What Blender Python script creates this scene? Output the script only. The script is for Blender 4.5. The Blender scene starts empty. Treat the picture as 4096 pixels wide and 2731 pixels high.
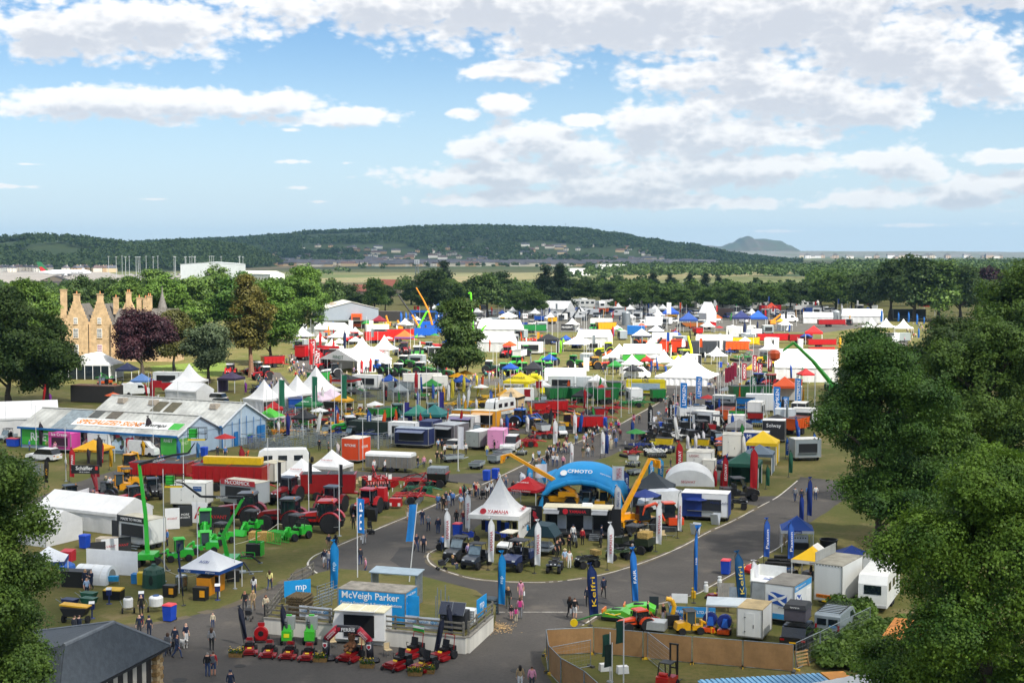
import bpy,math,random
import numpy as np
from mathutils import Vector,Matrix
R=math.radians
sc=bpy.context.scene
COL=sc.collection
# ------------------------------------------------------------------ camera
CAMH=29.0
FPX,W0,H0,YHOR=5689.0,4096.0,2731.0,1010.0
TH=math.atan((H0/2-YHOR)/FPX)
cam=bpy.data.objects.new('camera',bpy.data.cameras.new('camera'))
COL.objects.link(cam);sc.camera=cam
cam.location=(0,0,CAMH);cam.rotation_euler=(R(90)-TH,0,0)
cam.data.sensor_width=36;cam.data.lens=FPX/W0*36
cam.data.clip_start=1;cam.data.clip_end=60000
# ------------------------------------------------------------------ render + exposure
sc.view_settings.view_transform='Standard';sc.view_settings.look='None'
sc.view_settings.gamma=1;sc.view_settings.exposure=1.28
cy=sc.cycles
cy.max_bounces=6;cy.diffuse_bounces=3;cy.glossy_bounces=2;cy.transmission_bounces=4
cy.transparent_max_bounces=6;cy.volume_bounces=0;cy.caustics_reflective=False;cy.caustics_refractive=False
cy.sample_clamp_indirect=6
# ------------------------------------------------------------------ sun: behind the viewer, to the right
SUN_AZ,SUN_EL=138.0,50.0
SDIR=Vector((math.sin(R(SUN_AZ))*math.cos(R(SUN_EL)),math.cos(R(SUN_AZ))*math.cos(R(SUN_EL)),math.sin(R(SUN_EL))))
sun=bpy.data.objects.new('sun',bpy.data.lights.new('sun','SUN'));COL.objects.link(sun)
sun.data.energy=4.0;sun.data.angle=R(0.53);sun.data.color=(1.0,0.955,0.88)
sun.rotation_euler=SDIR.to_track_quat('Z','Y').to_euler()
# ------------------------------------------------------------------ sky with cumulus
world=bpy.data.worlds.new('World');sc.world=world;world.use_nodes=True
nt=world.node_tree;nt.nodes.clear()
def nd(t,ty,**k):
 n=t.nodes.new(ty)
 for a,b in k.items():setattr(n,a,b)
 return n
def mth(t,op,a,b=None,c=None,clamp=False):
 n=nd(t,'ShaderNodeMath',operation=op,use_clamp=clamp)
 for i,x in enumerate((a,b,c)):
  if x is None:continue
  if isinstance(x,(int,float)):n.inputs[i].default_value=x
  else:t.links.new(x,n.inputs[i])
 return n.outputs[0]
def smooth(t,x,a,b):
 n=nd(t,'ShaderNodeMapRange',interpolation_type='SMOOTHSTEP')
 t.links.new(x,n.inputs[0]);n.inputs[1].default_value=a;n.inputs[2].default_value=b
 return n.outputs[0]
# cloud banks: bearing and height above the horizon in units of 0.01754 degrees, half width, half height
BANKS=[(-930,478,290,66),(-780,500,200,50),(-1170,385,50,30),(-800,322,320,36),(-960,334,150,30),(-380,306,130,22),(-560,330,160,26),(-300,556,420,50),(-40,545,420,80),(250,530,500,110),(620,520,420,110),(860,430,260,80),(1000,560,300,44),(1060,380,90,60),(1000,350,60,40),(0,412,130,22),(-8,336,58,26),(-110,312,36,16),(470,392,230,40),(640,350,300,60),(760,318,170,46),(160,300,60,16),(330,282,110,60),(470,262,210,50),(560,258,240,28),(60,250,120,50),(140,226,130,46),(-60,236,80,30),(-100,172,180,26),(60,180,240,36),(240,150,230,40),(480,190,220,34),(600,194,160,32),(360,170,200,30),(850,190,110,36),(930,170,60,22),(560,110,90,16),(800,120,100,26),(690,104,60,12),(1020,132,120,34),(1140,150,100,34),(1080,205,90,18),(1100,90,60,10),(-500,204,90,9),(-375,202,28,11),(-480,146,50,8),(-1080,142,120,9),(-800,118,90,5),(-1060,190,60,5),(-440,115,60,6),(900,60,160,8),(1100,62,120,8),(600,48,120,5),(-500,274,40,8),(20,190,100,20),(100,128,260,22),(330,120,160,18),(-20,118,170,16)]
g=bpy.data.node_groups.new('cloud_density','ShaderNodeTree')
g.interface.new_socket('P',in_out='INPUT',socket_type='NodeSocketVector')
g.interface.new_socket('D',in_out='OUTPUT',socket_type='NodeSocketFloat')
gi,go=nd(g,'NodeGroupInput'),nd(g,'NodeGroupOutput')
best=None
for cx,cyy,rx,ry in BANKS:
 s=nd(g,'ShaderNodeVectorMath',operation='MULTIPLY_ADD')
 g.links.new(gi.outputs[0],s.inputs[0]);s.inputs[1].default_value=(1/rx,1/ry,0);s.inputs[2].default_value=(-cx/rx,-cyy/ry,0)
 l=nd(g,'ShaderNodeVectorMath',operation='LENGTH');g.links.new(s.outputs[0],l.inputs[0])
 if ry<13:l=nd(g,'ShaderNodeMath',operation='ADD');g.links.new(g.nodes[-2].outputs['Value'],l.inputs[0]);l.inputs[1].default_value=.62
 best=l.outputs['Value']if best is None else mth(g,'MINIMUM',best,l.outputs['Value'])
m=mth(g,'SUBTRACT',1.0,best)
sep=nd(g,'ShaderNodeSeparateXYZ');g.links.new(gi.outputs[0],sep.inputs[0])
# beyond the view the same broken cumulus goes on
nz0=nd(g,'ShaderNodeTexNoise',noise_dimensions='2D');nz0.inputs['Scale'].default_value=0.0016;nz0.inputs['Detail'].default_value=3
mp0=nd(g,'ShaderNodeMapping');mp0.inputs['Scale'].default_value=(1,2.2,1);g.links.new(gi.outputs[0],mp0.inputs[0]);g.links.new(mp0.outputs[0],nz0.inputs['Vector'])
gen=mth(g,'MULTIPLY',mth(g,'SUBTRACT',nz0.outputs[0],0.50),4.0)
outx=smooth(g,mth(g,'ABSOLUTE',sep.outputs[0]),1200,1500);outy=smooth(g,sep.outputs[1],590,760)
outm=mth(g,'MAXIMUM',outx,outy)
gen=mth(g,'SUBTRACT',gen,mth(g,'MULTIPLY',mth(g,'SUBTRACT',1.0,outm),3.0))
m=mth(g,'MAXIMUM',m,gen)
def fbm(sc_,det,ys,rough=0.55,dist=0.0):
 mp=nd(g,'ShaderNodeMapping');mp.inputs['Scale'].default_value=(1,ys,1)
 n=nd(g,'ShaderNodeTexNoise',noise_dimensions='2D');n.inputs['Scale'].default_value=sc_;n.inputs['Detail'].default_value=det
 n.inputs['Roughness'].default_value=rough;n.inputs['Distortion'].default_value=dist
 g.links.new(gi.outputs[0],mp.inputs[0]);g.links.new(mp.outputs[0],n.inputs['Vector']);return n.outputs[0]
n1,n2=fbm(0.0085,7,1.75,0.55,0.25),fbm(0.03,5,1.5,0.55)
vo=nd(g,'ShaderNodeTexVoronoi',feature='F1',voronoi_dimensions='2D');vo.inputs['Scale'].default_value=0.035
mpv=nd(g,'ShaderNodeMapping');mpv.inputs['Scale'].default_value=(1,1.9,1);g.links.new(gi.outputs[0],mpv.inputs[0]);g.links.new(mpv.outputs[0],vo.inputs['Vector'])
d=mth(g,'ADD',mth(g,'MULTIPLY',m,1.15),mth(g,'MULTIPLY',mth(g,'SUBTRACT',n1,0.5),2.05))
d=mth(g,'ADD',d,mth(g,'MULTIPLY',mth(g,'SUBTRACT',n2,0.5),0.6))
d=mth(g,'SUBTRACT',d,mth(g,'MULTIPLY',mth(g,'SUBTRACT',vo.outputs['Distance'],0.45),0.40))
g.links.new(mth(g,'ADD',d,0.25),go.inputs[0])
tc=nd(nt,'ShaderNodeTexCoord');sp=nd(nt,'ShaderNodeSeparateXYZ');nt.links.new(tc.outputs['Generated'],sp.inputs[0])
K=1/R(0.01754)
az=mth(nt,'MULTIPLY',mth(nt,'ARCTAN2',sp.outputs[0],sp.outputs[1]),K)
el=mth(nt,'MULTIPLY',mth(nt,'ARCSINE',sp.outputs[2]),K)
cb=nd(nt,'ShaderNodeCombineXYZ');nt.links.new(az,cb.inputs[0]);nt.links.new(el,cb.inputs[1])
def dens(off):
 a=nd(nt,'ShaderNodeVectorMath',operation='ADD');nt.links.new(cb.outputs[0],a.inputs[0]);a.inputs[1].default_value=off
 q=nd(nt,'ShaderNodeGroup');q.node_tree=g;nt.links.new(a.outputs[0],q.inputs[0]);return q.outputs[0]
d0,d1=dens((0,0,0)),dens((14,34,0))
alpha=smooth(nt,d0,0.0,0.62)
thick=smooth(nt,d0,0.1,1.1)
occ=smooth(nt,d1,0.12,1.15)
shade=mth(nt,'ADD',mth(nt,'MULTIPLY',occ,0.62),mth(nt,'MULTIPLY',thick,0.12),clamp=True)
sky=nd(nt,'ShaderNodeTexSky',sky_type='NISHITA');sky.sun_disc=False
sky.sun_elevation=R(SUN_EL);sky.sun_rotation=R(SUN_AZ);sky.altitude=40;sky.air_density=1.0;sky.dust_density=0.35;sky.ozone_density=3.0
ramp=nd(nt,'ShaderNodeMix',data_type='RGBA');nt.links.new(shade,ramp.inputs[0])
ramp.inputs[6].default_value=(9.8,9.7,9.6,1);ramp.inputs[7].default_value=(4.5,5.0,5.9,1)
hz=mth(nt,'MULTIPLY',smooth(nt,el,0,420),0.22)
alpha=mth(nt,'MULTIPLY',alpha,mth(nt,'ADD',hz,0.76))
alpha=mth(nt,'MULTIPLY',alpha,smooth(nt,el,-5,60))
tint=nd(nt,'ShaderNodeMix',data_type='RGBA',blend_type='MULTIPLY');tint.inputs[0].default_value=1
nt.links.new(sky.outputs[0],tint.inputs[6]);tint.inputs[7].default_value=(0.78,0.97,1.12,1)
mx=nd(nt,'ShaderNodeMix',data_type='RGBA');nt.links.new(alpha,mx.inputs[0])
low=nd(nt,'ShaderNodeMix',data_type='RGBA');nt.links.new(mth(nt,'MULTIPLY',mth(nt,'SUBTRACT',1.0,smooth(nt,el,-60,560)),.92),low.inputs[0]);nt.links.new(tint.outputs[2],low.inputs[6]);low.inputs[7].default_value=(6.9,8.3,9.3,1)
nt.links.new(low.outputs[2],mx.inputs[6]);nt.links.new(ramp.outputs[2],mx.inputs[7])
bg=nd(nt,'ShaderNodeBackground');bg.inputs['Strength'].default_value=0.05;nt.links.new(mx.outputs[2],bg.inputs[0])
wo=nd(nt,'ShaderNodeOutputWorld');nt.links.new(bg.outputs[0],wo.inputs[0])
world.cycles.sampling_method='MANUAL';world.cycles.sample_map_resolution=512
# ------------------------------------------------------------------ helpers
def at(px,py,z=0.0):
 v=py-H0/2
 dy,dz=FPX*math.cos(TH)-v*math.sin(TH),-FPX*math.sin(TH)-v*math.cos(TH)
 t=(CAMH-z)/-dz
 return Vector(((px-W0/2)*t,dy*t,z)),t
def A(px,py,z=0.0):return at(px,py,z)[0]
DS=4096/2352
def AD(x,y,z=0.0):return at(x*DS,y*DS,z)[0]
def lin(h):
 if isinstance(h,str):
  h=h.lstrip('#');h=[int(h[i:i+2],16)/255 for i in(0,2,4)]
  return tuple(c/12.92 if c<=.04045 else((c+.055)/1.055)**2.4 for c in h)
 return tuple(h)
MATS={}
def M(color,rough=0.55,metal=0.0,var=0.12,scale=1.5,bump=0.0,trans=0.0,spec=0.5,coat=0.0,streak=False):
 key=(color if isinstance(color,str)else tuple(color),rough,metal,var,scale,bump,trans,spec,coat,streak)
 if key in MATS:return MATS[key]
 c=lin(color);m=bpy.data.materials.new('surface');m.use_nodes=True;t=m.node_tree
 b=t.nodes['Principled BSDF'];b.inputs['Roughness'].default_value=rough;b.inputs['Metallic'].default_value=metal
 b.inputs['Specular IOR Level'].default_value=spec;b.inputs['Coat Weight'].default_value=coat
 tc=nd(t,'ShaderNodeTexCoord');n=nd(t,'ShaderNodeTexNoise');n.inputs['Scale'].default_value=scale;n.inputs['Detail'].default_value=5;n.inputs['Roughness'].default_value=.65
 src=tc.outputs['Object']
 if streak:
  mp=nd(t,'ShaderNodeMapping');mp.inputs['Scale'].default_value=(1,1,.15);t.links.new(src,mp.inputs[0]);src=mp.outputs[0]
 t.links.new(src,n.inputs['Vector'])
 mx=nd(t,'ShaderNodeMix',data_type='RGBA');t.links.new(smooth(t,n.outputs[0],.3,.7),mx.inputs[0])
 mx.inputs[6].default_value=(*[x*(1-var)for x in c],1);mx.inputs[7].default_value=(*[min(1,x*(1+var*.6))for x in c],1)
 t.links.new(mx.outputs[2],b.inputs['Base Color'])
 if bump:
  bn=nd(t,'ShaderNodeBump');bn.inputs['Strength'].default_value=bump;bn.inputs['Distance'].default_value=.05
  t.links.new(n.outputs[0],bn.inputs['Height']);t.links.new(bn.outputs[0],b.inputs['Normal'])
 if trans:
  tr=nd(t,'ShaderNodeBsdfTranslucent');t.links.new(mx.outputs[2],tr.inputs[0])
  ms=nd(t,'ShaderNodeMixShader');ms.inputs[0].default_value=trans
  t.links.new(b.outputs[0],ms.inputs[1]);t.links.new(tr.outputs[0],ms.inputs[2]);t.links.new(ms.outputs[0],t.nodes['Material Output'].inputs[0])
 MATS[key]=m;return m
def canvas(c):return M(c,.6,var=.07,scale=.7,trans=.25,bump=.15)
def paint(c):return M(c,.35,var=.10,scale=2.5,coat=.25)
def flagm(c):return M(c,.7,var=.10,scale=1.2,trans=.35)
GLASS=M('18222a',.08,var=.25,scale=.8,spec=.8)
TYRE=M('17171a',.85,var=.25,scale=4)
STEEL=M('9aa0a4',.4,.75,var=.2,scale=3)
GALV=M('8d9599',.5,.55,var=.25,scale=4)
BLACK=M('141518',.5,var=.2)
WHITE=M('e6e6e2',.45,var=.06)
POLEW=M('d9dad8',.4,var=.05)
class B:
 def __init__(s):s.v,s.f,s.m=[],[],[]
 def add(s,vs,fs,mi=0):
  o=len(s.v);s.v+=[tuple(p)for p in vs];s.f+=[tuple(i+o for i in q)for q in fs];s.m+=[mi]*len(fs);return s
 def box(s,c,d,rz=0,mi=0,top=(1,1),rx=0,ry=0,sh=(0,0)):
  x,y,z=[q/2 for q in d]
  vs=[Vector((a*x*(top[0]if k>0 else 1)+(sh[0]if k>0 else 0),b*y*(top[1]if k>0 else 1)+(sh[1]if k>0 else 0),k*z))for k in(-1,1)for a,b in((-1,-1),(1,-1),(1,1),(-1,1))]
  if rx or ry or rz:
   m=Matrix.Rotation(rz,3,'Z')@Matrix.Rotation(ry,3,'Y')@Matrix.Rotation(rx,3,'X');vs=[m@v for v in vs]
  c=Vector(c)
  return s.add([v+c for v in vs],[(3,2,1,0),(4,5,6,7),(0,1,5,4),(1,2,6,5),(2,3,7,6),(3,0,4,7)],mi)
 def cyl(s,p,q,r0,r1=None,n=8,mi=0,cap=True):
  p,q=Vector(p),Vector(q);r1=r0 if r1 is None else r1;ax=(q-p)
  if ax.length<1e-6:return s
  a=ax.normalized();u=a.orthogonal().normalized();w=a.cross(u)
  vs=[c+(u*math.cos(6.28318*i/n)+w*math.sin(6.28318*i/n))*r for c,r in((p,r0),(q,r1))for i in range(n)]
  fs=[(i,(i+1)%n,n+(i+1)%n,n+i)for i in range(n)]
  if cap:fs+=[tuple(range(n))[::-1],tuple(range(n,2*n))]
  return s.add(vs,fs,mi)
 def tube(s,pts,r,n=6,mi=0):
  for p,q in zip(pts[:-1],pts[1:]):s.cyl(p,q,r,r,n,mi)
  return s
 def prism(s,poly,y0,y1,mi=0,ax='y'):
  n=len(poly);ar=sum(poly[i][0]*poly[(i+1)%n][1]-poly[(i+1)%n][0]*poly[i][1]for i in range(n))
  if ar<0:poly=poly[::-1]
  k={'y':lambda a,b,t:(a,t,b),'x':lambda a,b,t:(t,a,b),'z':lambda a,b,t:(a,b,t)}[ax]
  vs=[k(a,b,y0)for a,b in poly]+[k(a,b,y1)for a,b in poly]
  fs=[tuple(range(n)),tuple(range(2*n-1,n-1,-1))]+[(i,n+i,n+(i+1)%n,(i+1)%n)for i in range(n)]
  if ax!='y':fs=[f[::-1]for f in fs]
  return s.add(vs,fs,mi)
 def lathe(s,prof,n=16,c=(0,0,0),mi=0,ax='z'):
  vs=[]
  for r,h in prof:
   for i in range(n):
    a=6.28318*i/n;p=(r*math.cos(a),r*math.sin(a),h)
    if ax=='x':p=(h,r*math.cos(a),r*math.sin(a))
    if ax=='y':p=(r*math.sin(a),h,r*math.cos(a))
    vs.append((p[0]+c[0],p[1]+c[1],p[2]+c[2]))
  k=len(prof)
  fs=[(j*n+i,j*n+(i+1)%n,(j+1)*n+(i+1)%n,(j+1)*n+i)for j in range(k-1)for i in range(n)]
  if prof[0][0]>1e-4:fs.append(tuple(range(n))[::-1])
  if prof[-1][0]>1e-4:fs.append(tuple(range((k-1)*n,k*n)))
  return s.add(vs,fs,mi)
 def grid(s,fn,nu,nv,mi=0,closed=False):
  vs=[fn(i/nu,j/nv)for j in range(nv+1)for i in range(nu+1)]
  return s.add(vs,[(j*(nu+1)+i,j*(nu+1)+i+1,(j+1)*(nu+1)+i+1,(j+1)*(nu+1)+i)for j in range(nv)for i in range(nu)],mi)
 def sheet(s,fn,nu,nv,th,mi=0):
  eps=1e-3;n0=(nu+1)*(nv+1);top,bot=[],[]
  for j in range(nv+1):
   for i in range(nu+1):
    u,v=i/nu,j/nv;p=Vector(fn(u,v));du=Vector(fn(min(1,u+eps),v))-Vector(fn(max(0,u-eps),v));dv=Vector(fn(u,min(1,v+eps)))-Vector(fn(u,max(0,v-eps)))
    n=du.cross(dv);n=n.normalized()*th/2 if n.length>1e-12 else Vector((0,0,th/2))
    top.append(p+n);bot.append(p-n)
  q=lambda i,j:j*(nu+1)+i
  fs=[(q(i,j),q(i+1,j),q(i+1,j+1),q(i,j+1))for j in range(nv)for i in range(nu)]
  fs+=[tuple(n0+k for k in f[::-1])for f in fs]
  rim=[q(i,0)for i in range(nu)]+[q(nu,j)for j in range(nv)]+[q(i,nv)for i in range(nu,0,-1)]+[q(0,j)for j in range(nv,0,-1)]
  fs+=[(rim[(k+1)%len(rim)],rim[k],n0+rim[k],n0+rim[(k+1)%len(rim)])for k in range(len(rim))]
  return s.add(top+bot,fs,mi)
 def mesh(s,name,mats,smooth_=False):
  me=bpy.data.meshes.new(name);me.from_pydata([tuple(v)for v in s.v],[],s.f)
  for m in(mats if isinstance(mats,(list,tuple))else[mats]):me.materials.append(m)
  if isinstance(mats,(list,tuple))and len(mats)>1:me.polygons.foreach_set('material_index',s.m)
  if smooth_:me.polygons.foreach_set('use_smooth',[True]*len(s.f))
  me.update();return me
 def o(s,name,mats,parent=None,loc=(0,0,0),rot=(0,0,0),smooth_=False):
  return ob(name,s.mesh(name,mats,smooth_),parent,loc,rot)
KIDS={}
def ob(name,data,parent=None,loc=(0,0,0),rot=(0,0,0),scl=None):
 o=bpy.data.objects.new(name,data);COL.objects.link(o);o.location=loc;o.rotation_euler=rot
 if scl is not None:o.scale=scl
 if parent is not None:o.parent=parent;KIDS.setdefault(parent,[]).append(o)
 return o
def tag(o,label,cat,group=None):
 o['label']=label;o['category']=cat
 if group:o['group']=group
 return o
def thing(name,label,cat,loc=(0,0,0),rz=0,group=None,s=1.0):
 o=ob(name,None,None,loc,(0,0,R(rz)),(s,s,s));o.empty_display_size=.3
 return tag(o,label,cat,group)
def struct(o,kind='structure'):o['kind']=kind;return o
def dup(root,loc,rz,label,group=None,s=None,parent=None):
 r=root.copy();COL.objects.link(r);r.location=loc;r.rotation_euler=(0,0,R(rz));r['label']=label
 if s:r.scale=(s,s,s)
 if group:r['group']=group
 def kids(a,b):
  for ch in KIDS.get(a,()):
   c=ch.copy();COL.objects.link(c);c.parent=b;KIDS.setdefault(b,[]).append(c);kids(ch,c)
 kids(root,r);return r
PROTO={}
def make(kind,fn,key,loc,rz,name,label,cat,group=None,s=1.0):
 k=(kind,)+key
 if k in PROTO:return dup(PROTO[k],loc,rz,label,group,s)
 t=thing(name,label,cat,loc,rz,group,s);fn(t,*key);PROTO[k]=t;return t
TXT={}
def text(parent,body,center,mat,w=None,h=None,rz=0,tilt=90,spin=0,shear=0.0,bold=0.0,name='lettering',rot=None):
 k=(body,shear,bold,mat.name)
 if k not in TXT:
  c=bpy.data.curves.new('lettering','FONT');c.body=body;c.align_x='CENTER';c.align_y='CENTER';c.resolution_u=2
  c.shear=shear;c.offset=bold;c.extrude=0.004
  t=bpy.data.objects.new('lettering',c);me=bpy.data.meshes.new_from_object(t);bpy.data.objects.remove(t)
  if len(me.vertices):
   co=np.empty(len(me.vertices)*3);me.vertices.foreach_get('co',co);co=co.reshape(-1,3);lo,hi=co.min(0),co.max(0)
   co-=(lo+hi)/2;me.vertices.foreach_set('co',co.ravel());dim=hi-lo
  else:dim=(1,1,1)
  me.materials.clear();me.materials.append(mat);TXT[k]=(me,dim)
 me,dim=TXT[k]
 sx=w/dim[0]if w else h/dim[1];sy=h/dim[1]if h else sx
 o=ob(name,me,parent,center,(0,0,0),(sx,sy,1))
 if rot is not None:o.rotation_euler=rot
 else:
  m=Matrix.Rotation(R(rz),3,'Z')@Matrix.Rotation(R(tilt),3,'X')@Matrix.Rotation(R(spin),3,'Z');o.rotation_euler=m.to_euler()
 return o
# ------------------------------------------------------------------ ground, roads, fields
def ground_mat(name,cols,s1,s2,bump=.2,rough=.95,far=None):
 m=bpy.data.materials.new(name);m.use_nodes=True;t=m.node_tree;b=t.nodes['Principled BSDF'];b.inputs['Roughness'].default_value=rough;b.inputs['Specular IOR Level'].default_value=.2
 tc=nd(t,'ShaderNodeTexCoord')
 def noise(s,det=6,r=.62):
  n=nd(t,'ShaderNodeTexNoise');n.inputs['Scale'].default_value=s;n.inputs['Detail'].default_value=det;n.inputs['Roughness'].default_value=r
  t.links.new(tc.outputs['Object'],n.inputs['Vector']);return n.outputs[0]
 a,c=noise(s1),noise(s2,4,.7)
 def mix(f,x,y):
  q=nd(t,'ShaderNodeMix',data_type='RGBA');t.links.new(f,q.inputs[0])
  for i,z in((6,x),(7,y)):
   if isinstance(z,tuple):q.inputs[i].default_value=(*z,1)
   else:t.links.new(z,q.inputs[i])
  return q.outputs[2]
 col=mix(smooth(t,a,.36,.64),cols[0],cols[1])
 col=mix(mth(t,'MULTIPLY',smooth(t,c,.42,.7),.6),col,cols[2])
 if len(cols)>3:col=mix(mth(t,'MULTIPLY',smooth(t,noise(s1*2.7),.54,.72),.8),col,cols[3])
 if far:
  v=nd(t,'ShaderNodeTexVoronoi');v.inputs['Scale'].default_value=.0028;t.links.new(tc.outputs['Object'],v.inputs['Vector'])
  s=nd(t,'ShaderNodeSeparateColor');t.links.new(v.outputs['Color'],s.inputs[0])
  fc=mix(s.outputs[0],far[0],far[1]);fc=mix(smooth(t,s.outputs[1],.6,.7),fc,far[2])
  sp=nd(t,'ShaderNodeSeparateXYZ');t.links.new(tc.outputs['Object'],sp.inputs[0])
  col=mix(smooth(t,sp.outputs[1],800,1000),col,fc)
 t.links.new(col,b.inputs['Base Color'])
 bn=nd(t,'ShaderNodeBump');bn.inputs['Strength'].default_value=bump;bn.inputs['Distance'].default_value=.06;t.links.new(noise(s2*2,3),bn.inputs['Height']);t.links.new(bn.outputs[0],b.inputs['Normal'])
 return m
GRASS=ground_mat('grass',[(.092,.098,.022),(.150,.125,.042),(.066,.082,.016),(.22,.165,.085)],.09,2.2,.4,far=[(.07,.10,.03),(.13,.12,.055),(.04,.06,.025)])
TARMAC=ground_mat('tarmac',[(.074,.068,.062),(.104,.094,.084),(.064,.060,.055),(.15,.13,.108)],.07,3.5,.2)
GRAVEL=ground_mat('gravel',[(.075,.072,.062),(.11,.10,.085),(.06,.06,.048)],.2,5,.4)
LINE=M((.62,.58,.50),.8,var=.35,scale=1.2)
ROADS=[]
def flat(name,pts,z,mat,kind='structure',jit=0.0,seed=1):
 rnd=random.Random(seed);p=[]
 if name in('road','avenue','lane'):ROADS.append([(q.x,q.y)for q in pts])
 n=len(pts)
 for i in range(n):
  a,b=Vector(pts[i]),Vector(pts[(i+1)%n]);k=max(1,int((b-a).length/1.2))if jit else 1
  for j in range(min(k,60)):
   q=a.lerp(b,j/min(k,60));p.append((q.x+rnd.uniform(-jit,jit),q.y+rnd.uniform(-jit,jit),z))
 me=bpy.data.meshes.new(name)
 from mathutils.geometry import tessellate_polygon
 tri=tessellate_polygon([[Vector(x)for x in p]])
 fs=[]
 for a,b,c in tri:
  nrm=(Vector(p[b])-Vector(p[a])).cross(Vector(p[c])-Vector(p[a]))
  fs.append((a,b,c)if nrm.z>0 else(a,c,b))
 me.from_pydata(p,[],fs);me.materials.append(mat)
 o=ob(name,me);struct(o,kind);return o
def crm(pts,k=6):
 out=[];n=len(pts)
 for i in range(n-1):
  p0,p1,p2,p3=pts[max(0,i-1)],pts[i],pts[i+1],pts[min(n-1,i+2)]
  for j in range(k):
   t=j/k;out.append(.5*((2*p1)+(p2-p0)*t+(2*p0-5*p1+4*p2-p3)*t*t+(3*p1-p0-3*p2+p3)*t*t*t))
 return out+[pts[-1]]
def S(l):return[A(x,y)for x,y in l]
def strip(name,pts,w,z,mat,gaps=0,seed=3):
 rnd=random.Random(seed);b=B()
 for p,q in zip(pts[:-1],pts[1:]):
  if gaps and rnd.random()<gaps:continue
  d=(q-p);n=Vector((-d.y,d.x,0)).normalized()*w/2*rnd.uniform(.75,1.2)
  b.add([p-n+Vector((0,0,z)),q-n+Vector((0,0,z)),q+n+Vector((0,0,z)),p+n+Vector((0,0,z))],[(0,1,2,3)])
 return struct(b.o(name,mat))
big=B();big.add([(-16000,-400,0),(16000,-400,0),(16000,13000,0),(-16000,13000,0)],[(0,1,2,3)])
struct(big.o('ground',GRASS))
# the tarmac: forecourt, the avenue running away to the upper right, the loop round the turf island
left_kerb=S([(1239,2246),(1279,2215),(1346,2184),(1525,2108),(1672,2048),(1793,1995),(1927,1938),(2040,1886),(2125,1845),(2231,1801),(2312,1767),(2414,1726),(2482,1695),(2560,1652),(2635,1610),(2674,1582)])
right_edge=S([(2872,1581),(2800,1630),(2756,1658),(2710,1689),(2658,1707),(2588,1745),(2500,1795),(2440,1822)])
loop_top=S([(2700,1830),(3000,1838),(3190,1905),(3420,1930)])
right_kerb=S([(3420,1965),(3330,2030),(3208,2110),(3123,2183),(3052,2223),(2962,2277),(2842,2344),(2784,2375),(2650,2411),(2546,2429),(2421,2447),(2377,2470),(2330,2500),(2200,2540),(2165,2630),(2185,2690),(2230,2760)])
low=[Vector((12,78,0)),Vector((-60,60,0))]
left_low=S([(-250,2524),(237,2514),(513,2501),(661,2485),(803,2452),(937,2416),(1049,2362),(1150,2318),(1212,2273)])
flat('road',left_kerb+right_edge+loop_top+right_kerb+low+left_low,.004,TARMAC,jit=.10)
cross=S([(2674,1584),(2600,1562),(2300,1548),(1950,1540),(1700,1548),(1500,1560),(1250,1520),(1190,1490),(1150,1420),(1300,1400),(1330,1470),(1420,1510),(1700,1522),(2000,1512),(2640,1524),(2760,1515),(2850,1500),(2905,1470),(2960,1430),(3010,1380),(3080,1380),(3060,1440),(3010,1500),(2940,1545),(2872,1583)])
flat('avenue',cross,.003,TARMAC,jit=.1)
flat('lane',S([(1990,1888),(1925,1942),(1790,1922),(1470,1915),(1150,1880),(1180,1862),(1480,1888),(1790,1896)]),.00855,TARMAC,jit=.12)
flat('lane',S([(1080,1650),(860,1800),(700,1850),(300,1990),(100,2080),(100,2010),(300,1930),(620,1830),(900,1700),(1030,1635)]),.00860,TARMAC,jit=.12)
flat('lane',S([(1000,1480),(1120,1490),(1180,1560),(1080,1655),(980,1650),(1060,1560)]),.00865,TARMAC,jit=.12)
flat('lane',S([(1640,1720),(1700,1640),(1900,1600),(2140,1590),(2140,1610),(1900,1622),(1720,1680),(1690,1735)]),.00870,TARMAC,jit=.12)
flat('lane',S([(1700,1700),(2020,1700),(2060,1712),(2340,1715),(2340,1735),(2050,1735),(1700,1718)]),.00875,TARMAC,jit=.12)
flat('avenue',S([(3520,1330),(3620,1330),(3640,1400),(3600,1480),(3560,1480),(3480,1440),(3540,1390)]),.00880,TARMAC,jit=.12)
flat('hardstanding',S([(1560,1300),(1700,1240),(2200,1232),(3450,1238),(3520,1300),(3300,1330),(2700,1322),(2100,1330),(1700,1335)]),.0095,GRAVEL)
# the turf island with the motorcycle stand
isl_front=S([(1850,2150),(1780,2180),(1750,2193),(1717,2211),(1710,2229),(1721,2251),(1748,2269),(1793,2287),(1884,2312),(1996,2324),(2116,2328),(2196,2327),(2308,2315),(2420,2295),(2531,2263),(2643,2222),(2739,2179),(2829,2129),(2918,2089),(2971,2062),(3052,2018)])
isl=isl_front+S([(3000,1995),(2900,1930),(2700,1880),(2560,1840),(2470,1815),(2300,1865),(2180,1922),(2040,2010),(1930,2090)])
flat('turf_island',isl,.010,GRASS,jit=.10)
flat('turf',S([(3114,1984),(3190,1920),(3260,1850),(3000,1780),(2890,1800),(2880,1955),(2960,1985)]),.0113,GRASS,jit=.1)
flat('turf',S([(2500,1795),(2588,1745),(2658,1707),(2756,1660),(3300,1600),(3400,1780),(3000,1830),(2700,1900),(2440,1826)]),.006,GRASS,jit=.1)
flat('lane',S([(2830,1735),(3060,1728),(3150,1745),(3060,1758),(2840,1752)]),.0105,TARMAC,jit=.12)
flat('lane',S([(3114,1984),(3040,2025),(2950,2010),(2960,1985)]),.0125,TARMAC,jit=.1)
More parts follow.
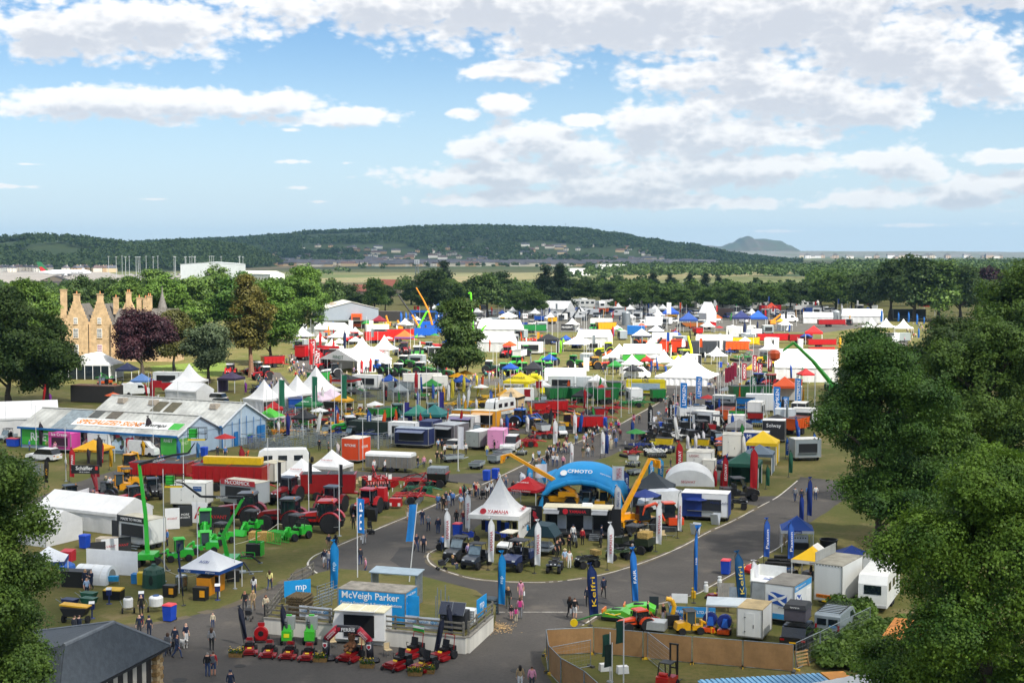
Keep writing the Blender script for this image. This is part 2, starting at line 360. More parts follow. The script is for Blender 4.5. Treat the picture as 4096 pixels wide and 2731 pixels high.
strip('kerb_line',crm(S([(1315,2325),(1271,2293),(1239,2269),(1232,2250),(1252,2226),(1292,2206)])+left_kerb[2:]),.16,.014,LINE,.04)
DIRT=ground_mat('dirt',[(.12,.10,.07),(.16,.13,.09),(.09,.08,.055)],.4,4,.3)
strip('verge',crm(isl_front[1:],3),.75,.0125,DIRT,.12,5);strip('verge',crm(left_kerb[2:],3),.8,.0062,DIRT,.15,6);strip('verge',crm(right_kerb[2:13],3),.7,.0062,DIRT,.15,7);strip('verge',crm(left_low,3),.9,.0062,DIRT,.2,8)
strip('kerb_line',crm(isl_front[1:]),.14,.018,LINE,.10)
strip('kerb_line',crm(S([(3052,2018),(3114,1984),(3190,1922)])),.16,.018,LINE,.05)
strip('kerb_line',crm(right_kerb[2:13]),.14,.014,LINE,.06)
strip('road_marking',crm(S([(1997,2447),(2080,2447),(2200,2447),(2330,2447)]),8),.12,.014,LINE,.2)
# tarmac repairs and drains
PATCH=ground_mat('patch',[(.055,.053,.052),(.068,.065,.062),(.05,.05,.05)],.3,4,.15)
flat('tarmac_patch',S([(1560,2240),(1600,2190),(1700,2180),(1790,2250),(1760,2300),(1660,2300)]),.008,PATCH,jit=.05)
flat('tarmac_patch',S([(2250,2395),(2420,2390),(2450,2412),(2260,2425)]),.008,PATCH,jit=.05)
for px,py,r in((2072,2680,.55),(960,2662,.4),(1838,2345,.5),(720,2718,.5)):
 b=B();b.lathe([(r,.0),(r,.012)],16);o=b.o('drain_cover',M('2c2b2a',.7,.3));o.location=A(px,py,.006)
 tag(o,'dark iron drain cover set in the tarmac '+{2072:'near the couple at the bottom edge',960:'below the red mowers',1838:'beside the turf island tip',720:'beside the stone pillar of the slate roof'}[px],'drain cover')
# fields and apron far off
FTAN=ground_mat('field',[(.20,.165,.085),(.13,.14,.06),(.23,.19,.10)],.012,.15,.1)
FGRN=ground_mat('field',[(.10,.15,.04),(.16,.19,.06),(.09,.13,.04)],.012,.15,.1)
FBRN=ground_mat('field',[(.16,.125,.085),(.12,.12,.055),(.19,.14,.10)],.01,.12,.1)
APRON=ground_mat('apron',[(.22,.20,.18),(.27,.25,.22),(.20,.18,.17)],.02,.2,.1)
flat('field',S([(1180,1118),(1700,1100),(2250,1088),(2300,1105),(1900,1135),(1350,1150),(1180,1145)]),.30,FTAN)
flat('field',S([(1360,1152),(1820,1140),(1850,1180),(1400,1185)]),.32,FGRN)
flat('field',S([(2260,1120),(2700,1085),(3350,1072),(3330,1085),(3150,1098),(2700,1118),(2500,1128)]),.30,FTAN)
flat('field',S([(330,1046),(1500,1052),(1560,1062),(1000,1080),(620,1075),(330,1064)]),.28,FBRN)
flat('apron',S([(-300,1092),(160,1082),(430,1090),(560,1118),(430,1135),(-300,1135)]),.34,APRON)
flat('car_park',S([(480,1100),(880,1092),(940,1115),(560,1128)]),.36,APRON)
# ------------------------------------------------------------------ hills
def prof(pts,x):
 for(a,b),(c,d_)in zip(pts[:-1],pts[1:]):
  if a<=x<=c:t=(x-a)/(c-a);t=t*t*(3-2*t);return b+(d_-b)*t
 return pts[0][1]if x<pts[0][0]else pts[-1][1]
HILLM=ground_mat('hill',[(.04,.065,.02),(.055,.08,.028),(.03,.05,.016)],.01,.08,.3)
CRAG=ground_mat('crag',[(.05,.065,.022),(.085,.06,.035),(.045,.05,.02),(.11,.075,.055)],.0035,.02,.5)
HF={}
def hill(name,pts,dist,depth,mat,nx=150,ny=16,rough=4,seed=1):
 rnd=random.Random(seed);b=B();k=dist/FPX
 rid=[((x-2048)*k,CAMH+(YHOR-y)*k)for x,y in pts]
 x0,x1=rid[0][0],rid[-1][0]
 wob=[rnd.uniform(-1,1)for _ in range(400)]
 def hgt(x,v):
  h=max(0,prof(rid,x))*min(1,min(x-x0,x1-x)/((x1-x0)*.10))if x0<x<x1 else 0;e=math.sin(min(1,v)*math.pi/2)**1.5 if v<=1 else math.cos(min(1,v-1)*math.pi/2)
  i=x/180.0;j=v*5;return h*e+rough*math.sin(i*1.3+j*2)*math.sin(j*1.7+i*.6+1)*min(1,v*2)*(e>.02)
 def fn(u,v):x=x0+(x1-x0)*u;return(x,dist-depth+2*depth*v,hgt(x,2*v)-.5)
 b.grid(fn,nx,ny*2);o=b.o(name,mat,smooth_=True);struct(o);HF[name+str(seed)]=(hgt,x0,x1,dist,depth);return o
hill('hill',[(-600,950),(-250,975),(0,972),(140,960),(250,965),(430,985),(600,1003),(760,985),(930,1000),(1100,1004)],2900,700,HILLM,120,12,2,1)
hill('hill',[(300,1008),(520,990),(680,975),(960,962),(1150,950),(1300,935),(1500,928),(1700,920),(1960,917),(2100,921),(2300,926),(2450,945),(2560,965),(2680,985),(2900,1004),(3000,1010)],5200,1500,HILLM,180,18,3,2)
hill('hill',[(2640,1000),(2700,987),(2800,983),(2880,988),(2930,972),(2965,952),(2992,944),(3012,957),(3050,956),(3110,962),(3150,980),(3185,1004),(3230,1012)],11500,700,CRAG,120,10,6,3)
hill('hill',[(2600,1008),(3000,1006),(3300,1004),(3700,1005),(4000,1009),(4300,1010)],9500,900,ground_mat('city_slope',[(.16,.15,.13),(.10,.11,.06),(.22,.2,.18)],.006,.05,.2),80,8,4,4)
# ------------------------------------------------------------------ trees
def leafmat(a,b,tr=.30):
 m=bpy.data.materials.new('foliage');m.use_nodes=True;t=m.node_tree;p=t.nodes['Principled BSDF'];p.inputs['Roughness'].default_value=.55;p.inputs['Specular IOR Level'].default_value=.25
 gn=nd(t,'ShaderNodeNewGeometry');tc=nd(t,'ShaderNodeTexCoord');n=nd(t,'ShaderNodeTexNoise');n.inputs['Scale'].default_value=.45;n.inputs['Detail'].default_value=3
 t.links.new(tc.outputs['Object'],n.inputs['Vector'])
 f=mth(t,'ADD',mth(t,'MULTIPLY',gn.outputs['Random Per Island'],.26),mth(t,'MULTIPLY',smooth(t,n.outputs[0],.33,.67),.74))
 mx=nd(t,'ShaderNodeMix',data_type='RGBA');t.links.new(f,mx.inputs[0]);mx.inputs[6].default_value=(*a,1);mx.inputs[7].default_value=(*b,1)
 t.links.new(mx.outputs[2],p.inputs['Base Color'])
 q=nd(t,'ShaderNodeBsdfTranslucent');t.links.new(mx.outputs[2],q.inputs[0])
 ms=nd(t,'ShaderNodeMixShader');ms.inputs[0].default_value=tr;t.links.new(p.outputs[0],ms.inputs[1]);t.links.new(q.outputs[0],ms.inputs[2]);t.links.new(ms.outputs[0],t.nodes['Material Output'].inputs[0])
 return m
LEAF={'lime':leafmat((.022,.066,.012),(.105,.20,.03)),'green':leafmat((0.042,0.091,0.017),(0.140,0.224,0.035)),'dark':leafmat((0.026,0.058,0.014),(0.087,0.138,0.029)),'fresh':leafmat((0.050,0.110,0.015),(0.140,0.240,0.035)),'olive':leafmat((0.045,0.050,0.012),(0.120,0.120,0.030)),'copper':leafmat((0.022,0.010,0.016),(0.075,0.028,0.035)),'grey':leafmat((0.050,0.075,0.035),(0.120,0.160,0.080)),'conifer':leafmat((0.055,0.060,0.012),(0.190,0.160,0.035)),'fir':leafmat((0.013,0.031,0.016),(0.042,0.072,0.029)),'maple':leafmat((.03,.085,.01),(.17,.28,.03))}
BARK=M('4a4036',.9,var=.35,scale=3,bump=.6)
BARKR=M('7a5a44',.9,var=.35,scale=3,bump=.6)
def quads(name,c,nrm,size,mat,rng,asp=.7):
 n=len(c);r=rng.normal(size=(n,3));t=np.cross(nrm,r);t/=np.linalg.norm(t,axis=1)[:,None]+1e-9;b=np.cross(nrm,t)
 s=(size*rng.uniform(.6,1.3,n))[:,None];t,b=t*s*.5,b*s*.5*asp
 bend=nrm*s*.12
 v=np.stack([c-t-bend,c-b,c+t-bend,c+b],1).reshape(-1,3)
 me=bpy.data.meshes.new(name);me.vertices.add(4*n);me.vertices.foreach_set('co',v.astype(np.float32).ravel())
 me.loops.add(4*n);me.loops.foreach_set('vertex_index',np.arange(4*n,dtype=np.int32));me.polygons.add(n)
 me.polygons.foreach_set('loop_start',np.arange(0,4*n,4,dtype=np.int32));me.update(calc_edges=True);me.materials.append(mat);return me
def clumps(lobes,n,leaf,rng,cr,inner=.62):
 L=np.array(lobes);w=L[:,3]*L[:,5];w=w/w.sum();nc=max(20,n//(95 if n>100000 else 55 if n>20000 else 34))
 li=rng.choice(len(L),nc,p=w);d=rng.normal(size=(nc,3));d[:,2]=d[:,2]*.9+.18;d/=np.linalg.norm(d,axis=1)[:,None]
 rad=rng.uniform(inner,1.0,nc)[:,None];cc=L[li,:3]+d*rad*L[li,3:]
 k=rng.integers(0,nc,n);off=rng.normal(size=(n,3));off*=(rng.random(n)**.4/np.linalg.norm(off,axis=1)*1.75*cr*rng.uniform(.5,1.25,nc)[k])[:,None];off[:,2]*=.6
 p=cc[k]+off;nr=d[k]*.9+rng.normal(size=(nc,3))[k]*.3+rng.normal(size=(n,3))*.38;nr[:,2]+=.4;nr/=np.linalg.norm(nr,axis=1)[:,None]
 return p,nr
def lobes_for(shape,h,r,z0,rng):
 out=[]
 if shape=='round':
  for i in range(26):
   f=rng.uniform(0,1);z=z0+(h-z0)*(.10+.82*f);e=math.sqrt(max(.05,1-(abs(f-.42)/.62)**2));a=rng.uniform(0,6.28);q=r*e*rng.uniform(.45,.86)
   s=r*rng.uniform(.22,.40)*(1-.3*f);out.append((q*math.cos(a),q*math.sin(a),z,s,s,s*.8))
  out.append((0,0,z0+(h-z0)*.55,r*.46,r*.46,(h-z0)*.38));out.append((0,0,h-(h-z0)*.14,r*.34,r*.34,(h-z0)*.14))
 elif shape=='tall':
  for i in range(34):
   f=rng.uniform(0,1);z=z0+(h-z0)*(.06+.88*f);e=min(1,(1-f)*2.1+.22)*min(1,.72+f*1.2);a=rng.uniform(0,6.28);q=r*e*rng.uniform(.42,.90)
   s=r*rng.uniform(.20,.36)*(.55+.45*e);out.append((q*math.cos(a),q*math.sin(a),z,s,s,s*.85))
  out.append((0,0,z0+(h-z0)*.45,r*.42,r*.42,(h-z0)*.40))
 elif shape=='broad':
  out+=[(0,0,z0+(h-z0)*f,r*(.62-.5*f),r*(.62-.5*f),(h-z0)*.17)for f in(.15,.32,.5,.68,.84)]
  for i in range(24):
   f=rng.uniform(0,1)**1.3;z=z0+(h-z0)*(.08+.86*f);e=1-.62*f;a=rng.uniform(0,6.28);q=r*e*rng.uniform(.35,.78)
   s=r*rng.uniform(.22,.40)*(.6+.4*e);out.append((q*math.cos(a),q*math.sin(a),z,s,s,s*.62))
 elif shape=='cone':
  for i in range(34):
   f=(i+.5)/34;z=z0+(h-z0)*f;e=(1-f)**.9;a=rng.uniform(0,6.28);q=r*e*.55;s=r*(.16+.34*e);out.append((q*math.cos(a),q*math.sin(a),z,s,s,s*.42))
 elif shape=='sequoia':
  for i in range(30):
   f=rng.uniform(0,1);z=z0+(h-z0)*(.04+.92*f);e=min(1,(1-f)*1.9+.15)*min(1,.5+f*1.5);a=rng.uniform(0,6.28);q=r*e*rng.uniform(.35,.85)
   s=r*rng.uniform(.18,.33);out.append((q*math.cos(a),q*math.sin(a),z,s,s,s*.6))
 return out
TREES={}
def tree_meshes(shape,col,h,r,z0,n,leaf,seed):
 k=(shape,col,round(h,1),round(r,1),seed,n)
 if k in TREES:return TREES[k]
 rng=np.random.default_rng(seed);lb=lobes_for(shape,h,r,z0,rng)
 p,nr=clumps(lb,n,leaf,rng,{True:3.3,False:2.2 if n>20000 else 1.6}[n>100000]*leaf)
 crown=quads('crown',p,nr,leaf,LEAF[col],rng)
 b=B();tr=r*.085 if shape!='sequoia' else r*.12;top=h*.82
 zs=[0,z0*.5,z0,z0+(top-z0)*.5,top];pts=[Vector((0,0,0))]+[Vector((rng.uniform(-.03,.03)*r,rng.uniform(-.03,.03)*r,z))for z in zs[1:]]
 for i in range(4):b.cyl(pts[i],pts[i+1],tr*(1.25 if i==0 else 1-.22*i),tr*(1-.22*(i+1))if i<3 else tr*.1,8)
 for l in lb[::2]:
  q=Vector(l[:3]);z=max(z0*.8,q.z-abs(Vector((q.x,q.y)).length)*.8);s=Vector((0,0,min(z,top*.9)));mid=s.lerp(q,.5)+Vector((0,0,.06*r))
  b.cyl(s,mid,tr*.42,tr*.28,5);b.cyl(mid,q,tr*.28,tr*.1,5)
 tk=b.mesh('trunk',BARKR if shape=='sequoia' else BARK)
 TREES[k]=(crown,tk);return TREES[k]
def tree(label,loc,h,r,shape='round',col='green',z0=None,n=24000,leaf=.4,seed=1,group=None,name='tree',rz=0,s=1.0,cat='tree'):
 z0=h*.22 if z0 is None else z0
 c,tk=tree_meshes(shape,col,h,r,z0,n,leaf,seed)
 t=thing(name,label,cat,loc,rz,group,s);ob('trunk',tk,t);ob('crown',c,t);return t
def P3(x,y,dist):
 return Vector(((x*DS-2048)*dist/FPX,dist,0))
tree('big maple with bright green leaves filling the lower right corner',Vector((25.6,75,0)),18.8,6.6,'round','maple',3,200000,.18,11,name='maple_tree')
tree('tall dark lime tree beside the avenue behind the blue gazebo',A(3509,2255),22.0,6.2,'tall','lime',4.0,120000,.25,12,name='lime_tree')
tree('large dark green tree crowding the right edge behind the lime',Vector((53,158,0)),21.8,9.0,'round','green',3,90000,.32,13)
tree('bushy bright green tree low between the lime and the maple',Vector((41,140,0)),14.8,5.2,'round','fresh',2,45000,.30,16)
tree('big spreading tree whose crown rises highest at the right edge',Vector((86,240,0)),27.5,9.5,'round','green',4,34000,.55,14)
tree('dark round tree at the right edge behind the white pagoda tents',Vector((72,235,0)),18.5,7.5,'round','dark',3,34000,.52,15)
tree('yellowish green tree top beside the crowded avenue on the right',Vector((66,262,0)),15.5,6,'round','lime',3,24000,.5,17)
tree('dark maple tree filling the lower left corner beside the slate roof',Vector((-29.8,79,0)),18.6,4.7,'round','green',3,150000,.18,18,name='maple_tree')
tree('dark green tree at the left edge before the stone castle',AD(20,928),22.5,8.0,'round','dark',4,34000,.55,19)
tree('dark green tree standing against the left gable of the castle',AD(108,925),17.5,6.8,'tall','dark',3,34000,.5,20)
tree('light green round tree behind the tree at the left edge',P3(60,0,330),23.0,8,'round','green',4,20000,.6,21)
tree('copper beech with deep purple leaves before the castle',AD(327,868),15.9,6.6,'round','copper',4.0,34000,.5,22,name='copper_beech_tree')
tree('olive green tree to the right of the copper beech',AD(400,852),14.8,4.6,'round','olive',4,24000,.5,23)
tree('grey green tree on the lawn behind the dark gazebo',AD(480,880),12.8,5.3,'round','grey',3.2,24000,.5,24)
tree('tall conifer with bare reddish trunk and brownish green needles',AD(577,866),24.0,5.6,'sequoia','conifer',7.0,34000,.5,25,name='sequoia_tree')
tree('tall fresh green tree right behind the reddish trunked conifer',AD(622,838),22.6,6.8,'tall','fresh',4,34000,.55,26)
tree('fresh green tree overhanging the corner of the grey shed',AD(695,785),24.5,8.6,'round','fresh',5,34000,.6,27)
tree('dark green sycamore standing alone among the machinery stands',AD(1049,888),18.9,6.6,'broad','dark',4.5,42000,.48,28,name='sycamore_tree')
for i,(x,yb,h,r,c,sh)in enumerate([(385,800,23,9,'fresh','round'),(440,790,21,8,'green','round'),(492,770,25,9,'green','round'),(530,790,21,6,'lime','tall'),(300,770,21,8,'green','round'),(355,760,23,8,'green','round'),(250,760,20,9,'dark','round'),(560,760,22,7,'lime','round'),(190,765,21,8,'dark','round')]):
 tree(['fresh green domed tree just behind the castle spire','green tree filling the gap right of the castle spire','tall green tree behind the pale hangar roofline','narrow yellow green tree left of the reddish trunked conifer','green tree behind the castle chimneys','green tree behind the slate spire tip','dark tree behind the left castle chimneys','yellow green tree peeping behind the conifer','dark tree behind the leftmost castle chimney'][i],AD(x,yb),h,r,sh,c,4,14000,.75,40+i%4,'trees behind the castle',rz=i*67)
# the belt behind the show ground
BELT=[(990,728,620,48,'dark'),(945,700,650,30,'dark'),(1030,715,640,36,'green'),(1120,735,628,44,'dark'),(1090,700,640,36,'dark'),(1175,705,655,34,'dark'),(1215,700,660,30,'green'),(1252,716,612,40,'fir'),(1285,712,610,42,'fir'),(1185,725,668,30,'green'),(1225,728,665,34,'green'),(1350,700,642,34,'dark'),(1400,705,650,28,'dark'),(1425,715,672,26,'green'),(1470,716,650,26,'green'),(1500,712,655,28,'dark'),(1530,715,668,26,'green'),(1560,716,660,30,'green'),(1593,712,655,26,'dark'),(1625,715,662,26,'green'),(1660,712,660,26,'dark'),(1690,716,652,34,'green'),(1720,712,655,26,'dark'),(1752,714,655,28,'green'),(1782,714,660,28,'green'),(1815,710,650,28,'dark'),(1850,708,648,34,'dark'),(1885,718,640,36,'green'),(1920,720,630,40,'green'),(1955,712,632,34,'dark'),(2000,725,622,46,'dark'),(2045,735,598,60,'dark'),(2100,738,590,62,'dark'),(2155,738,600,60,'green'),(2205,735,610,52,'dark'),(2240,730,640,34,'green'),(2272,720,615,40,'copper'),(2300,705,625,40,'dark'),(1500,690,625,26,'fir'),(1540,690,628,22,'fir'),(1585,690,630,22,'fir'),(1620,690,628,24,'fir'),(1650,690,632,20,'fir'),(760,745,640,30,'dark'),(800,730,655,34,'dark'),(860,722,640,30,'green'),(885,715,655,22,'dark'),(1020,700,600,36,'fir'),(1145,690,625,34,'dark'),(1310,690,640,30,'dark'),(700,700,640,34,'dark'),(640,690,650,30,'green'),(20,760,655,60,'dark'),(90,740,650,60,'dark'),(150,720,660,40,'green'),(560,700,650,40,'dark'),(600,690,660,36,'fir'),(515,690,652,34,'fir'),(450,690,665,36,'dark'),(380,690,655,36,'dark'),(235,690,660,40,'green'),(2335,745,620,40,'green')]
ORD=['first','second','third','fourth','fifth','sixth','seventh','eighth','ninth','tenth','eleventh','twelfth','thirteenth','fourteenth','fifteenth','sixteenth','seventeenth','eighteenth','nineteenth','twentieth']
for i,(x,yb,yt,hw,c)in enumerate(BELT):
 p,t=at(x*DS,yb*DS);h=(yb-yt)*DS*t;r=hw*DS*t
 sh='cone' if c=='fir' else 'round';vr=i%4
 cr,tk=tree_meshes(sh,c,20,7.5,4.5 if sh=='round' else 1.5,9000,1.0 if sh=='round' else .8,60+vr)
 t0=thing('fir_tree' if c=='fir' else 'tree',{'fir':'dark pointed fir tree','copper':'purple leaved tree','dark':'dark green tree','green':'mid green tree'}[c]+' in the belt behind the show ground','tree',p,i*83,'trees of the far belt')
 t0.scale=(r/7.5,r/7.5,h/20);ob('trunk',tk,t0);ob('crown',cr,t0)
# woods too far to tell the trees apart
def wood(name,label,pts,leaf,col,seed,per=40,cr=3.5):
 rng=np.random.default_rng(seed);C,N=[],[]
 for x,y,z,h,r in pts:
  d=rng.normal(size=(per,3));d[:,2]=np.abs(d[:,2])*.8;d/=np.linalg.norm(d,axis=1)[:,None];q=rng.uniform(.55,1.08,per)[:,None]
  C.append(np.array([x,y,z+h*.42])+d*q*np.array([r,r,h*.58]));N.append(d*.8+rng.normal(size=(per,3))*.4)
 C,N=np.concatenate(C),np.concatenate(N);N/=np.linalg.norm(N,axis=1)[:,None]
 o=ob(name,quads(name,C,N,leaf,LEAF[col],rng,.9));struct(o,'stuff');o['label']=label;o['category']='wood';return o
rng=random.Random(5)
def on_hill(key,n,vlo,vhi,seed,hr=(9,14),keep=lambda x,v:True):
 hg,x0,x1,dist,dep=HF[key];rr=random.Random(seed);out=[]
 while len(out)<n:
  u,v=rr.random(),rr.uniform(vlo,vhi);x=x0+(x1-x0)*u
  if abs(x)>(dist-dep+dep*v)*.42+60 or not keep(x,v):continue
  h=rr.uniform(*hr);out.append((x,dist-dep+dep*v,hg(x,v)-1,h,h*.55))
 return out
def patch(cx,w,vlo,vhi):return lambda x,v:not(cx-w<x<cx+w and vlo<v<vhi)
p1,p2=patch(-831,60,.4,.8),patch(-970,70,.5,.95)
wood('woodland','dark woodland covering the low hill at the left horizon',on_hill('hill1',2600,.05,1.25,3,(12,19),lambda x,v:p1(x,v)and p2(x,v)),5.5,'dark',4,34)
def hz(x,v):
 if-720<x<-420 and .62<v<.80:return False
 if v<.45:return math.sin(x*.011+v*9)+math.sin(x*.027+2)*.7>.0
 return True
wood('woodland','blue green woodland over the long hill on the horizon',on_hill('hill2',6500,.02,1.2,6,(12,18),hz),8.0,'dark',7,26)
fl=[]
for i in range(1500):
 y=rng.choice([950,1150,1300,1550,1800,2000,2400,2800,3300])+rng.uniform(-30,30);x=rng.uniform(-.40,.40)*y
 px=2048+x/y*FPX
 if y<1250 and(1180<px<2300 or px<900):continue
 if y<2700 and y>1250 and 1150<px<2320 and math.sin(x*.02)<.9:continue
 if y<2700 and px<1150:continue
 if 1200<y<1900 and 2250<px<3350 and math.sin(x*.02)<.8:continue
 if math.sin(x*.013+y)+math.sin(x*.031+y*2)<-.35:continue
 h=rng.uniform(6,11);fl.append((x,y,0,h,h*.6))
wood('copses','dark hedges and copses across the plain',fl,3.6,'dark',8,42)
fl=[]
for i in range(800):
 px=rng.uniform(2350,4200);y=rng.uniform(1500,2600);h=rng.uniform(13,19)*(1.15 if px>3350 else .8);fl.append(((px-2048)*y/FPX,y,0,h,h*.5))
wood('woodland','long dark wood below the distant city on the right',fl,3.4,'dark',9,60)
fl=[]
for i in range(160):
 px=rng.uniform(3250,4300);y=rng.uniform(760,1150);h=rng.uniform(13,19);fl.append(((px-2048)*y/FPX,y,0,h,h*.5))
for i in range(60):
 px=rng.uniform(2320,3300);y=rng.uniform(790,900);h=rng.uniform(9,13);fl.append(((px-2048)*y/FPX,y,0,h,h*.5))
for i in range(90):
 px=rng.uniform(-100,1300);y=rng.uniform(780,1050);h=rng.uniform(8,13);fl.append(((px-2048)*y/FPX,y,0,h,h*.55))
for i in range(40):
 px=rng.uniform(1560,2350);y=rng.uniform(800,1000);h=rng.uniform(8,14);fl.append(((px-2048)*y/FPX,y,0,h,h*.55))
wood('woodland','dark wood between the show ground and the open fields',fl,1.9,'green',10,260)
# hedge of rough growth by the brown screens
rg=np.random.default_rng(31);tmp=[]
for i in range(260):
 p=A(rg.uniform(3280,3640),rg.uniform(2500,2680));tmp.append((p.x,p.y,0,rg.uniform(.5,1.3),.7))
for i in range(60):
 p=A(rg.uniform(3330,3480),rg.uniform(2440,2520));tmp.append((p.x,p.y,0,rg.uniform(.6,1.6),.7))
o=wood('undergrowth','tall rough green growth behind the brown screens',tmp,.34,'green',32,90);o['category']='undergrowth'
# ------------------------------------------------------------------ clouds overhead: out of view, they shade the near ground and the far plain
def cloudmat():
 m=bpy.data.materials.new('cloud');m.use_nodes=True;t=m.node_tree;t.nodes.clear()
 a=nd(t,'ShaderNodeBsdfTranslucent');a.inputs[0].default_value=(.97,.97,.97,1);b=nd(t,'ShaderNodeBsdfDiffuse');b.inputs[0].default_value=(.9,.9,.9,1)
 ms=nd(t,'ShaderNodeMixShader');ms.inputs[0].default_value=.45;t.links.new(a.outputs[0],ms.inputs[1]);t.links.new(b.outputs[0],ms.inputs[2])
 tr=nd(t,'ShaderNodeBsdfTransparent');m2=nd(t,'ShaderNodeMixShader');m2.inputs[0].default_value=.55;t.links.new(ms.outputs[0],m2.inputs[1]);t.links.new(tr.outputs[0],m2.inputs[2])
 o=nd(t,'ShaderNodeOutputMaterial');t.links.new(m2.outputs[0],o.inputs[0]);return m
CLM=cloudmat()
def cloud(label,shadow,z,rx,ry,seed):
 c=Vector((shadow[0],shadow[1],0))+SDIR*(z/SDIR.z);rr=random.Random(seed);b=B();ph=[rr.uniform(0,6.28)for _ in range(8)]
 n,k=72,10;vs=[]
 for j in range(k+1):
  e=-1+2*j/k
  for i in range(n):
   a=6.28318*i/n;rad=1+.05*math.sin(3*a+ph[0])+.045*math.sin(7*a+ph[1])+.03*math.sin(13*a+ph[2])+.02*math.sin(23*a+ph[3])
   q=math.sqrt(max(0.0,1-e*e))*rad;hh=e*(.16 if e>0 else .04)*(1+.3*math.sin(5*a+j));vs.append((c.x+rx*q*math.cos(a),c.y+ry*q*math.sin(a),z+hh*(rx+ry)/2))
 b.add(vs,[(j*n+i,j*n+(i+1)%n,(j+1)*n+(i+1)%n,(j+1)*n+i)for j in range(k)for i in range(n)])
 o=b.o('cloud',CLM,smooth_=True);struct(o,'stuff');o['label']=label;o['category']='cloud';return o
cloud('white cumulus cloud shading the near stands',(-20,60),420,520,258,1)
cloud('white cumulus cloud shading the distant hill',(-300,3800),1800,3400,1750,3)  # added high out of view so that its shadow darkens the hill
cloud('white cumulus cloud shading the trees on the far side',(160,1010),560,900,380,2)
# ------------------------------------------------------------------ kit: tents, flags, vehicles, people
RND=random.Random(77)
def pagoda(t,w,d,eave,peak,col,val,walls='',swoop=1.8,vh=.35):
 cm=canvas(col)
 def f(u,v):
  x,y=u*2-1,v*2-1;r=max(abs(x),abs(y));k=(1-r)**swoop
  return(x*w/2,y*d/2,eave+(peak-eave)*k)
 B().sheet(f,16,16,.03).o('roof',cm,t,smooth_=False)
 vm=canvas(val)
 for sx,sy,ln,rz in((0,-d/2,w,0),(0,d/2,w,0),(-w/2,0,d,R(90)),(w/2,0,d,R(90))):
  B().box((0,0,0),(ln,.03,vh)).o('valance',vm,t,(sx,sy,eave-vh/2-.01),(0,0,rz))
 for sx in(-1,1):
  for sy in(-1,1):B().box((0,0,eave/2),(.07,.07,eave)).o('leg',POLEW,t,(sx*(w/2-.06),sy*(d/2-.06),0))
 for c in walls or '':
  sx,sy,ln,rz={'f':(0,-d/2+.1,w,0),'b':(0,d/2-.1,w,0),'l':(-w/2+.1,0,d,R(90)),'r':(w/2-.1,0,d,R(90))}[c]
  hh=eave-.3
  B().sheet(lambda u,v:((u-.5)*(ln-.2),.05*math.sin(u*ln*5),v*hh),max(8,int(ln*4)),2,.02).o('side_wall',canvas(val if col==val else col),t,(sx,sy,.02),(0,0,rz))
def gazebo(t,col,val,w=3.0,h=3.3,walls=''):pagoda(t,w,w,2.15,h,col,val,walls,1.15,.28)
def marquee(t,w,L,eave,ridge,col='f0f0ee',bays=3,front='wall',wall='e8e8e6',vh=.3):
 bays=int(bays)
 cm,wm=canvas(col),canvas(wall)
 for i in range(bays):
  y0,y1=-L/2+L*i/bays,-L/2+L*(i+1)/bays
  for s in(-1,1):
   def f(u,v,s=s):e=u;sag=.05*math.sin(math.pi*u)*math.sin(math.pi*v);return(s*(w/2+.12)*e,y0+.015+(y1-y0-.03)*v,ridge+(eave-ridge)*e-sag)
   B().sheet(f,4,4,.03).o('roof_panel',cm,t)
   B().box((s*(w/2+.13),(y0+y1)/2,eave-vh/2),(.02,y1-y0-.04,vh)).o('valance',cm,t)
 for s in(-1,1):B().sheet(lambda u,v:(.04*math.sin(u*L*2.5),(u-.5)*(L-.1),v*(eave-.1)),max(8,int(L*1.5)),2,.02).o('side_wall',wm,t,(s*w/2,0,.02))
 for k,y in(('front',-L/2),('back',L/2)):
  g=B().prism([(-w/2,eave),(w/2,eave),(0,ridge)],-.015,.015).o('gable',wm,t,(0,y,0))
  if k=='back' or front=='wall':B().box((0,0,(eave-.02)/2),(w-.1,.03,eave-.04)).o('end_wall',wm,t,(0,y,.02))
  if k=='front' and front=='glass':
   for i in range(6):B().box((0,0,(eave-.1)/2),(w/6-.12,.03,eave-.2)).o('glazed_panel',GLASS,t,(-w/2+w/6*(i+.5),y,.05));
   for i in range(7):B().box((0,0,eave/2),(.10,.06,eave)).o('mullion',WHITE,t,(-w/2+w/6*i,y,0))
  if k=='front' and front=='open':
   for i in(-1,1):B().box((0,0,eave/2),(.12,.12,eave)).o('leg',WHITE,t,(i*(w/2-.1),y,0))
def feather(t,h,col,w=.85,edge=None,txt=None,tcol='ffffff',wave=.1):
 def bw(v):return w*(min(1,(1-v)*5.0)**.5)*(.82+.18*v)
 z0=.16*h
 B().tube([(0,0,0),(0,0,h*.7),(.02*h,0,h*.92),(.09*h,0,h)],.025,5).o('pole',BLACK,t)
 B().sheet(lambda u,v:(.02+u*bw(v)+(.09*h*max(0,(v-.75)/.25)**2 if v>.75 else 0)*(1-u),wave*math.sin(u*4+v*5),z0+(h-z0)*(v-.02*u)),5,16,.015).o('banner',flagm(col),t)
 if edge:B().sheet(lambda u,v:(.0+u*.09,-.02+wave*math.sin(v*5),z0+(h-z0)*.8*v),1,10,.03).o('sleeve',flagm(edge),t)
 B().cyl((0,0,0),(0,0,.05),.22,.2,8).o('base',BLACK,t)
 if txt:text(t,txt,(.5*w+.02,-wave-.02,z0+(h-z0)*.45),M(tcol,.7),w=min((h-z0)*.55,.5*w*len(txt)),h=w*.42,spin=90)
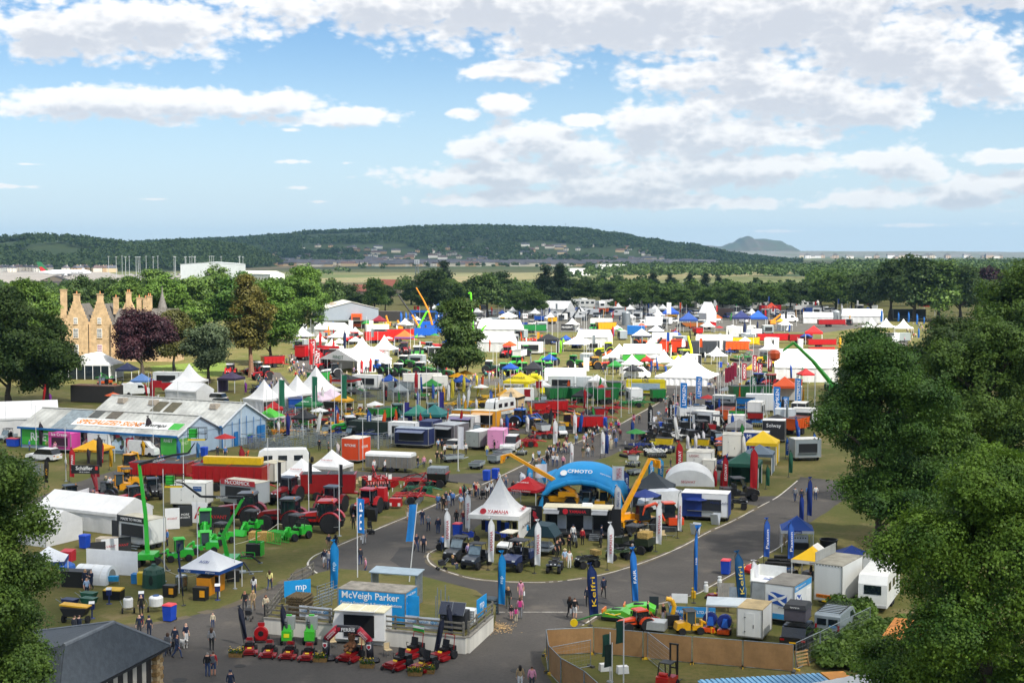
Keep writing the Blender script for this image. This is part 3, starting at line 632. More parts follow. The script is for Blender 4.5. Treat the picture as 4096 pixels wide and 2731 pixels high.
def poleflag(t,h,fw,fh,col,drop=0.0,txt=None,tcol='ffffff',mast='d9dad8'):
 B().cyl((0,0,0),(0,0,h),.05,.035,7).o('mast',M(mast,.4,var=.05),t)
 top=h-.1-drop;ph=fh*1.7
 B().sheet(lambda u,v:(.05+u*fw*(1-.06*math.sin(v*3)),.12*fw*math.sin(u*5+v*2+ph)*u,top-fh*v-.10*fh*u*u*(1 if fw>fh else .25)),8,8,.015).o('flag',flagm(col),t)
 if txt:text(t,txt,(.05+fw*.5,-.16*fw-.03,top-fh*.5),M(tcol,.7),w=fh*.8 if fh>fw else fw*.8,h=fw*.5 if fh>fw else fh*.4,spin=90 if fh>fw else 0)
 B().cyl((0,0,0),(0,0,.06),.25,.22,8).o('base',GALV,t)
def barepole(t,h):B().cyl((0,0,0),(0,0,h),.05,.035,7).o('mast',POLEW,t);B().cyl((0,0,0),(0,0,.06),.22,.2,8).o('base',GALV,t)
def wheel(t,x,y,r,w,rim='c9c9c4',lug=True,n=18):
 b=B();b.lathe([(r*.58,-w/2),(r*.92,-w/2),(r,-w*.36),(r,w*.36),(r*.92,w/2),(r*.58,w/2)],n,ax='x')
 if lug:
  for i in range(n):a=6.28318*i/n;b.box((w*.22*(1 if i%2 else-1),math.cos(a)*r*1.015,math.sin(a)*r*1.015),(w*.48,r*.10,r*.07),rx=a-math.pi/2)
 o=b.o('wheel',TYRE,t,(x,y,r))
 B().lathe([(.05,-w*.30),(r*.30,-w*.30),(r*.40,-w*.16),(r*.60,-w*.40),(r*.60,w*.40),(r*.40,w*.16),(r*.30,w*.30),(.05,w*.30)],14,ax='x').o('rim',paint(rim),o);return o
def tractor(t,body,hub='b9b9b5',roof=None,loader=False,grille='17171a'):
 pb=paint(body);rf=paint(roof or body)
 B().box((0,-.2,.85),(.55,4.0,.5)).box((0,-2.0,.62),(1.5,.3,.25)).box((0,.9,.95),(1.6,.5,.35)).o('chassis',BLACK,t)
 B().prism([(-2.75,.98),(-2.75,1.42),(-2.45,1.66),(-.35,1.95),(-.35,1.0)],-.45,.45,ax='x').o('bonnet',pb,t)
 B().box((0,-2.77,1.2),(.7,.06,.42)).o('grille',M(grille,.6),t)
 for s in(-1,1):B().box((s*.26,-2.79,1.46),(.2,.05,.12)).o('headlight',M('dfe6ea',.15),t)
 for s in(-1,1):B().box((s*.46,-1.4,1.38),(.02,1.5,.22)).o('side_vent',BLACK,t)
 B().box((0,.35,2.15),(1.5,1.35,1.25),top=(.93,.9)).o('cab_glass',GLASS,t)
 c=B()
 for sx in(-1,1):
  for y in(-.34,.3,1.02):c.cyl((sx*.77,y,1.5),(sx*.72,y*.92+.03,2.8),.045,.045,5)
 c.box((0,.35,1.45),(1.56,1.45,.2));c.o('cab_frame',BLACK,t)
 B().prism([(-.55,2.80),(-.5,2.98),(.95,3.02),(1.12,2.86),(1.1,2.78)],-.85,.85,ax='x').o('cab_roof',rf,t)
 for s in(-1,1):
  b=B();R_=1.05
  pts=[(math.cos(a)*R_+.75,math.sin(a)*R_+.95)for a in[R(q)for q in range(15,171,22)]];ins=[(math.cos(a)*(R_-.07)+.75,math.sin(a)*(R_-.07)+.95)for a in[R(q)for q in range(170,14,-22)]]
  b.prism(pts+ins,s*.72,s*1.28,ax='x');b.o('mudguard',pb,t)
  wheel(t,s*1.0,.75,.95,.58,hub);wheel(t,s*.92,-1.85,.68,.46,hub)
  b=B();b.prism([(math.cos(R(q))*.76-1.85,math.sin(R(q))*.76+.68)for q in range(30,151,24)]+[(math.cos(R(q))*.70-1.85,math.sin(R(q))*.70+.68)for q in range(150,29,-24)],s*.7,s*1.12,ax='x');b.o('mudguard',BLACK,t)
  B().box((s*1.05,-.35,2.3),(.05,.2,.4)).cyl((s*.78,-.34,2.5),(s*1.05,-.35,2.5),.02).o('mirror',BLACK,t)
 B().cyl((.52,-.5,1.6),(.52,-.5,2.95),.06,.06,7).o('exhaust',STEEL,t)
 B().box((.78,.0,.75),(.35,.5,.06)).box((.82,.0,1.05),(.3,.4,.05)).o('step',BLACK,t)
 B().cyl((.6,.9,3.0),(.6,.9,3.16),.06).o('beacon',M('f08a10',.3),t)
 if loader:
  for s in(-1,1):B().tube([(s*.5,-.5,1.7),(s*.5,-2.4,2.3),(s*.5,-3.6,.9)],.09,6).o('loader_arm',pb,t)
  B().prism([(-3.6,.3),(-4.2,.3),(-3.7,1.1),(-3.5,1.1)],-1.0,1.0,ax='x').o('bucket',BLACK,t)
def implement(t,col,w=3.0,l=3.0,seed=1,kind='tine',hub='20201f',hop=None):
 r=random.Random(seed);pb=paint(col);b=B()
 for i in range(3):b.box((0,-l/2+l*(i+.5)/3,.75+.05*i),(w,.14,.14))
 for s in(-.33,0,.33):b.box((s*w,0,.88),(.12,l*.95,.12))
 b.cyl((-.35,l/2,.85),(0,l/2+1.2,.6),.07);b.cyl((.35,l/2,.85),(0,l/2+1.2,.6),.07);b.cyl((0,l*.3,.9),(0,l*.42,1.75),.08);b.cyl((0,l*.42,1.7),(0,-l*.2,.95),.05)
 b.o('frame',pb,t);b=B()
 for i in range(3):
  y=-l/2+l*(i+.5)/3;n=int(w/.38)
  for k in range(n):
   x=-w/2+w*(k+.5)/n+r.uniform(-.04,.04)
   if kind=='tine':b.tube([(x,y,.75),(x,y-.25,.45),(x,y-.05,.08)],.035,5)
   elif kind=='plough':b.prism([(y-.3,.1),(y+.35,.05),(y+.25,.6),(y-.05,.65)],x-.04,x+.05,ax='x')
   else:b.lathe([(.28,-.02),(.28,.02)],10,(x,y,.3),ax='x')
 b.o('working_tools',pb if kind!='disc' else STEEL,t)
 b=B();n=int(w/.3)
 for k in range(n):b.lathe([(.26,0),(.26,w/n*.6)],10,(-w/2+w*k/n,-l/2-.15,.26),ax='x')
 b.o('roller',BLACK,t)
 for s in(-1,1):wheel(t,s*(w/2-.1),l*.12,.42,.26,hub,False,12)
 b=B()
 for k in range(5):b.tube([(r.uniform(-.4,.4)*w,r.uniform(-.3,.3)*l,.9),(r.uniform(-.2,.2)*w,r.uniform(-.1,.3)*l,1.4+r.random()*.4),(r.uniform(-.1,.1),l*.4,1.1)],.025,4)
 b.o('hose',BLACK,t)
 if hop:B().box((0,-l*.05,1.75),(w*.8,l*.36,.9),top=(1.08,1.35)).o('hopper',paint(hop),t);B().box((0,-l*.05,2.24),(w*.88,l*.5,.06)).o('hopper_lid',BLACK,t)
 for s in(-1,1):B().box((s*(w/2-.15),-l/2-.3,1.1),(.28,.03,.4)).o('warning_board',M('e8e4e0',.5),t)
def wagon(t,col,w=2.4,l=6.0,h=1.8,z=1.05,hub='d4d4d0',flare=1.10,ribs=True,lip=None):
 pb=paint(col);b=B()
 b.box((0,0,z+h/2),(w/flare,l/1.04,h),top=(flare,1.04))
 b.o('body',pb,t)
 B().box((0,0,z+h+.01),(w*.92,l*.95,.04)).o('load_floor',BLACK,t)
 if ribs:
  n=max(3,int(l/.9))
  for s in(-1,1):
   for i in range(n+1):B().box((s*(w/2-.02),-l/2+.12+(l-.24)*i/n,z+h*.5),(.10,.09,h*.96)).o('rib',pb,t)
 B().box((0,0,z+h+.03),(w+.1,.1,.12)).box((0,l/2+.03,z+h),(w+.1,.1,.14)).box((0,-l/2-.03,z+h),(w+.1,.1,.14)).o('rim_rail',paint(lip)if lip else pb,t)
 B().box((0,.2,z-.12),(w*.4,l,.2)).cyl((0,l/2,z-.2),(0,l/2+1.3,.6),.09).o('chassis',pb,t)
 for s in(-1,1):
  for y in(-.65,.65):wheel(t,s*(w/2-.28),y-l*.1,.52,.42,hub,False,14)
def boxbody(t,w,l,h,col,z=.55,roof='c9c5b8',wheels=True,trim='9a9a98',door='front',doorc=None):
 pm=M(col,.45,var=.07,scale=.6,streak=True)
 B().box((0,0,z+h/2),(w,l,h)).o('body',pm,t)
 B().box((0,0,z+h+.03),(w+.04,l+.04,.07)).o('roof',M(roof,.8,var=.3,scale=.8),t)
 tm=M(trim,.4,.5)
 for sx in(-1,1):
  for sy in(-1,1):B().box((sx*(w/2+.005),sy*(l/2+.005),z+h/2),(.07,.07,h)).o('corner_trim',tm,t)
 B().box((0,0,z+.04),(w+.03,l+.03,.1)).o('skirt',tm,t)
 if door=='front':
  B().box((0,-l/2-.012,z+h*.45),(w*.36,.03,h*.82)).o('door',M(doorc or col,.45,var=.05),t)
  for k in(.2,.7):B().box((-w*.19,-l/2-.03,z+h*k),(.12,.03,.05)).o('hinge',BLACK,t)
  B().box((w*.15,-l/2-.035,z+h*.4),(.05,.04,.25)).o('handle',BLACK,t)
 if wheels:
  for s in(-1,1):
   for y in(-.4,.4):wheel(t,s*(w/2-.16),y,.34,.22,'b5b5b5',False,12)
  B().cyl((-.5,l/2,z-.05),(0,l/2+1.2,.5),.05).cyl((.5,l/2,z-.05),(0,l/2+1.2,.5),.05).o('drawbar',GALV,t)
  B().box((0,0,z-.1),(w*.7,l*.98,.14)).o('chassis',BLACK,t)
def caravan(t,w=2.3,l=6.5,h=2.6,col='e9e8e2',stripe=None):
 z=.45;pm=M(col,.4,var=.05)
 B().prism([(-l/2,z),(-l/2,z+h*.72),(-l/2+.35,z+h*.98),(-l/2+.8,z+h),(l/2-1.0,z+h),(l/2-.3,z+h*.85),(l/2,z+h*.45),(l/2,z)],-w/2,w/2,ax='x').o('body',pm,t)
 for s in(-1,1):
  for y in(-l*.3,0,l*.28):B().box((s*(w/2+.005),y,z+h*.6),(.03,l*.17,h*.26)).o('window',GLASS,t)
  if stripe:B().box((s*(w/2+.004),0,z+h*.25),(.02,l*.9,.18)).o('stripe',paint(stripe),t)
  for y in(-.38,.38):wheel(t,s*(w/2-.12),y,.32,.2,'c0c0c0',False,12)
 B().box((0,-l/2-.01,z+h*.55),(w*.6,.03,h*.28)).o('window',GLASS,t)
 B().box((0,.3,z+h+.05),(.6,.6,.12)).box((0,-1.4,z+h+.04),(.5,.5,.1)).o('roof_vent',pm,t)
 B().box((0,-l/2-.02,z+.12),(w*.95,.06,.2)).o('bumper',M('b9b9b9',.5),t)
def van(t,col='e8e8e6',l=5.6,w=2.0,h=2.3,rack=False,glass='1b242b'):
 z=.35;gm=M(glass,.1,spec=.8)
 B().prism([(-l/2,z),(-l/2,h-.12),(-l/2+.12,h),(l*.16,h),(l*.22,h-.06),(l*.37,h*.62),(l*.48,h*.55),(l/2,h*.36),(l/2,z)],-w/2,w/2,ax='x').o('body',paint(col),t)
 B().prism([(l*.225,h-.1),(l*.365,h*.63),(l*.36,h*.58),(l*.2,h-.16)],-w/2+.1,w/2-.1,ax='x').o('windscreen',gm,t)
 for s in(-1,1):
  B().prism([(l*.05,h*.62),(l*.05,h*.86),(l*.2,h*.86),(l*.3,h*.62)],s*(w/2+.002),s*(w/2+.012),ax='x').o('side_window',gm,t)
  wheel(t,s*(w/2-.1),-l*.28,.34,.24,'b0b0b0',False,12);wheel(t,s*(w/2-.1),l*.33,.34,.24,'b0b0b0',False,12)
  B().box((s*(w/2-.12),-l/2-.01,h*.5),(.14,.03,.5)).o('tail_light',M('a01015',.3),t)
  B().box((s*(w*.22),-l/2-.008,h*.72),(w*.36,.02,h*.24)).o('rear_window',gm,t)
  B().box((s*(w/2-.25),l/2+.005,h*.33),(.3,.02,.16)).o('headlight',M('d8dde0',.2),t)
 B().box((0,-l/2-.03,z+.12),(w,.1,.2)).o('bumper',BLACK,t)
 if rack:
  for s in(-1,1):B().box((s*(w/2-.12),-.6,h+.12),(.05,l*.66,.05)).o('rack_rail',BLACK,t)
  for i in range(8):B().box((0,-l/2+.3+i*.5,h+.14),(w-.2,.05,.04)).o('rack_bar',BLACK,t)
def car(t,col,l=4.5,w=1.85,h=1.7,pickup=False):
 z=.32;gm=M('151b20',.1,spec=.8)
 B().prism([(-l/2,z),(-l/2,h*.56),(l/2-.15,h*.54),(l/2,h*.42),(l/2,z)],-w/2,w/2,ax='x').o('body',paint(col),t)
 prof_=[(-l*.46,h*.56),(-l*.40,h*.94),(l*.08,h*.97),(l*.24,h*.55)]if not pickup else[(-l*.08,h*.56),(-l*.05,h*.96),(l*.12,h*.97),(l*.26,h*.55)]
 B().prism(prof_,-w/2+.09,w/2-.09,ax='x').o('glasshouse',gm,t)
 B().box((0,(prof_[1][0]+prof_[2][0])/2,h*.985),(w-.3,(prof_[2][0]-prof_[1][0])*.96,.06)).o('roof',paint(col),t)
 for s in(-1,1):
  for y in(-l*.31,l*.31):wheel(t,s*(w/2-.1),y,.35,.23,'a9a9a9',False,12)
  B().box((s*(w/2-.2),-l/2-.005,h*.47),(.3,.03,.14)).o('tail_light',M('a01015',.3),t)
  B().box((s*(w/2-.25),l/2-.02,h*.44),(.32,.06,.12)).o('headlight',M('d8dde0',.2),t)
 B().box((0,-l/2-.01,h*.36),(.5,.02,.11)).o('number_plate',M('e8b010',.5),t)
def lorry(t,cab,box,l=9.0,w=2.5,h=3.8):
 B().prism([(-l/2,.5),(-l/2,1.7),(-l/2+.3,2.9),(-l/2+.7,3.05),(-l/2+2.1,3.05),(-l/2+2.1,.5)],-w/2,w/2,ax='x').o('cab',paint(cab),t)
 B().prism([(-l/2-.02,1.72),(-l/2+.24,2.72),(-l/2+.27,2.7),(-l/2+.04,1.70)],-w/2+.12,w/2-.12,ax='x').o('windscreen',GLASS,t)
 for s in(-1,1):B().box((s*(w/2+.005),-l/2+1.1,2.2),(.02,1.0,.8)).o('side_window',GLASS,t)
 B().box((0,1.2,.6+h/2),(w,l-2.5,h-.4)).o('box_body',M(box,.45,var=.07),t)
 B().box((0,0,.75),(1.0,l*.98,.25)).o('chassis',BLACK,t)
 for s in(-1,1):
  for y in(-l/2+1.3,l*.18,l*.32):wheel(t,s*(w/2-.2),y,.5,.34,'b8b8b8',False,12)
def utv(t,col,roof=True,bale=None,screen=True):
 pb=paint(col)
 B().prism([(-1.5,.62),(-1.5,.85),(-1.1,1.02),(-.5,1.08),(-.45,.55),(-1.3,.5)],-.6,.6,ax='x').o('bonnet',pb,t)
 B().box((0,.05,.55),(1.3,1.4,.2)).o('floor',BLACK,t)
 B().prism([(.55,.6),(.5,1.1),(1.55,1.12),(1.6,.62)],-.66,.66,ax='x').o('cargo_bed',pb,t)
 for s in(-1,1):
  B().box((s*.31,.3,.8),(.5,.5,.2)).box((s*.31,.5,1.12),(.48,.14,.55)).o('seat',BLACK,t)
  B().tube([(s*.6,-.5,1.0),(s*.55,-.1,1.9),(s*.55,.55,1.9),(s*.6,.7,1.0)],.03,5).o('roll_cage',BLACK,t)
  B().box((s*.45,-1.51,.82),(.22,.03,.1)).o('headlight',M('e0e4e6',.2),t)
  for y in(-1.05,1.05):wheel(t,s*.66,y,.33,.28,'3a3a3c',True,12)
 B().cyl((-.3,-.35,1.1),(-.3,-.2,1.2),.17,.17,10).o('steering_wheel',BLACK,t)
 if roof:B().box((0,.22,1.95),(1.25,1.05,.07),top=(.9,.9)).o('roof',M('2a2c30',.6),t)
 if screen:B().box((0,-.32,1.45),(1.05,.02,.75),rx=R(-24)).o('windscreen',M('6f8088',.1,var=.3,spec=.8),t)
 if bale:B().box((0,1.05,1.35),(1.0,.8,.42)).o('straw_bale',M('b39452',.95,var=.4,scale=9,bump=.6),t)
 B().box((0,-1.55,.55),(1.0,.08,.25)).o('bumper',BLACK,t)
def quad(t,col,load=None):
 pb=paint(col)
 B().prism([(-.95,.68),(-.7,.92),(-.25,.86),(.2,.72),(.75,.86),(1.0,.78),(.8,.62),(-.8,.55)],-.26,.26,ax='x').o('body',pb,t)
 for s in(-1,1):
  for y in(-.62,.62):
   wheel(t,s*.42,y,.29,.24,'3a3a3c',True,12);B().box((s*.42,y,.66),(.3,.62,.06),top=(.9,.7)).o('mudguard',pb,t)
 B().box((0,.12,.86),(.3,.7,.14)).o('seat',BLACK,t)
 B().tube([(-.38,-.28,1.06),(-.1,-.4,1.0),(.1,-.4,1.0),(.38,-.28,1.06)],.025).cyl((0,-.4,1.0),(0,-.5,.8),.03).o('handlebar',BLACK,t)
 for y in(-.72,.78):
  b=B();[b.cyl((-.36,y-.2+.1*k,.92),(.36,y-.2+.1*k,.92),.014,n=5)for k in range(5)];b.o('rack',BLACK,t)
 for s in(-1,1):B().box((s*.16,-.9,.76),(.12,.06,.08)).o('headlight',M('e0e4e6',.2),t)
 if load:B().box((0,.78,1.1),(.9,.5,.35)).o('straw_bale',M('b39452',.95,var=.4,scale=9,bump=.6),t)
def motorbike(t,col):
 for y,r in((-.68,.31),(.66,.31)):
  B().lathe([(r*.72,-.05),(r,-.05),(r,.05),(r*.72,.05)],16,(0,y,r),ax='x').o('wheel',TYRE,t)
 B().prism([(-.35,.45),(-.4,.85),(-.1,1.0),(.15,.82),(.75,.92),(.7,.78),(.2,.7),(.15,.4)],-.13,.13,ax='x').o('body',paint(col),t)
 B().cyl((0,-.68,.31),(0,-.42,1.05),.04).cyl((-.36,-.35,1.1),(.36,-.35,1.1),.02).cyl((0,.66,.31),(0,.1,.5),.04).o('fork',BLACK,t)
 B().box((0,.35,.88),(.24,.6,.08)).o('seat',BLACK,t)
def mower(t,col='8d1016',bar=True,sign=False,stand=False,bear=False):
 pb=paint(col)
 B().prism([(-.75,.12),(-.75,.3),(.05,.34),(.05,.12)],-.72,.72,ax='x').o('cutting_deck',pb,t)
 B().box((0,-.1,.45),(.7,1.5,.18)).o('frame',pb,t);B().box((0,.75,.62),(.8,.6,.38)).o('engine_cover',BLACK,t)
 if not stand:
  B().box((0,.15,.68),(.5,.5,.16)).box((0,.42,1.0),(.48,.14,.6),rx=R(-10)).o('seat',BLACK,t)
  for s in(-1,1):B().tube([(s*.34,.0,.6),(s*.34,-.05,1.0),(s*.1,-.12,1.02)],.022,5).o('control_lever',BLACK,t)
 else:
  B().box((0,.3,.8),(.5,.35,.3)).o('engine',BLACK,t);B().tube([(-.3,.5,.7),(-.3,.8,1.15),(.3,.8,1.15),(.3,.5,.7)],.025,5).o('handlebar',pb,t);B().box((0,.72,1.1),(.45,.1,.28)).o('control_panel',pb,t)
 for s in(-1,1):
  wheel(t,s*.52,.62,.3,.26,'2a2a2c',True,12);wheel(t,s*.5,-.95,.14,.1,'7a1015',False,10)
  B().tube([(s*.5,-.95,.2),(s*.48,-.8,.42),(s*.3,-.55,.45)],.035,5).o('caster_arm',pb,t)
 B().box((0,-.25,.56),(.34,.02,.16),rx=R(-40)).o('yellow_label',M('e8c41a',.5),t)
 if bar:B().tube([(-.42,.72,.6),(-.42,.85,1.55),(.42,.85,1.55),(.42,.72,.6)],.03,6).o('roll_bar',pb,t)
 if sign:B().box((0,.86,1.75),(.95,.03,.5)).o('sign_board',M('2f9a3a',.5),t);B().box((0,.84,1.88),(.95,.02,.16)).o('sign_band',WHITE,t)
 if bear:
  fur=M('7a5234',.95,var=.3,scale=12,bump=.6)
  b=B();b.lathe([(.05,0),(.3,.08),(.33,.3),(.2,.52),(.16,.56),(.25,.68),(.24,.85),(.1,.98),(0,1.0)],12,(0,.15,.76));b.cyl((-.22,.1,1.1),(-.34,-.25,.95),.1,.09);b.cyl((.22,.1,1.1),(.34,-.25,.95),.1,.09);b.cyl((-.15,0,.85),(-.2,-.45,.75),.12,.1);b.cyl((.15,0,.85),(.2,-.45,.75),.12,.1);b.lathe([(.09,-.04),(.09,.04)],8,(-.2,.15,1.72),ax='y');b.lathe([(.09,-.04),(.09,.04)],8,(.2,.15,1.72),ax='y')
  b.o('teddy_bear',fur,t,smooth_=True)
def miniloader(t,col='2fae35',canopy=True,cab=False,tool='bucket',roofc=None):
 pb=paint(col)
 B().prism([(.1,.4),(.1,.95),(.35,1.1),(1.25,1.02),(1.35,.45)],-.5,.5,ax='x').o('engine_hood',pb,t)
 B().box((0,-.55,.55),(.7,.9,.4)).box((0,-.95,.85),(.5,.2,.6)).o('front_frame',pb,t)
 B().box((0,.05,.8),(.5,.4,.15)).box((0,.24,1.1),(.5,.12,.5)).o('seat',BLACK,t)
 for s in(-1,1):
  for y in(-.75,.85):wheel(t,s*.55,y,.32,.26,'d0d0cc',True,12)
 if canopy or cab:
  for s in(-1,1):
   for y in(-.3,.45):B().cyl((s*.48,y,.8),(s*.46,y,2.0),.035).o('post',BLACK if not cab else pb,t)
  B().box((0,.08,2.04),(1.1,1.05,.1),top=(.85,.85)).o('roof',M(roofc,.6)if roofc else M('34383c',.6),t)
 if cab:B().box((0,.08,1.45),(.9,.74,1.05)).o('cab_glass',M('3c4a50',.1,spec=.8),t)
 B().tube([(0,-.85,1.1),(0,-1.35,.85),(0,-1.7,.4)],.11,6).o('lift_arm',pb,t)
 if tool=='bucket':B().prism([(-1.65,.08),(-2.2,.08),(-1.8,.6),(-1.62,.55)],-.62,.62,ax='x').o('bucket',pb,t)
 elif tool=='grab':
  b=B();[b.tube([(x,-1.7,.3),(x,-2.0,.75),(x,-2.4,.6),(x,-2.5,.15)],.03,5)for x in(-.4,-.15,.15,.4)];b.cyl((-.5,-1.7,.3),(.5,-1.7,.3),.05);b.o('grab',BLACK,t)
 elif tool=='brush':B().lathe([(.33,-.8),(.33,.8)],16,(0,-2.05,.33),ax='x').o('brush',M('d8b514',.9,var=.4,scale=20,bump=.8),t);B().box((0,-2.0,.72),(1.7,.5,.08)).o('brush_hood',M('e0c020',.5),t)
 elif tool=='cage':
  b=B();[b.tube([(x,-1.65,.1),(x,-1.7,1.0),(x,-2.5,1.0),(x,-2.6,.1)],.022,4)for x in np.linspace(-.75,.75,9)];[b.cyl((-.75,y,z),(.75,y,z),.03,n=5)for y,z in((-1.65,.1),(-1.7,1.0),(-2.5,1.0),(-2.6,.12),(-2.1,1.0))];b.o('cage_bucket',pb,t)
def telehandler(t,col='e69a10',reach=6.5,up=35,head='fork',txt=None):
 pb=paint(col)
 B().box((0,0,.95),(1.5,4.2,.55)).prism([(.2,1.2),(.2,1.75),(1.9,1.7),(2.2,1.2)],.1,1.05,ax='x').box((0,2.1,.9),(2.0,.4,.5)).o('body',pb,t)
 B().box((-.7,-.2,1.9),(.85,1.4,1.45),top=(.85,.75)).o('cab_glass',GLASS,t)
 B().box((-.7,-.1,2.66),(.85,1.15,.08)).o('cab_roof',BLACK,t)
 for y,z in((-.88,1.2),(.48,1.2)):B().cyl((-1.12,y,z),(-1.02,y*.75,2.64),.05).o('cab_pillar',BLACK,t)
 for s in(-1,1):
  for y in(-1.4,1.5):wheel(t,s*1.05,y,.62,.42,col,True,16);B().box((s*1.05,y,1.32),(.5,1.2,.08),top=(1,.7)).o('mudguard',BLACK,t)
 a=R(up);dx=Vector((0,-math.cos(a),math.sin(a)));o0=Vector((.25,1.7,1.75));e=o0+dx*reach
 B().box(o0+dx*reach*.30,(.34,reach*.62,.4),rx=-a).o('boom',pb,t);B().box(o0+dx*reach*.76,(.26,reach*.5,.3),rx=-a).o('inner_boom',pb,t)
 B().tube([o0+Vector((0,-1.1,-.3)),o0+dx*reach*.4+Vector((0,0,-.15))],.07).o('lift_ram',STEEL,t)
 b=B();b.tube([e,e+Vector((0,-.5,-.1)),e+Vector((0,-.75,-.6))],.14,6);b.box(e+Vector((0,-.85,-.5)),(1.2,.12,.8));b.o('carriage',pb,t)
 if head=='fork':
  for s in(-1,1):B().box(e+Vector((s*.4,-1.4,-.85)),(.1,1.1,.05)).o('fork',BLACK,t)
 if txt:text(t,txt,o0+dx*reach*.34+Vector((-.19,0,0)),M('20304a',.5),h=.3,rot=(R(90)+0,a*0,R(-90)))
def excavator(t,col='e05018',arm='e05018',s=1.0):
 for x in(-1,1):B().box((x*.55,0,.25),(.3,1.9,.45),top=(1,.82)).o('track',TYRE,t)
 B().box((0,.4,.85),(1.3,1.3,.6)).o('body',paint(col),t)
 B().box((-.1,-.1,1.7),(.95,1.0,1.2),top=(.9,.85)).o('cab_glass',GLASS,t);B().box((-.1,-.1,2.34),(1.0,1.0,.1)).o('cab_roof',paint(col),t)
 B().tube([(.35,-.55,.9),(.35,-1.3,2.4),(.35,-2.3,2.1)],.13,6).o('boom',paint(arm),t);B().tube([(.35,-2.2,2.25),(.35,-2.7,.8)],.1,6).o('dipper',paint(arm),t)
 B().prism([(-2.5,.9),(-2.9,.8),(-2.75,.25),(-2.35,.35)],.1,.6,ax='x').o('bucket',BLACK,t);B().box((0,-1.2,.25),(1.4,.08,.4)).o('dozer_blade',BLACK,t)
def bin_(t,col='1747b8',lid='c9303a'):
 B().box((0,0,.55),(.56,.6,.95),top=(1.12,1.15)).o('body',M(col,.5),t);B().box((0,0,1.07),(.68,.74,.09),top=(.8,.8)).o('lid',M(lid,.5),t)
 for s in(-1,1):B().lathe([(.1,-.03),(.1,.03)],10,(s*.25,.33,.1),ax='x').o('wheel',TYRE,t)
 B().cyl((-.25,.4,.98),(.25,.4,.98),.02).o('handle',BLACK,t)
def hurdle(t,w=3.0,h=1.6,rails=6):
 b=B()
 for k in range(rails):b.cyl((-w/2,0,.15+(h-.2)*k/(rails-1)),(w/2,0,.15+(h-.2)*k/(rails-1)),.025,n=5)
 b.o('rails',GALV,t)
 for s in(-1,0,1):B().box((s*(w/2-.03),0,h/2),(.06,.05,h)).o('post',GALV,t)
def pen(t,w=4.0,d=3.0,h=1.7,cross=True):
 for(x,y,ln,rz)in((0,-d/2,w,0),(0,d/2,w,0),(-w/2,0,d,90),(w/2,0,d,90))+(((0,0,d,90),)if cross else()):
  b=B()
  for k in range(7):b.cyl((-ln/2,0,.12+(h-.2)*k/6),(ln/2,0,.12+(h-.2)*k/6),.028,n=5)
  for k in range(4):b.box((-ln/2+ln*k/3,0,h/2),(.07,.06,h))
  b.o('gate',GALV,t,(x,y,0),(0,0,R(rz)))
 B().box((-w*.28,0,h+.5),(.07,d,.07)).box((w*.28,0,h+.5),(.07,d,.07)).box((0,-d/2+.1,h+.5),(w,.07,.07)).o('top_frame',GALV,t)
def bale(t):B().box((0,0,.45),(2.3,1.1,.9)).o('bale',M('b18f4c',.95,var=.45,scale=9,bump=.8),t)
def silo(t,r,h,col='9aa2a6'):B().lathe([(r,0),(r,h),(r*.9,h+.25),(.2,h+.9),(0,h+.9)],24).o('tank',M(col,.4,.6,streak=True),t);B().tube([(r+.1,0,0),(r+.1,0,h)],.05).o('ladder',GALV,t)
def kiosk(t,w,d,h,col,roof='d8d4c8',awn=None,front='15171a',sign=None,tcol='ffffff',signc=None):
 boxbody(t,w,d,h,col,.5,roof,True,'b5b5b2',None)
 B().box((0,-d/2-.01,.5+h*.52),(w*.72,.04,h*.5)).o('hatch',M(front,.6),t);B().box((0,-d/2-.12,.5+h*.26),(w*.74,.25,.05)).o('counter',STEEL,t)
 if awn:B().box((0,-d/2-.6,.5+h*.86),(w*.8,1.2,.05),rx=R(12)).o('awning',canvas(awn),t)
 if signc:B().box((0,-d/2-.05,.5+h*.98),(w*.96,.08,.6)).o('fascia',M(signc,.5),t)
 if sign:text(t,sign,(0,-d/2-.11,.5+h*.98),M(tcol,.5),w=min(w*.7,.42*len(sign)))
def aboard(t,col='dfe3e6',band='2a5aa0'):
 for s in(-1,1):B().box((0,s*.22,.55),(.75,.03,1.1),rx=R(-s*20)).o('panel',M(col,.5),t)
 B().box((0,-.26,.72),(.6,.02,.35),rx=R(20)).o('print',M(band,.5,var=.4,scale=5),t)
def chair(t):
 B().box((0,0,.45),(.45,.45,.04)).box((0,.21,.68),(.45,.03,.38)).o('seat',M('c9b48c',.6),t)
 for sx in(-1,1):
  for sy in(-1,1):B().cyl((sx*.2,sy*.2,0),(sx*.2,sy*.2,.45 if sy<0 else .85),.018).o('leg',STEEL,t)
def umbrella(t,col='16307a'):
 B().cyl((0,0,0),(0,0,2.5),.03).o('pole',M('7a5a3a',.6),t);B().lathe([(1.5,2.0),(1.45,2.06),(.7,2.35),(0,2.6)],8).o('canopy',canvas(col),t);B().box((0,0,.05),(.6,.6,.1)).o('base',BLACK,t)
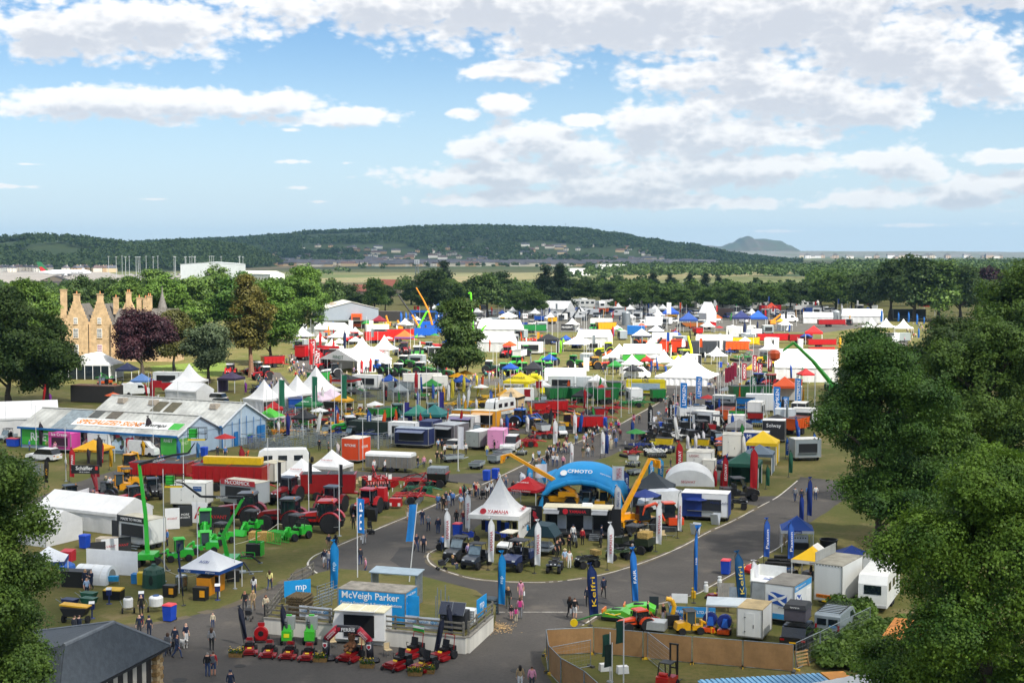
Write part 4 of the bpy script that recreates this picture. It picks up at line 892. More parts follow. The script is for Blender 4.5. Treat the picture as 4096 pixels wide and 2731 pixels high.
def hutch(t):
 B().prism([(math.cos(R(a))*1.1,.3+math.sin(R(a))*1.25)for a in range(0,181,15)]+[(-1.1,0),(1.1,0)],-1.6,1.6).o('shell',M('eef0ee',.4,var=.04),t)
 for y in(-1.0,0,1.0):B().prism([(math.cos(R(a))*1.14,.3+math.sin(R(a))*1.29)for a in range(0,181,15)]+[(math.cos(R(a))*1.08,.3+math.sin(R(a))*1.23)for a in range(180,-1,-15)],y-.05,y+.05).o('rib',WHITE,t)
 B().prism([(math.cos(R(a))*.6,.5+math.sin(R(a))*.75)for a in range(0,181,15)]+[(-.6,.02),(.6,.02)],-1.63,-1.6).o('opening',M('8a8a80',.8),t)
def planter(t,seed=1):
 r=np.random.default_rng(seed);B().box((0,0,.14),(.95,.45,.28),top=(1.08,1.12)).o('trough',M('8a6a3a',.9,var=.3,scale=8),t)
 for nm,col,n,sz,zz in(('foliage',None,420,.10,.38),('flowers','d8b818',60,.09,.55),('flowers','5a3f9a',40,.07,.5)):
  c=np.stack([r.uniform(-.52,.52,n),r.uniform(-.28,.28,n),r.normal(zz,.09,n)],1);nn=r.normal(size=(n,3));nn[:,2]+=.6;nn/=np.linalg.norm(nn,axis=1)[:,None]
  ob(nm,quads(nm,c,nn,sz,LEAF['lime']if col is None else M(col,.7),r,.9),t)
def picnic(t):
 wm=M('6a5038',.85,var=.3,scale=3)
 for k in range(5):B().box((0,-.32+.16*k,.74),(1.8,.13,.05)).o('plank',wm,t)
 for s in(-1,1):
  for k in range(2):B().box((0,s*(.7+.14*k),.44),(1.8,.12,.05)).o('bench_plank',wm,t)
  B().box((s*.65,-.3,.37),(.09,.09,.85),rx=R(-28)).box((s*.65,.3,.37),(.09,.09,.85),rx=R(28)).box((s*.65,0,.38),(.08,1.6,.09)).o('leg_frame',wm,t)
# ---- people: one continuous body grown over a skeleton; clothes are slots of that skin
def body_mesh(pose):
 J={'pel':(0,0,.95),'sp':(0,0,1.18),'ch':(0,0,1.38),'nk':(0,.0,1.52),'hd':(0,-.02,1.63),'tp':(0,-.01,1.72)}
 for s,n in((-1,'L'),(1,'R')):
  st={'stand':0,'walk':.22*s,'stride':-.28*s,'talk':.04*s,'sit':0,'push':.2*s}[pose]
  J.update({'sh'+n:(s*.17,0,1.43),'el'+n:(s*.25,.04-st*.5,1.15),'wr'+n:(s*.25,-.05-st*.9,.92),'ha'+n:(s*.245,-.08-st,.83),'hp'+n:(s*.10,0,.90),'kn'+n:(s*.105,-.03+st*.55-(.04 if st else 0),.50),'an'+n:(s*.105,.03+st*1.15+(.05 if st>0 else 0),.09+(.05 if st>0 else 0)),'to'+n:(s*.12,-.13+st*1.15,.05+(.02 if st>0 else 0))})
  if pose=='talk' and s==1:J.update({'elR':(.24,-.05,1.17),'wrR':(.14,-.26,1.2),'haR':(.10,-.32,1.26)})
  if pose=='push':J.update({'el'+n:(s*.24,-.1,1.18),'wr'+n:(s*.2,-.36,1.08),'ha'+n:(s*.19,-.44,1.06)})
  if pose=='sit':J.update({'kn'+n:(s*.13,-.42,.93),'an'+n:(s*.13,-.42,.50),'to'+n:(s*.14,-.58,.46),'wr'+n:(s*.17,-.26,1.0),'ha'+n:(s*.15,-.36,1.0)})
 rad={'pel':.155,'sp':.145,'ch':.165,'nk':.058,'hd':.098,'tp':.075,'sh':.078,'el':.052,'wr':.036,'ha':.042,'hp':.098,'kn':.066,'an':.046,'to':.045}
 E=[('pel','sp'),('sp','ch'),('ch','nk'),('nk','hd'),('hd','tp')]
 for n in 'LR':E+=[('ch','sh'+n),('sh'+n,'el'+n),('el'+n,'wr'+n),('wr'+n,'ha'+n),('pel','hp'+n),('hp'+n,'kn'+n),('kn'+n,'an'+n),('an'+n,'to'+n)]
 ks=list(J);me=bpy.data.meshes.new('body');me.from_pydata([J[k]for k in ks],[(ks.index(a),ks.index(b))for a,b in E],[])
 o=bpy.data.objects.new('body',me);COL.objects.link(o);m=o.modifiers.new('s','SKIN');m.use_smooth_shade=True;o.modifiers.new('d','SUBSURF').levels=1
 for i,k in enumerate(ks):
  r=rad.get(k,rad.get(k[:2]));me.skin_vertices[0].data[i].radius=(r,r*(.78 if k in('pel','sp','ch')else 1));me.skin_vertices[0].data[i].use_root=(k=='pel')
 dg=bpy.context.evaluated_depsgraph_get();out=bpy.data.meshes.new_from_object(o.evaluated_get(dg));bpy.data.objects.remove(o)
# slots: 0 skin 1 top 2 sleeve 3 trousers 4 shin 5 shoe 6 hair
 seg={('pel','sp'):1,('sp','ch'):1,('ch','nk'):1,('nk','hd'):0,('hd','tp'):6}
 for n in 'LR':seg.update({('ch','sh'+n):1,('sh'+n,'el'+n):1,('el'+n,'wr'+n):2,('wr'+n,'ha'+n):0,('pel','hp'+n):3,('hp'+n,'kn'+n):3,('kn'+n,'an'+n):4,('an'+n,'to'+n):5})
 V=np.empty(len(out.vertices)*3);out.vertices.foreach_get('co',V);V=V.reshape(-1,3);mi=[]
 for p in out.polygons:
  c=V[list(p.vertices)].mean(0);best_,sl=9e9,0
  for(a,b),k in seg.items():
   A_,B_=np.array(J[a]),np.array(J[b]);ab=B_-A_;t=np.clip(np.dot(c-A_,ab)/np.dot(ab,ab),0,1);d=np.linalg.norm(c-A_-ab*t)-rad.get(b,rad.get(b[:2]))*.3
   if d<best_:best_,sl=d,k
  if sl in(0,6)and c[2]>1.5:sl=6 if(c[2]>1.69 or(c[1]>.0 and c[2]>1.56))else 0
  if sl==1 and c[2]<1.0:sl=3
  mi.append(sl)
 vs=[tuple(v)for v in V];fs=[tuple(p.vertices)for p in out.polygons]
 x=B()
 for n,s in(('L',-1),('R',1)):
  h=Vector(J['ha'+n]);w=Vector(J['wr'+n]);d=(h-w).normalized();sd=Vector((0,1,0))if abs(d.y)<.7 else Vector((1,0,0))
  for k,ln in enumerate((.075,.085,.08,.065)):
   q=h+sd*(.024*(k-1.5))+d*.02;x.tube([q,q+d*ln*.6,q+d*ln+Vector((-s*.015,0,0))],.0095,5)
  q=w.lerp(h,.5)-sd*.035;x.tube([q,q-sd*.025+d*.035,q-sd*.02+d*.065],.011,5)
 x.box((0,-.125,1.615),(.025,.03,.045),top=(.5,.4))
 o_=len(vs);vs+=x.v;fs+=[tuple(i+o_ for i in f)for f in x.f];mi+=[0]*len(x.f)
 b=B();b.v,b.f,b.m=vs,fs,mi;me2=b.mesh('person',[BLACK]*7,True);bpy.data.meshes.remove(out);return me2
BODY={}
SKIN=[M(c,.6,var=.05)for c in('c98f74','d8a488','b87c60','d9ac92')]
HAIR={'dark':M('1e1713',.7),'brown':M('4a3222',.7),'grey':M('8d8a86',.7),'fair':M('a5824e',.7),'bald':SKIN[1],'cap':M('1b2740',.7),'hat':M('cdb98a',.8)}
def cloth(c):return M(c,.85,var=.18,scale=6)
def person(loc,rz,top,bot,label,pose='stand',hair='brown',sleeve=True,shorts=False,h=1.75,group=None,shoe='2a2320',bag=None,long=False):
 if pose not in BODY:BODY[pose]=body_mesh(pose)
 sk=SKIN[RND.randrange(4)];o=ob('person',BODY[pose],None,loc,(0,0,R(rz)),(h/1.75*RND.uniform(.97,1.06),)*2+(h/1.75,))
 ms=[sk,cloth(top),cloth(top)if sleeve else sk,cloth(bot),sk if shorts else cloth(bot),M(shoe,.6),HAIR[hair]]
 for i,m in enumerate(ms):o.material_slots[i].link='OBJECT';o.material_slots[i].material=m
 tag(o,label,'person',group)
 if hair in('cap','hat'):B().lathe([(.115,1.665),(.115,1.70),(.10,1.76),(0,1.79)],10,(0,-.01,0)).lathe([(.2 if hair=='hat' else .12,1.672),(.2 if hair=='hat' else .12,1.68)],12,(0,-.02 if hair=='hat' else-.07,0)).o('hat',HAIR[hair],o)
 if long:B().lathe([(.06,1.32),(.115,1.4),(.12,1.6),(.105,1.70),(.03,1.75)],10,(0,.035,0)).o('hair',HAIR[hair],o,smooth_=True)
 if bag=='pack':B().box((0,.2,1.24),(.3,.2,.44),top=(.8,.7)).o('backpack',cloth('c0307a' if 'pink' in label else '56595e'),o)
 elif bag:B().box((.3,-.05,.62),(.12,.26,.32),top=(.8,.5)).o('carrier_bag',M(bag,.6),o)
 return o
for p_ in('stand','walk','stride','talk','sit','push'):BODY[p_]=body_mesh(p_)
me=bpy.data.meshes.new('dog');J=[(0,.28,.40),(0,0,.42),(0,-.26,.42),(0,-.38,.56),(0,-.5,.60),(0,-.62,.56),(0,.48,.48)];E=[(0,1),(1,2),(2,3),(3,4),(4,5),(0,6)];rr_=[.12,.13,.14,.08,.085,.045,.03]
for s in(-1,1):
 for pts_,par_ in(([(s*.1,-.26,.28),(s*.1,-.24,.14),(s*.1,-.28,.03)],2),([(s*.1,.25,.28),(s*.1,.36,.16),(s*.1,.32,.03)],0)):
  k=par_
  for p_,r_ in zip(pts_,(.06,.035,.03)):J.append(p_);rr_.append(r_);E.append((k,len(J)-1));k=len(J)-1
me.from_pydata(J,E,[]);o=bpy.data.objects.new('dog',me);COL.objects.link(o);o.modifiers.new('s','SKIN').use_smooth_shade=True;o.modifiers.new('d','SUBSURF').levels=1
for i,r_ in enumerate(rr_):me.skin_vertices[0].data[i].radius=(r_,r_);me.skin_vertices[0].data[i].use_root=i==1
m2=bpy.data.meshes.new_from_object(o.evaluated_get(bpy.context.evaluated_depsgraph_get()));bpy.data.objects.remove(o);m2.materials.clear();m2.materials.append(M('d8d4cc',.9,var=.1))
# ------------------------------------------------------------------ foreground
CR={1:(0,1500,2.24),2:(900,1500,2.24),3:(1750,1750,2.24),4:(2650,1750,2.24),5:(0,2050,2.24),6:(900,2050,2.24),7:(1850,2050,2.24),8:(2750,2050,2.24),'a':(0,880,2.34),'b':(900,1100,2.352),'c':(1700,1100,2.352),'d':(2600,1100,2.352),'e':(3096,1000,2.24),'f':(1700,1600,2.94),'g':(2500,1500,2.851),'h':(0,1300,2.94),'i':(1100,1200,3.92),'j':(1650,1200,3.92),'k':(2200,1180,2.24),'l':(2750,1180,2.24),'m':(3200,1180,2.24),'n':(1050,1500,2.24),'o':(1600,1480,2.24)}
def Q(c,x,y,z=0.0):a,b,s=CR[c];return A(a+x/s,b+y/s,z)
def ang(p,q):d=q-p;return math.degrees(math.atan2(d.y,d.x))
def yaw(o,rz):return Matrix.Rotation(R(rz),3,'Z')@Vector(o)
# --- the raised fencing plot with its white retaining wall
W1,W2,W3=Q(6,350,1080),Q(6,2155,1265),Q(7,278,1060)
WB=Q(6,520,900);WH,PZ=1.15,.92
WALLM=M('d8d4c8',.85,var=.18,scale=.6,streak=True)
def wall_run(name,p,q,th,h,mat,label,cat):
 d=q-p;t=thing(name,label,cat,p,ang(p,q));L=d.length
 B().box((L/2,th/2,h/2),(L,th,h)).o('render_face',mat,t);B().box((L/2,th/2,h+.05),(L+.06,th+.1,.10)).o('coping',M('8f8a80',.9,var=.3),t);return t
wall_run('retaining_wall',W1,W2,.25,WH,WALLM,'long white rendered wall along the front of the fencing plot','wall')
wall_run('retaining_wall',W2+Vector((.3,.2,0)),W3,.25,WH,WALLM,'short white wall on the right flank of the fencing plot','wall')
back=[Q(7,300,930),Q(6,2250,790),Q(6,1700,640),Q(6,1000,590),Q(6,790,640),Q(6,600,760)]
fp=[W1+Vector((0,.12,0)),W2+Vector((-.05,.15,0)),W3]+back
pl=B();n=len(fp);pl.prism([(p.x,p.y)for p in fp],0,PZ,ax='z');o=pl.o('plot',[GRASS]);struct(o)
def rail_fence(label,pts,z,n_rail=3,h=1.15,step=1.9):
 t=thing('timber_fence',label,'fence',pts[0]);wm=M('6e6a60',.9,var=.3,scale=4)
 for p,q in zip(pts[:-1],pts[1:]):
  L=(q-p).length;k=max(1,round(L/step));a=ang(p,q)
  for i in range(k+1):
   c=p.lerp(q,i/k)-pts[0];B().box((0,0,h/2),(.13,.13,h)).o('post',wm,t,(c.x,c.y,z),(0,0,R(a)))
  for r in range(n_rail):
   c=p.lerp(q,.5)-pts[0];B().box((0,-.08,0),(L,.05,.13)).o('rail',wm,t,(c.x,c.y,z+h*(.28+.32*r)),(0,0,R(a)))
 return t
rail_fence('weathered timber post and rail fence along the white wall',[W1+Vector((.15,.2,0)),W2+Vector((-.15,.25,0))],WH)
rail_fence('timber rail fence on the right flank of the plot',[W2+Vector((.2,.5,0)),W3+Vector((-.1,.1,0))],WH)
rail_fence('timber rail fence climbing the left flank of the plot',[W1+Vector((.1,.5,0)),Q(6,600,760),Q(6,790,650)],PZ)
BLUE='0f8fd0'
def panel_sign(label,p,rz,w,h,col,z=0,lines=(),name='sign',cat='sign',th=.05,mir=False,legs=True):
 t=thing(name,label,cat,p,rz)
 B().box((0,0,z+h/2),(w,th,h)).o('panel',M(col,.6,var=.06),t)
 for body,x,zz,ww,c in lines:text(t,body,(x,-th/2-.012,z+zz),M(c,.6),w=ww,rz=180 if mir else 0)
 if legs and z>.2:
  for s in(-1,1):B().box((s*(w/2-.1),0,z/2),(.06,.06,z)).o('leg',GALV,t)
 return t
# the blue lettered container
cpos=A(1487,2489,PZ);rz=-17
t=thing('container','bright blue lettered container with a grey flat roof','container',cpos+yaw((0,1.25,0),rz),rz)
boxw,boxd,boxh=5.5,2.5,2.3
B().box((0,0,boxh/2+.1),(boxw,boxd,boxh)).o('body',M(BLUE,.55,var=.05,scale=.5),t)
B().box((0,0,boxh+.14),(boxw+.05,boxd+.05,.08)).o('roof',M('8d877c',.9,var=.4,scale=1.5),t)
for sx in(-1,1):B().box((sx*(boxw/2+.01),-boxd/2-.01,boxh/2+.1),(.08,.08,boxh)).o('corner_trim',GALV,t)
B().box((boxw/2+.45,-boxd/2+.4,boxh/2),(1.0,.06,boxh*.92)).o('door',M(BLUE,.55),t)
text(t,'McVeigh Parker',(-.1,-boxd/2-.02,1.95),WHITE,w=4.7,bold=.012);text(t,'Fencing Specialists & Farming Solutions',(-.05,-boxd/2-.02,1.4),WHITE,w=5.0,bold=.008)
text(t,'mp',(0,-boxd/2-.02,.75),WHITE,w=1.4,bold=.03)
text(t,'McVeigh Parker',(boxw/2+.02,-.1,2.1),WHITE,w=1.9,rz=90);text(t,'03330 050115',(boxw/2+.02,-.1,1.6),WHITE,w=1.6,rz=90)
for x0,y0,x1,y1,lab in((662,790,990,900,'left'),(1612,880,1952,1000,'right')):
 p=Q(6,x0,y0,WH+.6).lerp(Q(6,x1,y1-20,WH+.6),.5);a=ang(W1,W2)
 p=W1.lerp(W2,((x0+x1)/2-350)/1805)
 t=thing('fence_banner',{'left':'white mesh banner with mirrored blue print beside the log stack','right':'white mesh banner with mirrored blue print below the solar panel'}[lab],'banner',p+Vector((0,.35,0)),a)
 B().sheet(lambda u,v:((u-.5)*2.75,.04*math.sin(u*9),WH+.35+v*.85),12,2,.02).o('cloth',flagm('dfe4ea'),t)
 text(t,'McVeigh Parker',(-.35,-.07,WH+.8),M('2a90c8',.7),w=1.7,rz=180);text(t,'mp',(.95,-.07,WH+.8),M('2a90c8',.7),w=.55,rz=180,bold=.03)
# log stack, feed barriers, solar panel, tank on the plot
t=thing('log_stack','stack of dark round fence posts beside the blue container','log stack',Q(6,690,940,PZ),-17)
lg=M('5a4c34',.95,var=.4,scale=5)
for i in range(7):
 for k in range(9):B().cyl((-.85+.21*i+(.1 if k%2 else 0),-.9,.12+.2*k),(-.85+.21*i+(.1 if k%2 else 0),.9,.12+.2*k),.098,n=7).o('post',lg,t)
for i,(x,y,w)in enumerate(((870,860,2.6),(930,800,2.4),(900,760,2.2))):make('hurdle',hurdle,(w,1.2,5),Q(6,x,y,PZ),60,'sheep_hurdle','galvanised gate leaning between log stack and blue container','gate','gates on the fencing plot')
t=thing('solar_panel','solar panel laid on a crate behind the right banner','solar panel',Q(6,2060,1040,PZ),-17)
B().box((0,0,.8),(2.0,1.1,1.3)).o('stack',M('24262a',.8),t)
for k in range(2):B().box((-.5+k*1.0,-.6,1.7),(.96,.05,1.0),rx=R(-35)).o('solar_module',M('101c34',.15,spec=.8),t);B().box((-.5+k*1.0,-.58,1.7),(1.0,.03,1.04),rx=R(-35)).o('module_frame',STEEL,t)
t=thing('water_tank','white caged water tank at the end of the fencing plot','tank',Q(6,2190,1000,PZ),-17)
B().box((0,0,.65),(1.0,1.0,1.1)).o('tank',M('dfe2e0',.4),t);b=B()
for k in range(6):b.cyl((-.52,-.52,.15+.2*k),(.52,-.52,.15+.2*k),.015,n=4);b.cyl((-.52+.208*k,-.52,.1),(-.52+.208*k,-.52,1.2),.015,n=4)
b.o('cage',GALV,t)
for i,(x,y)in enumerate(((1890,1000),(1935,980),(1975,970),(2005,1000),(1905,960))):
 p=Q(6,x,y,PZ);b=B();b.cyl((0,0,0),(0,0,2.2+.3*(i%3)),.035);o=b.o('fence_post',GALV);o.location=p;tag(o,'upright galvanised post sample behind the right banner','post','post samples')
panel_sign('blue sign panel on the right end of the fencing plot',W3+Vector((-.9,-.3,WH)),ang(W2,W3),2.3,1.4,BLUE,.2,[('mp',0,.7,1.0,'ffffff')],legs=False)
panel_sign('blue sign panel at the back left of the fencing plot',Q(6,650,800,PZ),25,2.2,1.3,BLUE,.5,[('mp',.3,.6,.9,'ffffff')])
t=thing('shed_roof','low grey roofed lean-to behind the blue container','lean-to',Q(6,1540,800,PZ),-17);B().box((0,0,2.55),(4.2,1.6,.08),rx=R(6)).o('roof',M('9fb0ba',.5,.3),t)
for s in(-1,1):B().box((s*1.9,0,1.25),(.1,1.4,2.5)).o('side',GALV,t)
b=B();r_=random.Random(4)
for i in range(260):b.box((r_.gauss(0,.55),r_.gauss(0,.8),r_.uniform(.01,.09)),(.12,.05,.02),rz=r_.random()*6,rx=r_.uniform(-.5,.5))
o=b.o('wood_chips',M('c9a878',.95,var=.3));o.location=Q(7,325,1030);struct(o,'stuff');o['label']='spilled pale wood chips';o['category']='wood chips'
# --- mower stand: white trailer, inflatable arch, mowers
tp=Q(6,1200,1190);rz=-12
t=thing('display_trailer','white exhibition trailer with open hatch behind the inflatable arch','trailer',tp+yaw((0,1.0,0),rz),rz)
ww,dd,hh,z=3.9,2.0,2.1,.42
B().prism([(-ww/2,z),(-ww/2-.12,z+hh*.5),(-ww/2+.1,z+hh),(ww/2,z+hh),(ww/2,z)],-dd/2+.06,dd/2).o('body',M('e4e4e0',.4,var=.05),t)
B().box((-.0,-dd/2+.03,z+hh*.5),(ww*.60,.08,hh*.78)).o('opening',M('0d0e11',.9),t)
B().box((-.0,-dd/2-.4,z+hh*1.08),(ww*.64,.9,.06),rx=R(-14)).o('hatch',M('dcdcd8',.4),t)
B().box((0,0,z+hh+.04),(ww+.05,dd+.05,.08)).o('roof',M('d6cfae',.7,var=.15),t)
for k in range(3):B().box((-ww*.3+k*ww*.3,0,z+hh+.09),(.05,dd*.98,.03)).o('roof_batten',WHITE,t)
for y in(-.35,.35):wheel(t,ww/2-1.9,y-.5,.32,.2,'c8c8c8',False,12)
B().box((ww/2+.012,0,z+hh*.45),(.02,.7,hh*.8)).o('door',WHITE,t)
t=thing('inflatable_arch','black and red inflatable arch standing before the white trailer','arch',Q(6,1120,1330),-9)
ra=.26;RED=M('a3142a',.45,var=.1);BK=M('17171f',.45,var=.15)
P_=[(-1.78,0,0),(-1.72,0,1.55),(-.92,0,2.35),(.62,0,2.35),(1.42,0,1.55),(1.5,0,0)]
for i,(m,nm)in enumerate(((BK,'leg'),(RED,'shoulder'),(BK,'lintel'),(RED,'shoulder'),(BK,'leg'))):
 p,q=Vector(P_[i]),Vector(P_[i+1]);B().cyl(p,q,ra,ra,14).lathe([(0,-ra),(ra*.7,-ra*.7),(ra,0),(ra*.7,ra*.7),(0,ra)],12,tuple(q)if i<4 else(9,9,-9)).o(nm,m,t,smooth_=True)
for x in(-1.75,1.5):B().lathe([(.4,0),(.45,.15),(.3,.35),(.2,.4)],12,(x+.25,.1,0)).o('blower',BK,t)
text(t,'FERRIS',(-.05,-ra-.03,2.35),WHITE,w=1.0,bold=.02);B().prism([(-.86,2.5),(-.62,2.5),(-.62,2.32),(-.74,2.2),(-.86,2.32)],-ra-.05,-ra-.02).o('shield',RED,t)
for s,x,zz in((1,-1.32,1.95),(-1,1.02,1.95)):text(t,'EXPERIENCE\nSUSPENSION.',(x,-ra-.03,zz),WHITE,w=.78,rot=(R(90),-s*R(45),0))
for x in(-1.75,1.46):B().prism([(x-.16,1.35),(x+.16,1.35),(x+.16,1.1),(x,.95),(x-.16,1.1)],-ra-.05,-ra-.02).o('shield',WHITE,t);B().prism([(x-.11,1.28),(x+.11,1.28),(x+.11,1.12),(x,1.02),(x-.11,1.12)],-ra-.07,-ra-.055).o('shield',RED,t)
MW='red mowers of the mower stand'
for x,y,rz,kw,lab in((220,1262,8,dict(stand=True,bar=False),'red walk-behind mower beside the leftmost flower trough'),(390,1285,0,dict(stand=True,bar=False),'red walk-behind mower, second from the left flower trough'),(570,1298,-4,dict(stand=True,bar=False),'red walk-behind mower in front of the lime chipper with yellow sticker'),(740,1312,-4,dict(stand=True,bar=False),'red walk-behind mower beside the left leg of the arch'),(1125,1318,-25,dict(bear=True),'red ride-on mower carrying a teddy bear under the arch'),(1545,1392,-38,dict(bar=False),'red ride-on mower at the front right of the arch'),(1665,1290,-36,dict(sign=True),'red ride-on mower with a green sign on its roll bar'),(1775,1412,-36,dict(bar=False),'red ride-on mower with a flower trough at its nose'),(1945,1312,-38,{},'red ride-on mower with roll bar at the wall corner')):
 t=thing('ride_on_mower' if not kw.get('stand')else 'walk_behind_mower',lab,'mower',Q(6,x,y),rz,MW,.86 if kw.get('stand')else 1.05);mower(t,**kw)
t=thing('leaf_blower','red round blower machine behind the left walk-behind mowers','blower',Q(6,325,1165),0);B().lathe([(.5,-.18),(.55,0),(.5,.18)],18,(0,0,.75),ax='y').o('housing',paint('9c1218'),t);B().lathe([(.2,-.2),(.22,-.17)],12,(0,0,.75),ax='y').o('inlet',BLACK,t);B().box((0,.2,.3),(.9,.5,.25)).box((0,.1,1.4),(.5,.1,.25)).o('frame',paint('9c1218'),t);[wheel(t,s*.5,.15,.25,.16,'222222',False,10)for s in(-1,1)]
for x,lab,st in((560,'lime green chipper with a yellow sticker behind the mowers',True),(762,'lime green chipper without sticker behind the mowers',False)):
 t=thing('wood_chipper',lab,'chipper',Q(6,x,1180),0);g_=paint('3fae2c')
 B().box((0,0,.75),(.75,.9,.7)).box((0,-.1,1.25),(.6,.5,.5),top=(.7,.7)).o('housing',g_,t);B().box((.1,.3,1.6),(.8,.5,1.0),top=(1.1,1.0)).o('feed_hopper',M('8d9290',.5),t);B().tube([(0,-.2,1.3),(-.05,-.35,1.75),(-.1,-.1,1.95)],.12,8).o('chute',M('55595a',.5),t);B().box((.1,.3,2.15),(.4,.2,.1)).o('lever',g_,t)
 if st:B().box((0,-.47,.8),(.4,.02,.28)).o('sticker',M('e6dc1a',.5),t)
 for s in(-1,1):wheel(t,s*.45,0,.28,.16,'222222',False,10)
for i,(x,y)in enumerate(((100,1288),(855,1330),(1275,1385),(1705,1455),(1815,1435))):
 t=thing('flower_trough',['flower trough at the far left of the mowers','flower trough at the left leg of the arch','flower trough at the right leg of the arch','flower trough in front of the nearest red mower','flower trough beside the nearest red mower'][i],'planter',Q(6,x,y),-5,'flower troughs');planter(t,i)
def lean(o,ax,deg):o.rotation_euler[0 if ax=='x' else 1]=R(deg);return o
def ff(p,h,col,label,w=.85,rz=0,edge=None,txt=None,tcol='ffffff',tilt=0,group=None):
 t=make('feather',feather,(h,col,w,edge,txt,tcol),p,rz,'feather_flag',label,'flag',group)
 if tilt:t.rotation_euler[1]=R(tilt)
 return t
def pf(p,h,fw,fh,col,label,rz=0,txt=None,tcol='ffffff',drop=0.0,group=None):
 return make('poleflag',poleflag,(h,fw,fh,col,drop,txt,tcol),p,rz,'flag_on_mast',label,'flag',group)
for x,y,tl,lab in((175,1195,-10,'slim dark flag leaning over the leftmost walk-behind mower'),(515,1185,-3,'slim dark flag beside the chipper with yellow sticker'),(1865,1295,10,'slim dark flag leaning over the front right mowers'),(2012,1195,-5,'slim dark flag at the wall corner behind the mowers')):ff(Q(6,x,y),3.1,'23283c',lab,.38,tilt=tl)
ff(Q(6,945,760,.5),4.9,BLUE,'blue feather flag behind the log stack',.72,txt='mp',tcol='bfe4f5')
ff(Q(7,320,905),5.2,BLUE,'blue feather flag at the right end of the fencing plot',.62,txt='mp',tcol='bfe4f5')
pf(Q(6,1188,640,.3),7.6,.58,3.0,'2b8fd8','left of two white masts with blue banners behind the blue container',5,'mp')
o=pf(Q(6,1645,680,.3),7.4,.6,3.2,'2b8fd8','right of two white masts with blue banners behind the blue container',190,'mp');o.rotation_euler[1]=R(-6)
for x,y,rz in((965,1210,20),(1215,1240,-20),(1460,1285,30)):
 make('chair',chair,(),Q(6,x,y),rz,'folding_chair','white folding chair beside the white exhibition trailer','chair','folding chairs at the mower stand',1.1)
# --- slate-roofed building, lower left
C1=A(679,2581,2.7);C2=A(393,2731,2.7);dv=(C2-C1).normalized();pv=Vector((-dv.y,dv.x,0));pv=pv if pv.x<0 else-pv
if pv.y<0 and pv.x>0:pv=-pv
Ls=13.0;ctr=C1+dv*Ls/2+pv*Ls*.42;ctr.z=0;ap=A(455,2492,5.6);ap2=ap+dv*5.5
t=thing('slate_roof_building','low building with dark slate hipped roof at the bottom left','building',ctr,math.degrees(math.atan2(dv.y,dv.x)))
inv=Matrix.Rotation(-math.atan2(dv.y,dv.x),3,'Z')
loc_=lambda p:tuple(inv@(p-ctr))
e0,e1=loc_(C1),loc_(C1+dv*Ls);far_=Ls*.84
sgn=1 if(inv@pv).y>0 else-1
f0,f1=(e0[0],e0[1]+sgn*far_,2.7),(e1[0],e1[1]+sgn*far_,2.7);a1,a2=loc_(ap),loc_(ap2)
SLATE=M('474e55',.75,var=.22,scale=2.5,bump=.4)
def slope(nm,*pts):b=B();v=[Vector(p)for p in pts];nn=(v[1]-v[0]).cross(v[2]-v[0]).normalized()*(.1);nn=nn if nn.z>0 else-nn;k=len(v);b.add([p+nn for p in v]+[p-nn for p in v],[tuple(range(k)),tuple(range(2*k-1,k-1,-1))]+[(i,(i+1)%k,k+(i+1)%k,k+i)for i in range(k)]);return b.o(nm,SLATE,t)
slope('roof_slope',e0,e1,a2,a1);slope('roof_slope',e0,a1,f0);slope('roof_slope',f0,a1,a2,f1);slope('roof_slope',e1,f1,a2)
for p,q in((e0,a1),(f0,a1),(a1,a2)):B().cyl(Vector(p)+Vector((0,0,.06)),Vector(q)+Vector((0,0,.06)),.14,.14,6).o('ridge_cap',M('6a7076',.7,var=.2),t)
B().box(((e0[0]+e1[0])/2,e0[1]-sgn*.0,2.58),(Ls,.12,.16)).o('gutter',M('26282b',.5),t);B().box((e0[0],(e0[1]+f0[1])/2,2.58),(.12,far_,.16)).o('gutter',M('26282b',.5),t)
ins=.7
B().box(((e0[0]+e1[0])/2+.3,(e0[1]+f0[1])/2,1.25),(Ls-2*ins,far_-2*ins,2.5)).o('wall',M('cfc6b4',.85,var=.12),t)
for k in range(6):B().box((e0[0]+1.6+k*1.15,e0[1]+sgn*(ins-.02),1.25),(.55,.06,2.4)).o('door' if k%2 else 'door',M('33302e',.6),t)
st=M('a8875a',.9,var=.35,scale=5)
for k in range(9):
 for m_ in range(2):B().box((e0[0]+.75+(m_-.5)*.42+(.06 if k%2 else-.06),e0[1]+sgn*.72,.15+k*.28),(.40,.8,.26)).o('stone',M(['a8875a','b89a6c','957648','c0a67c'][(k*3+m_)%4],.9,var=.3,scale=5,bump=.4),t)
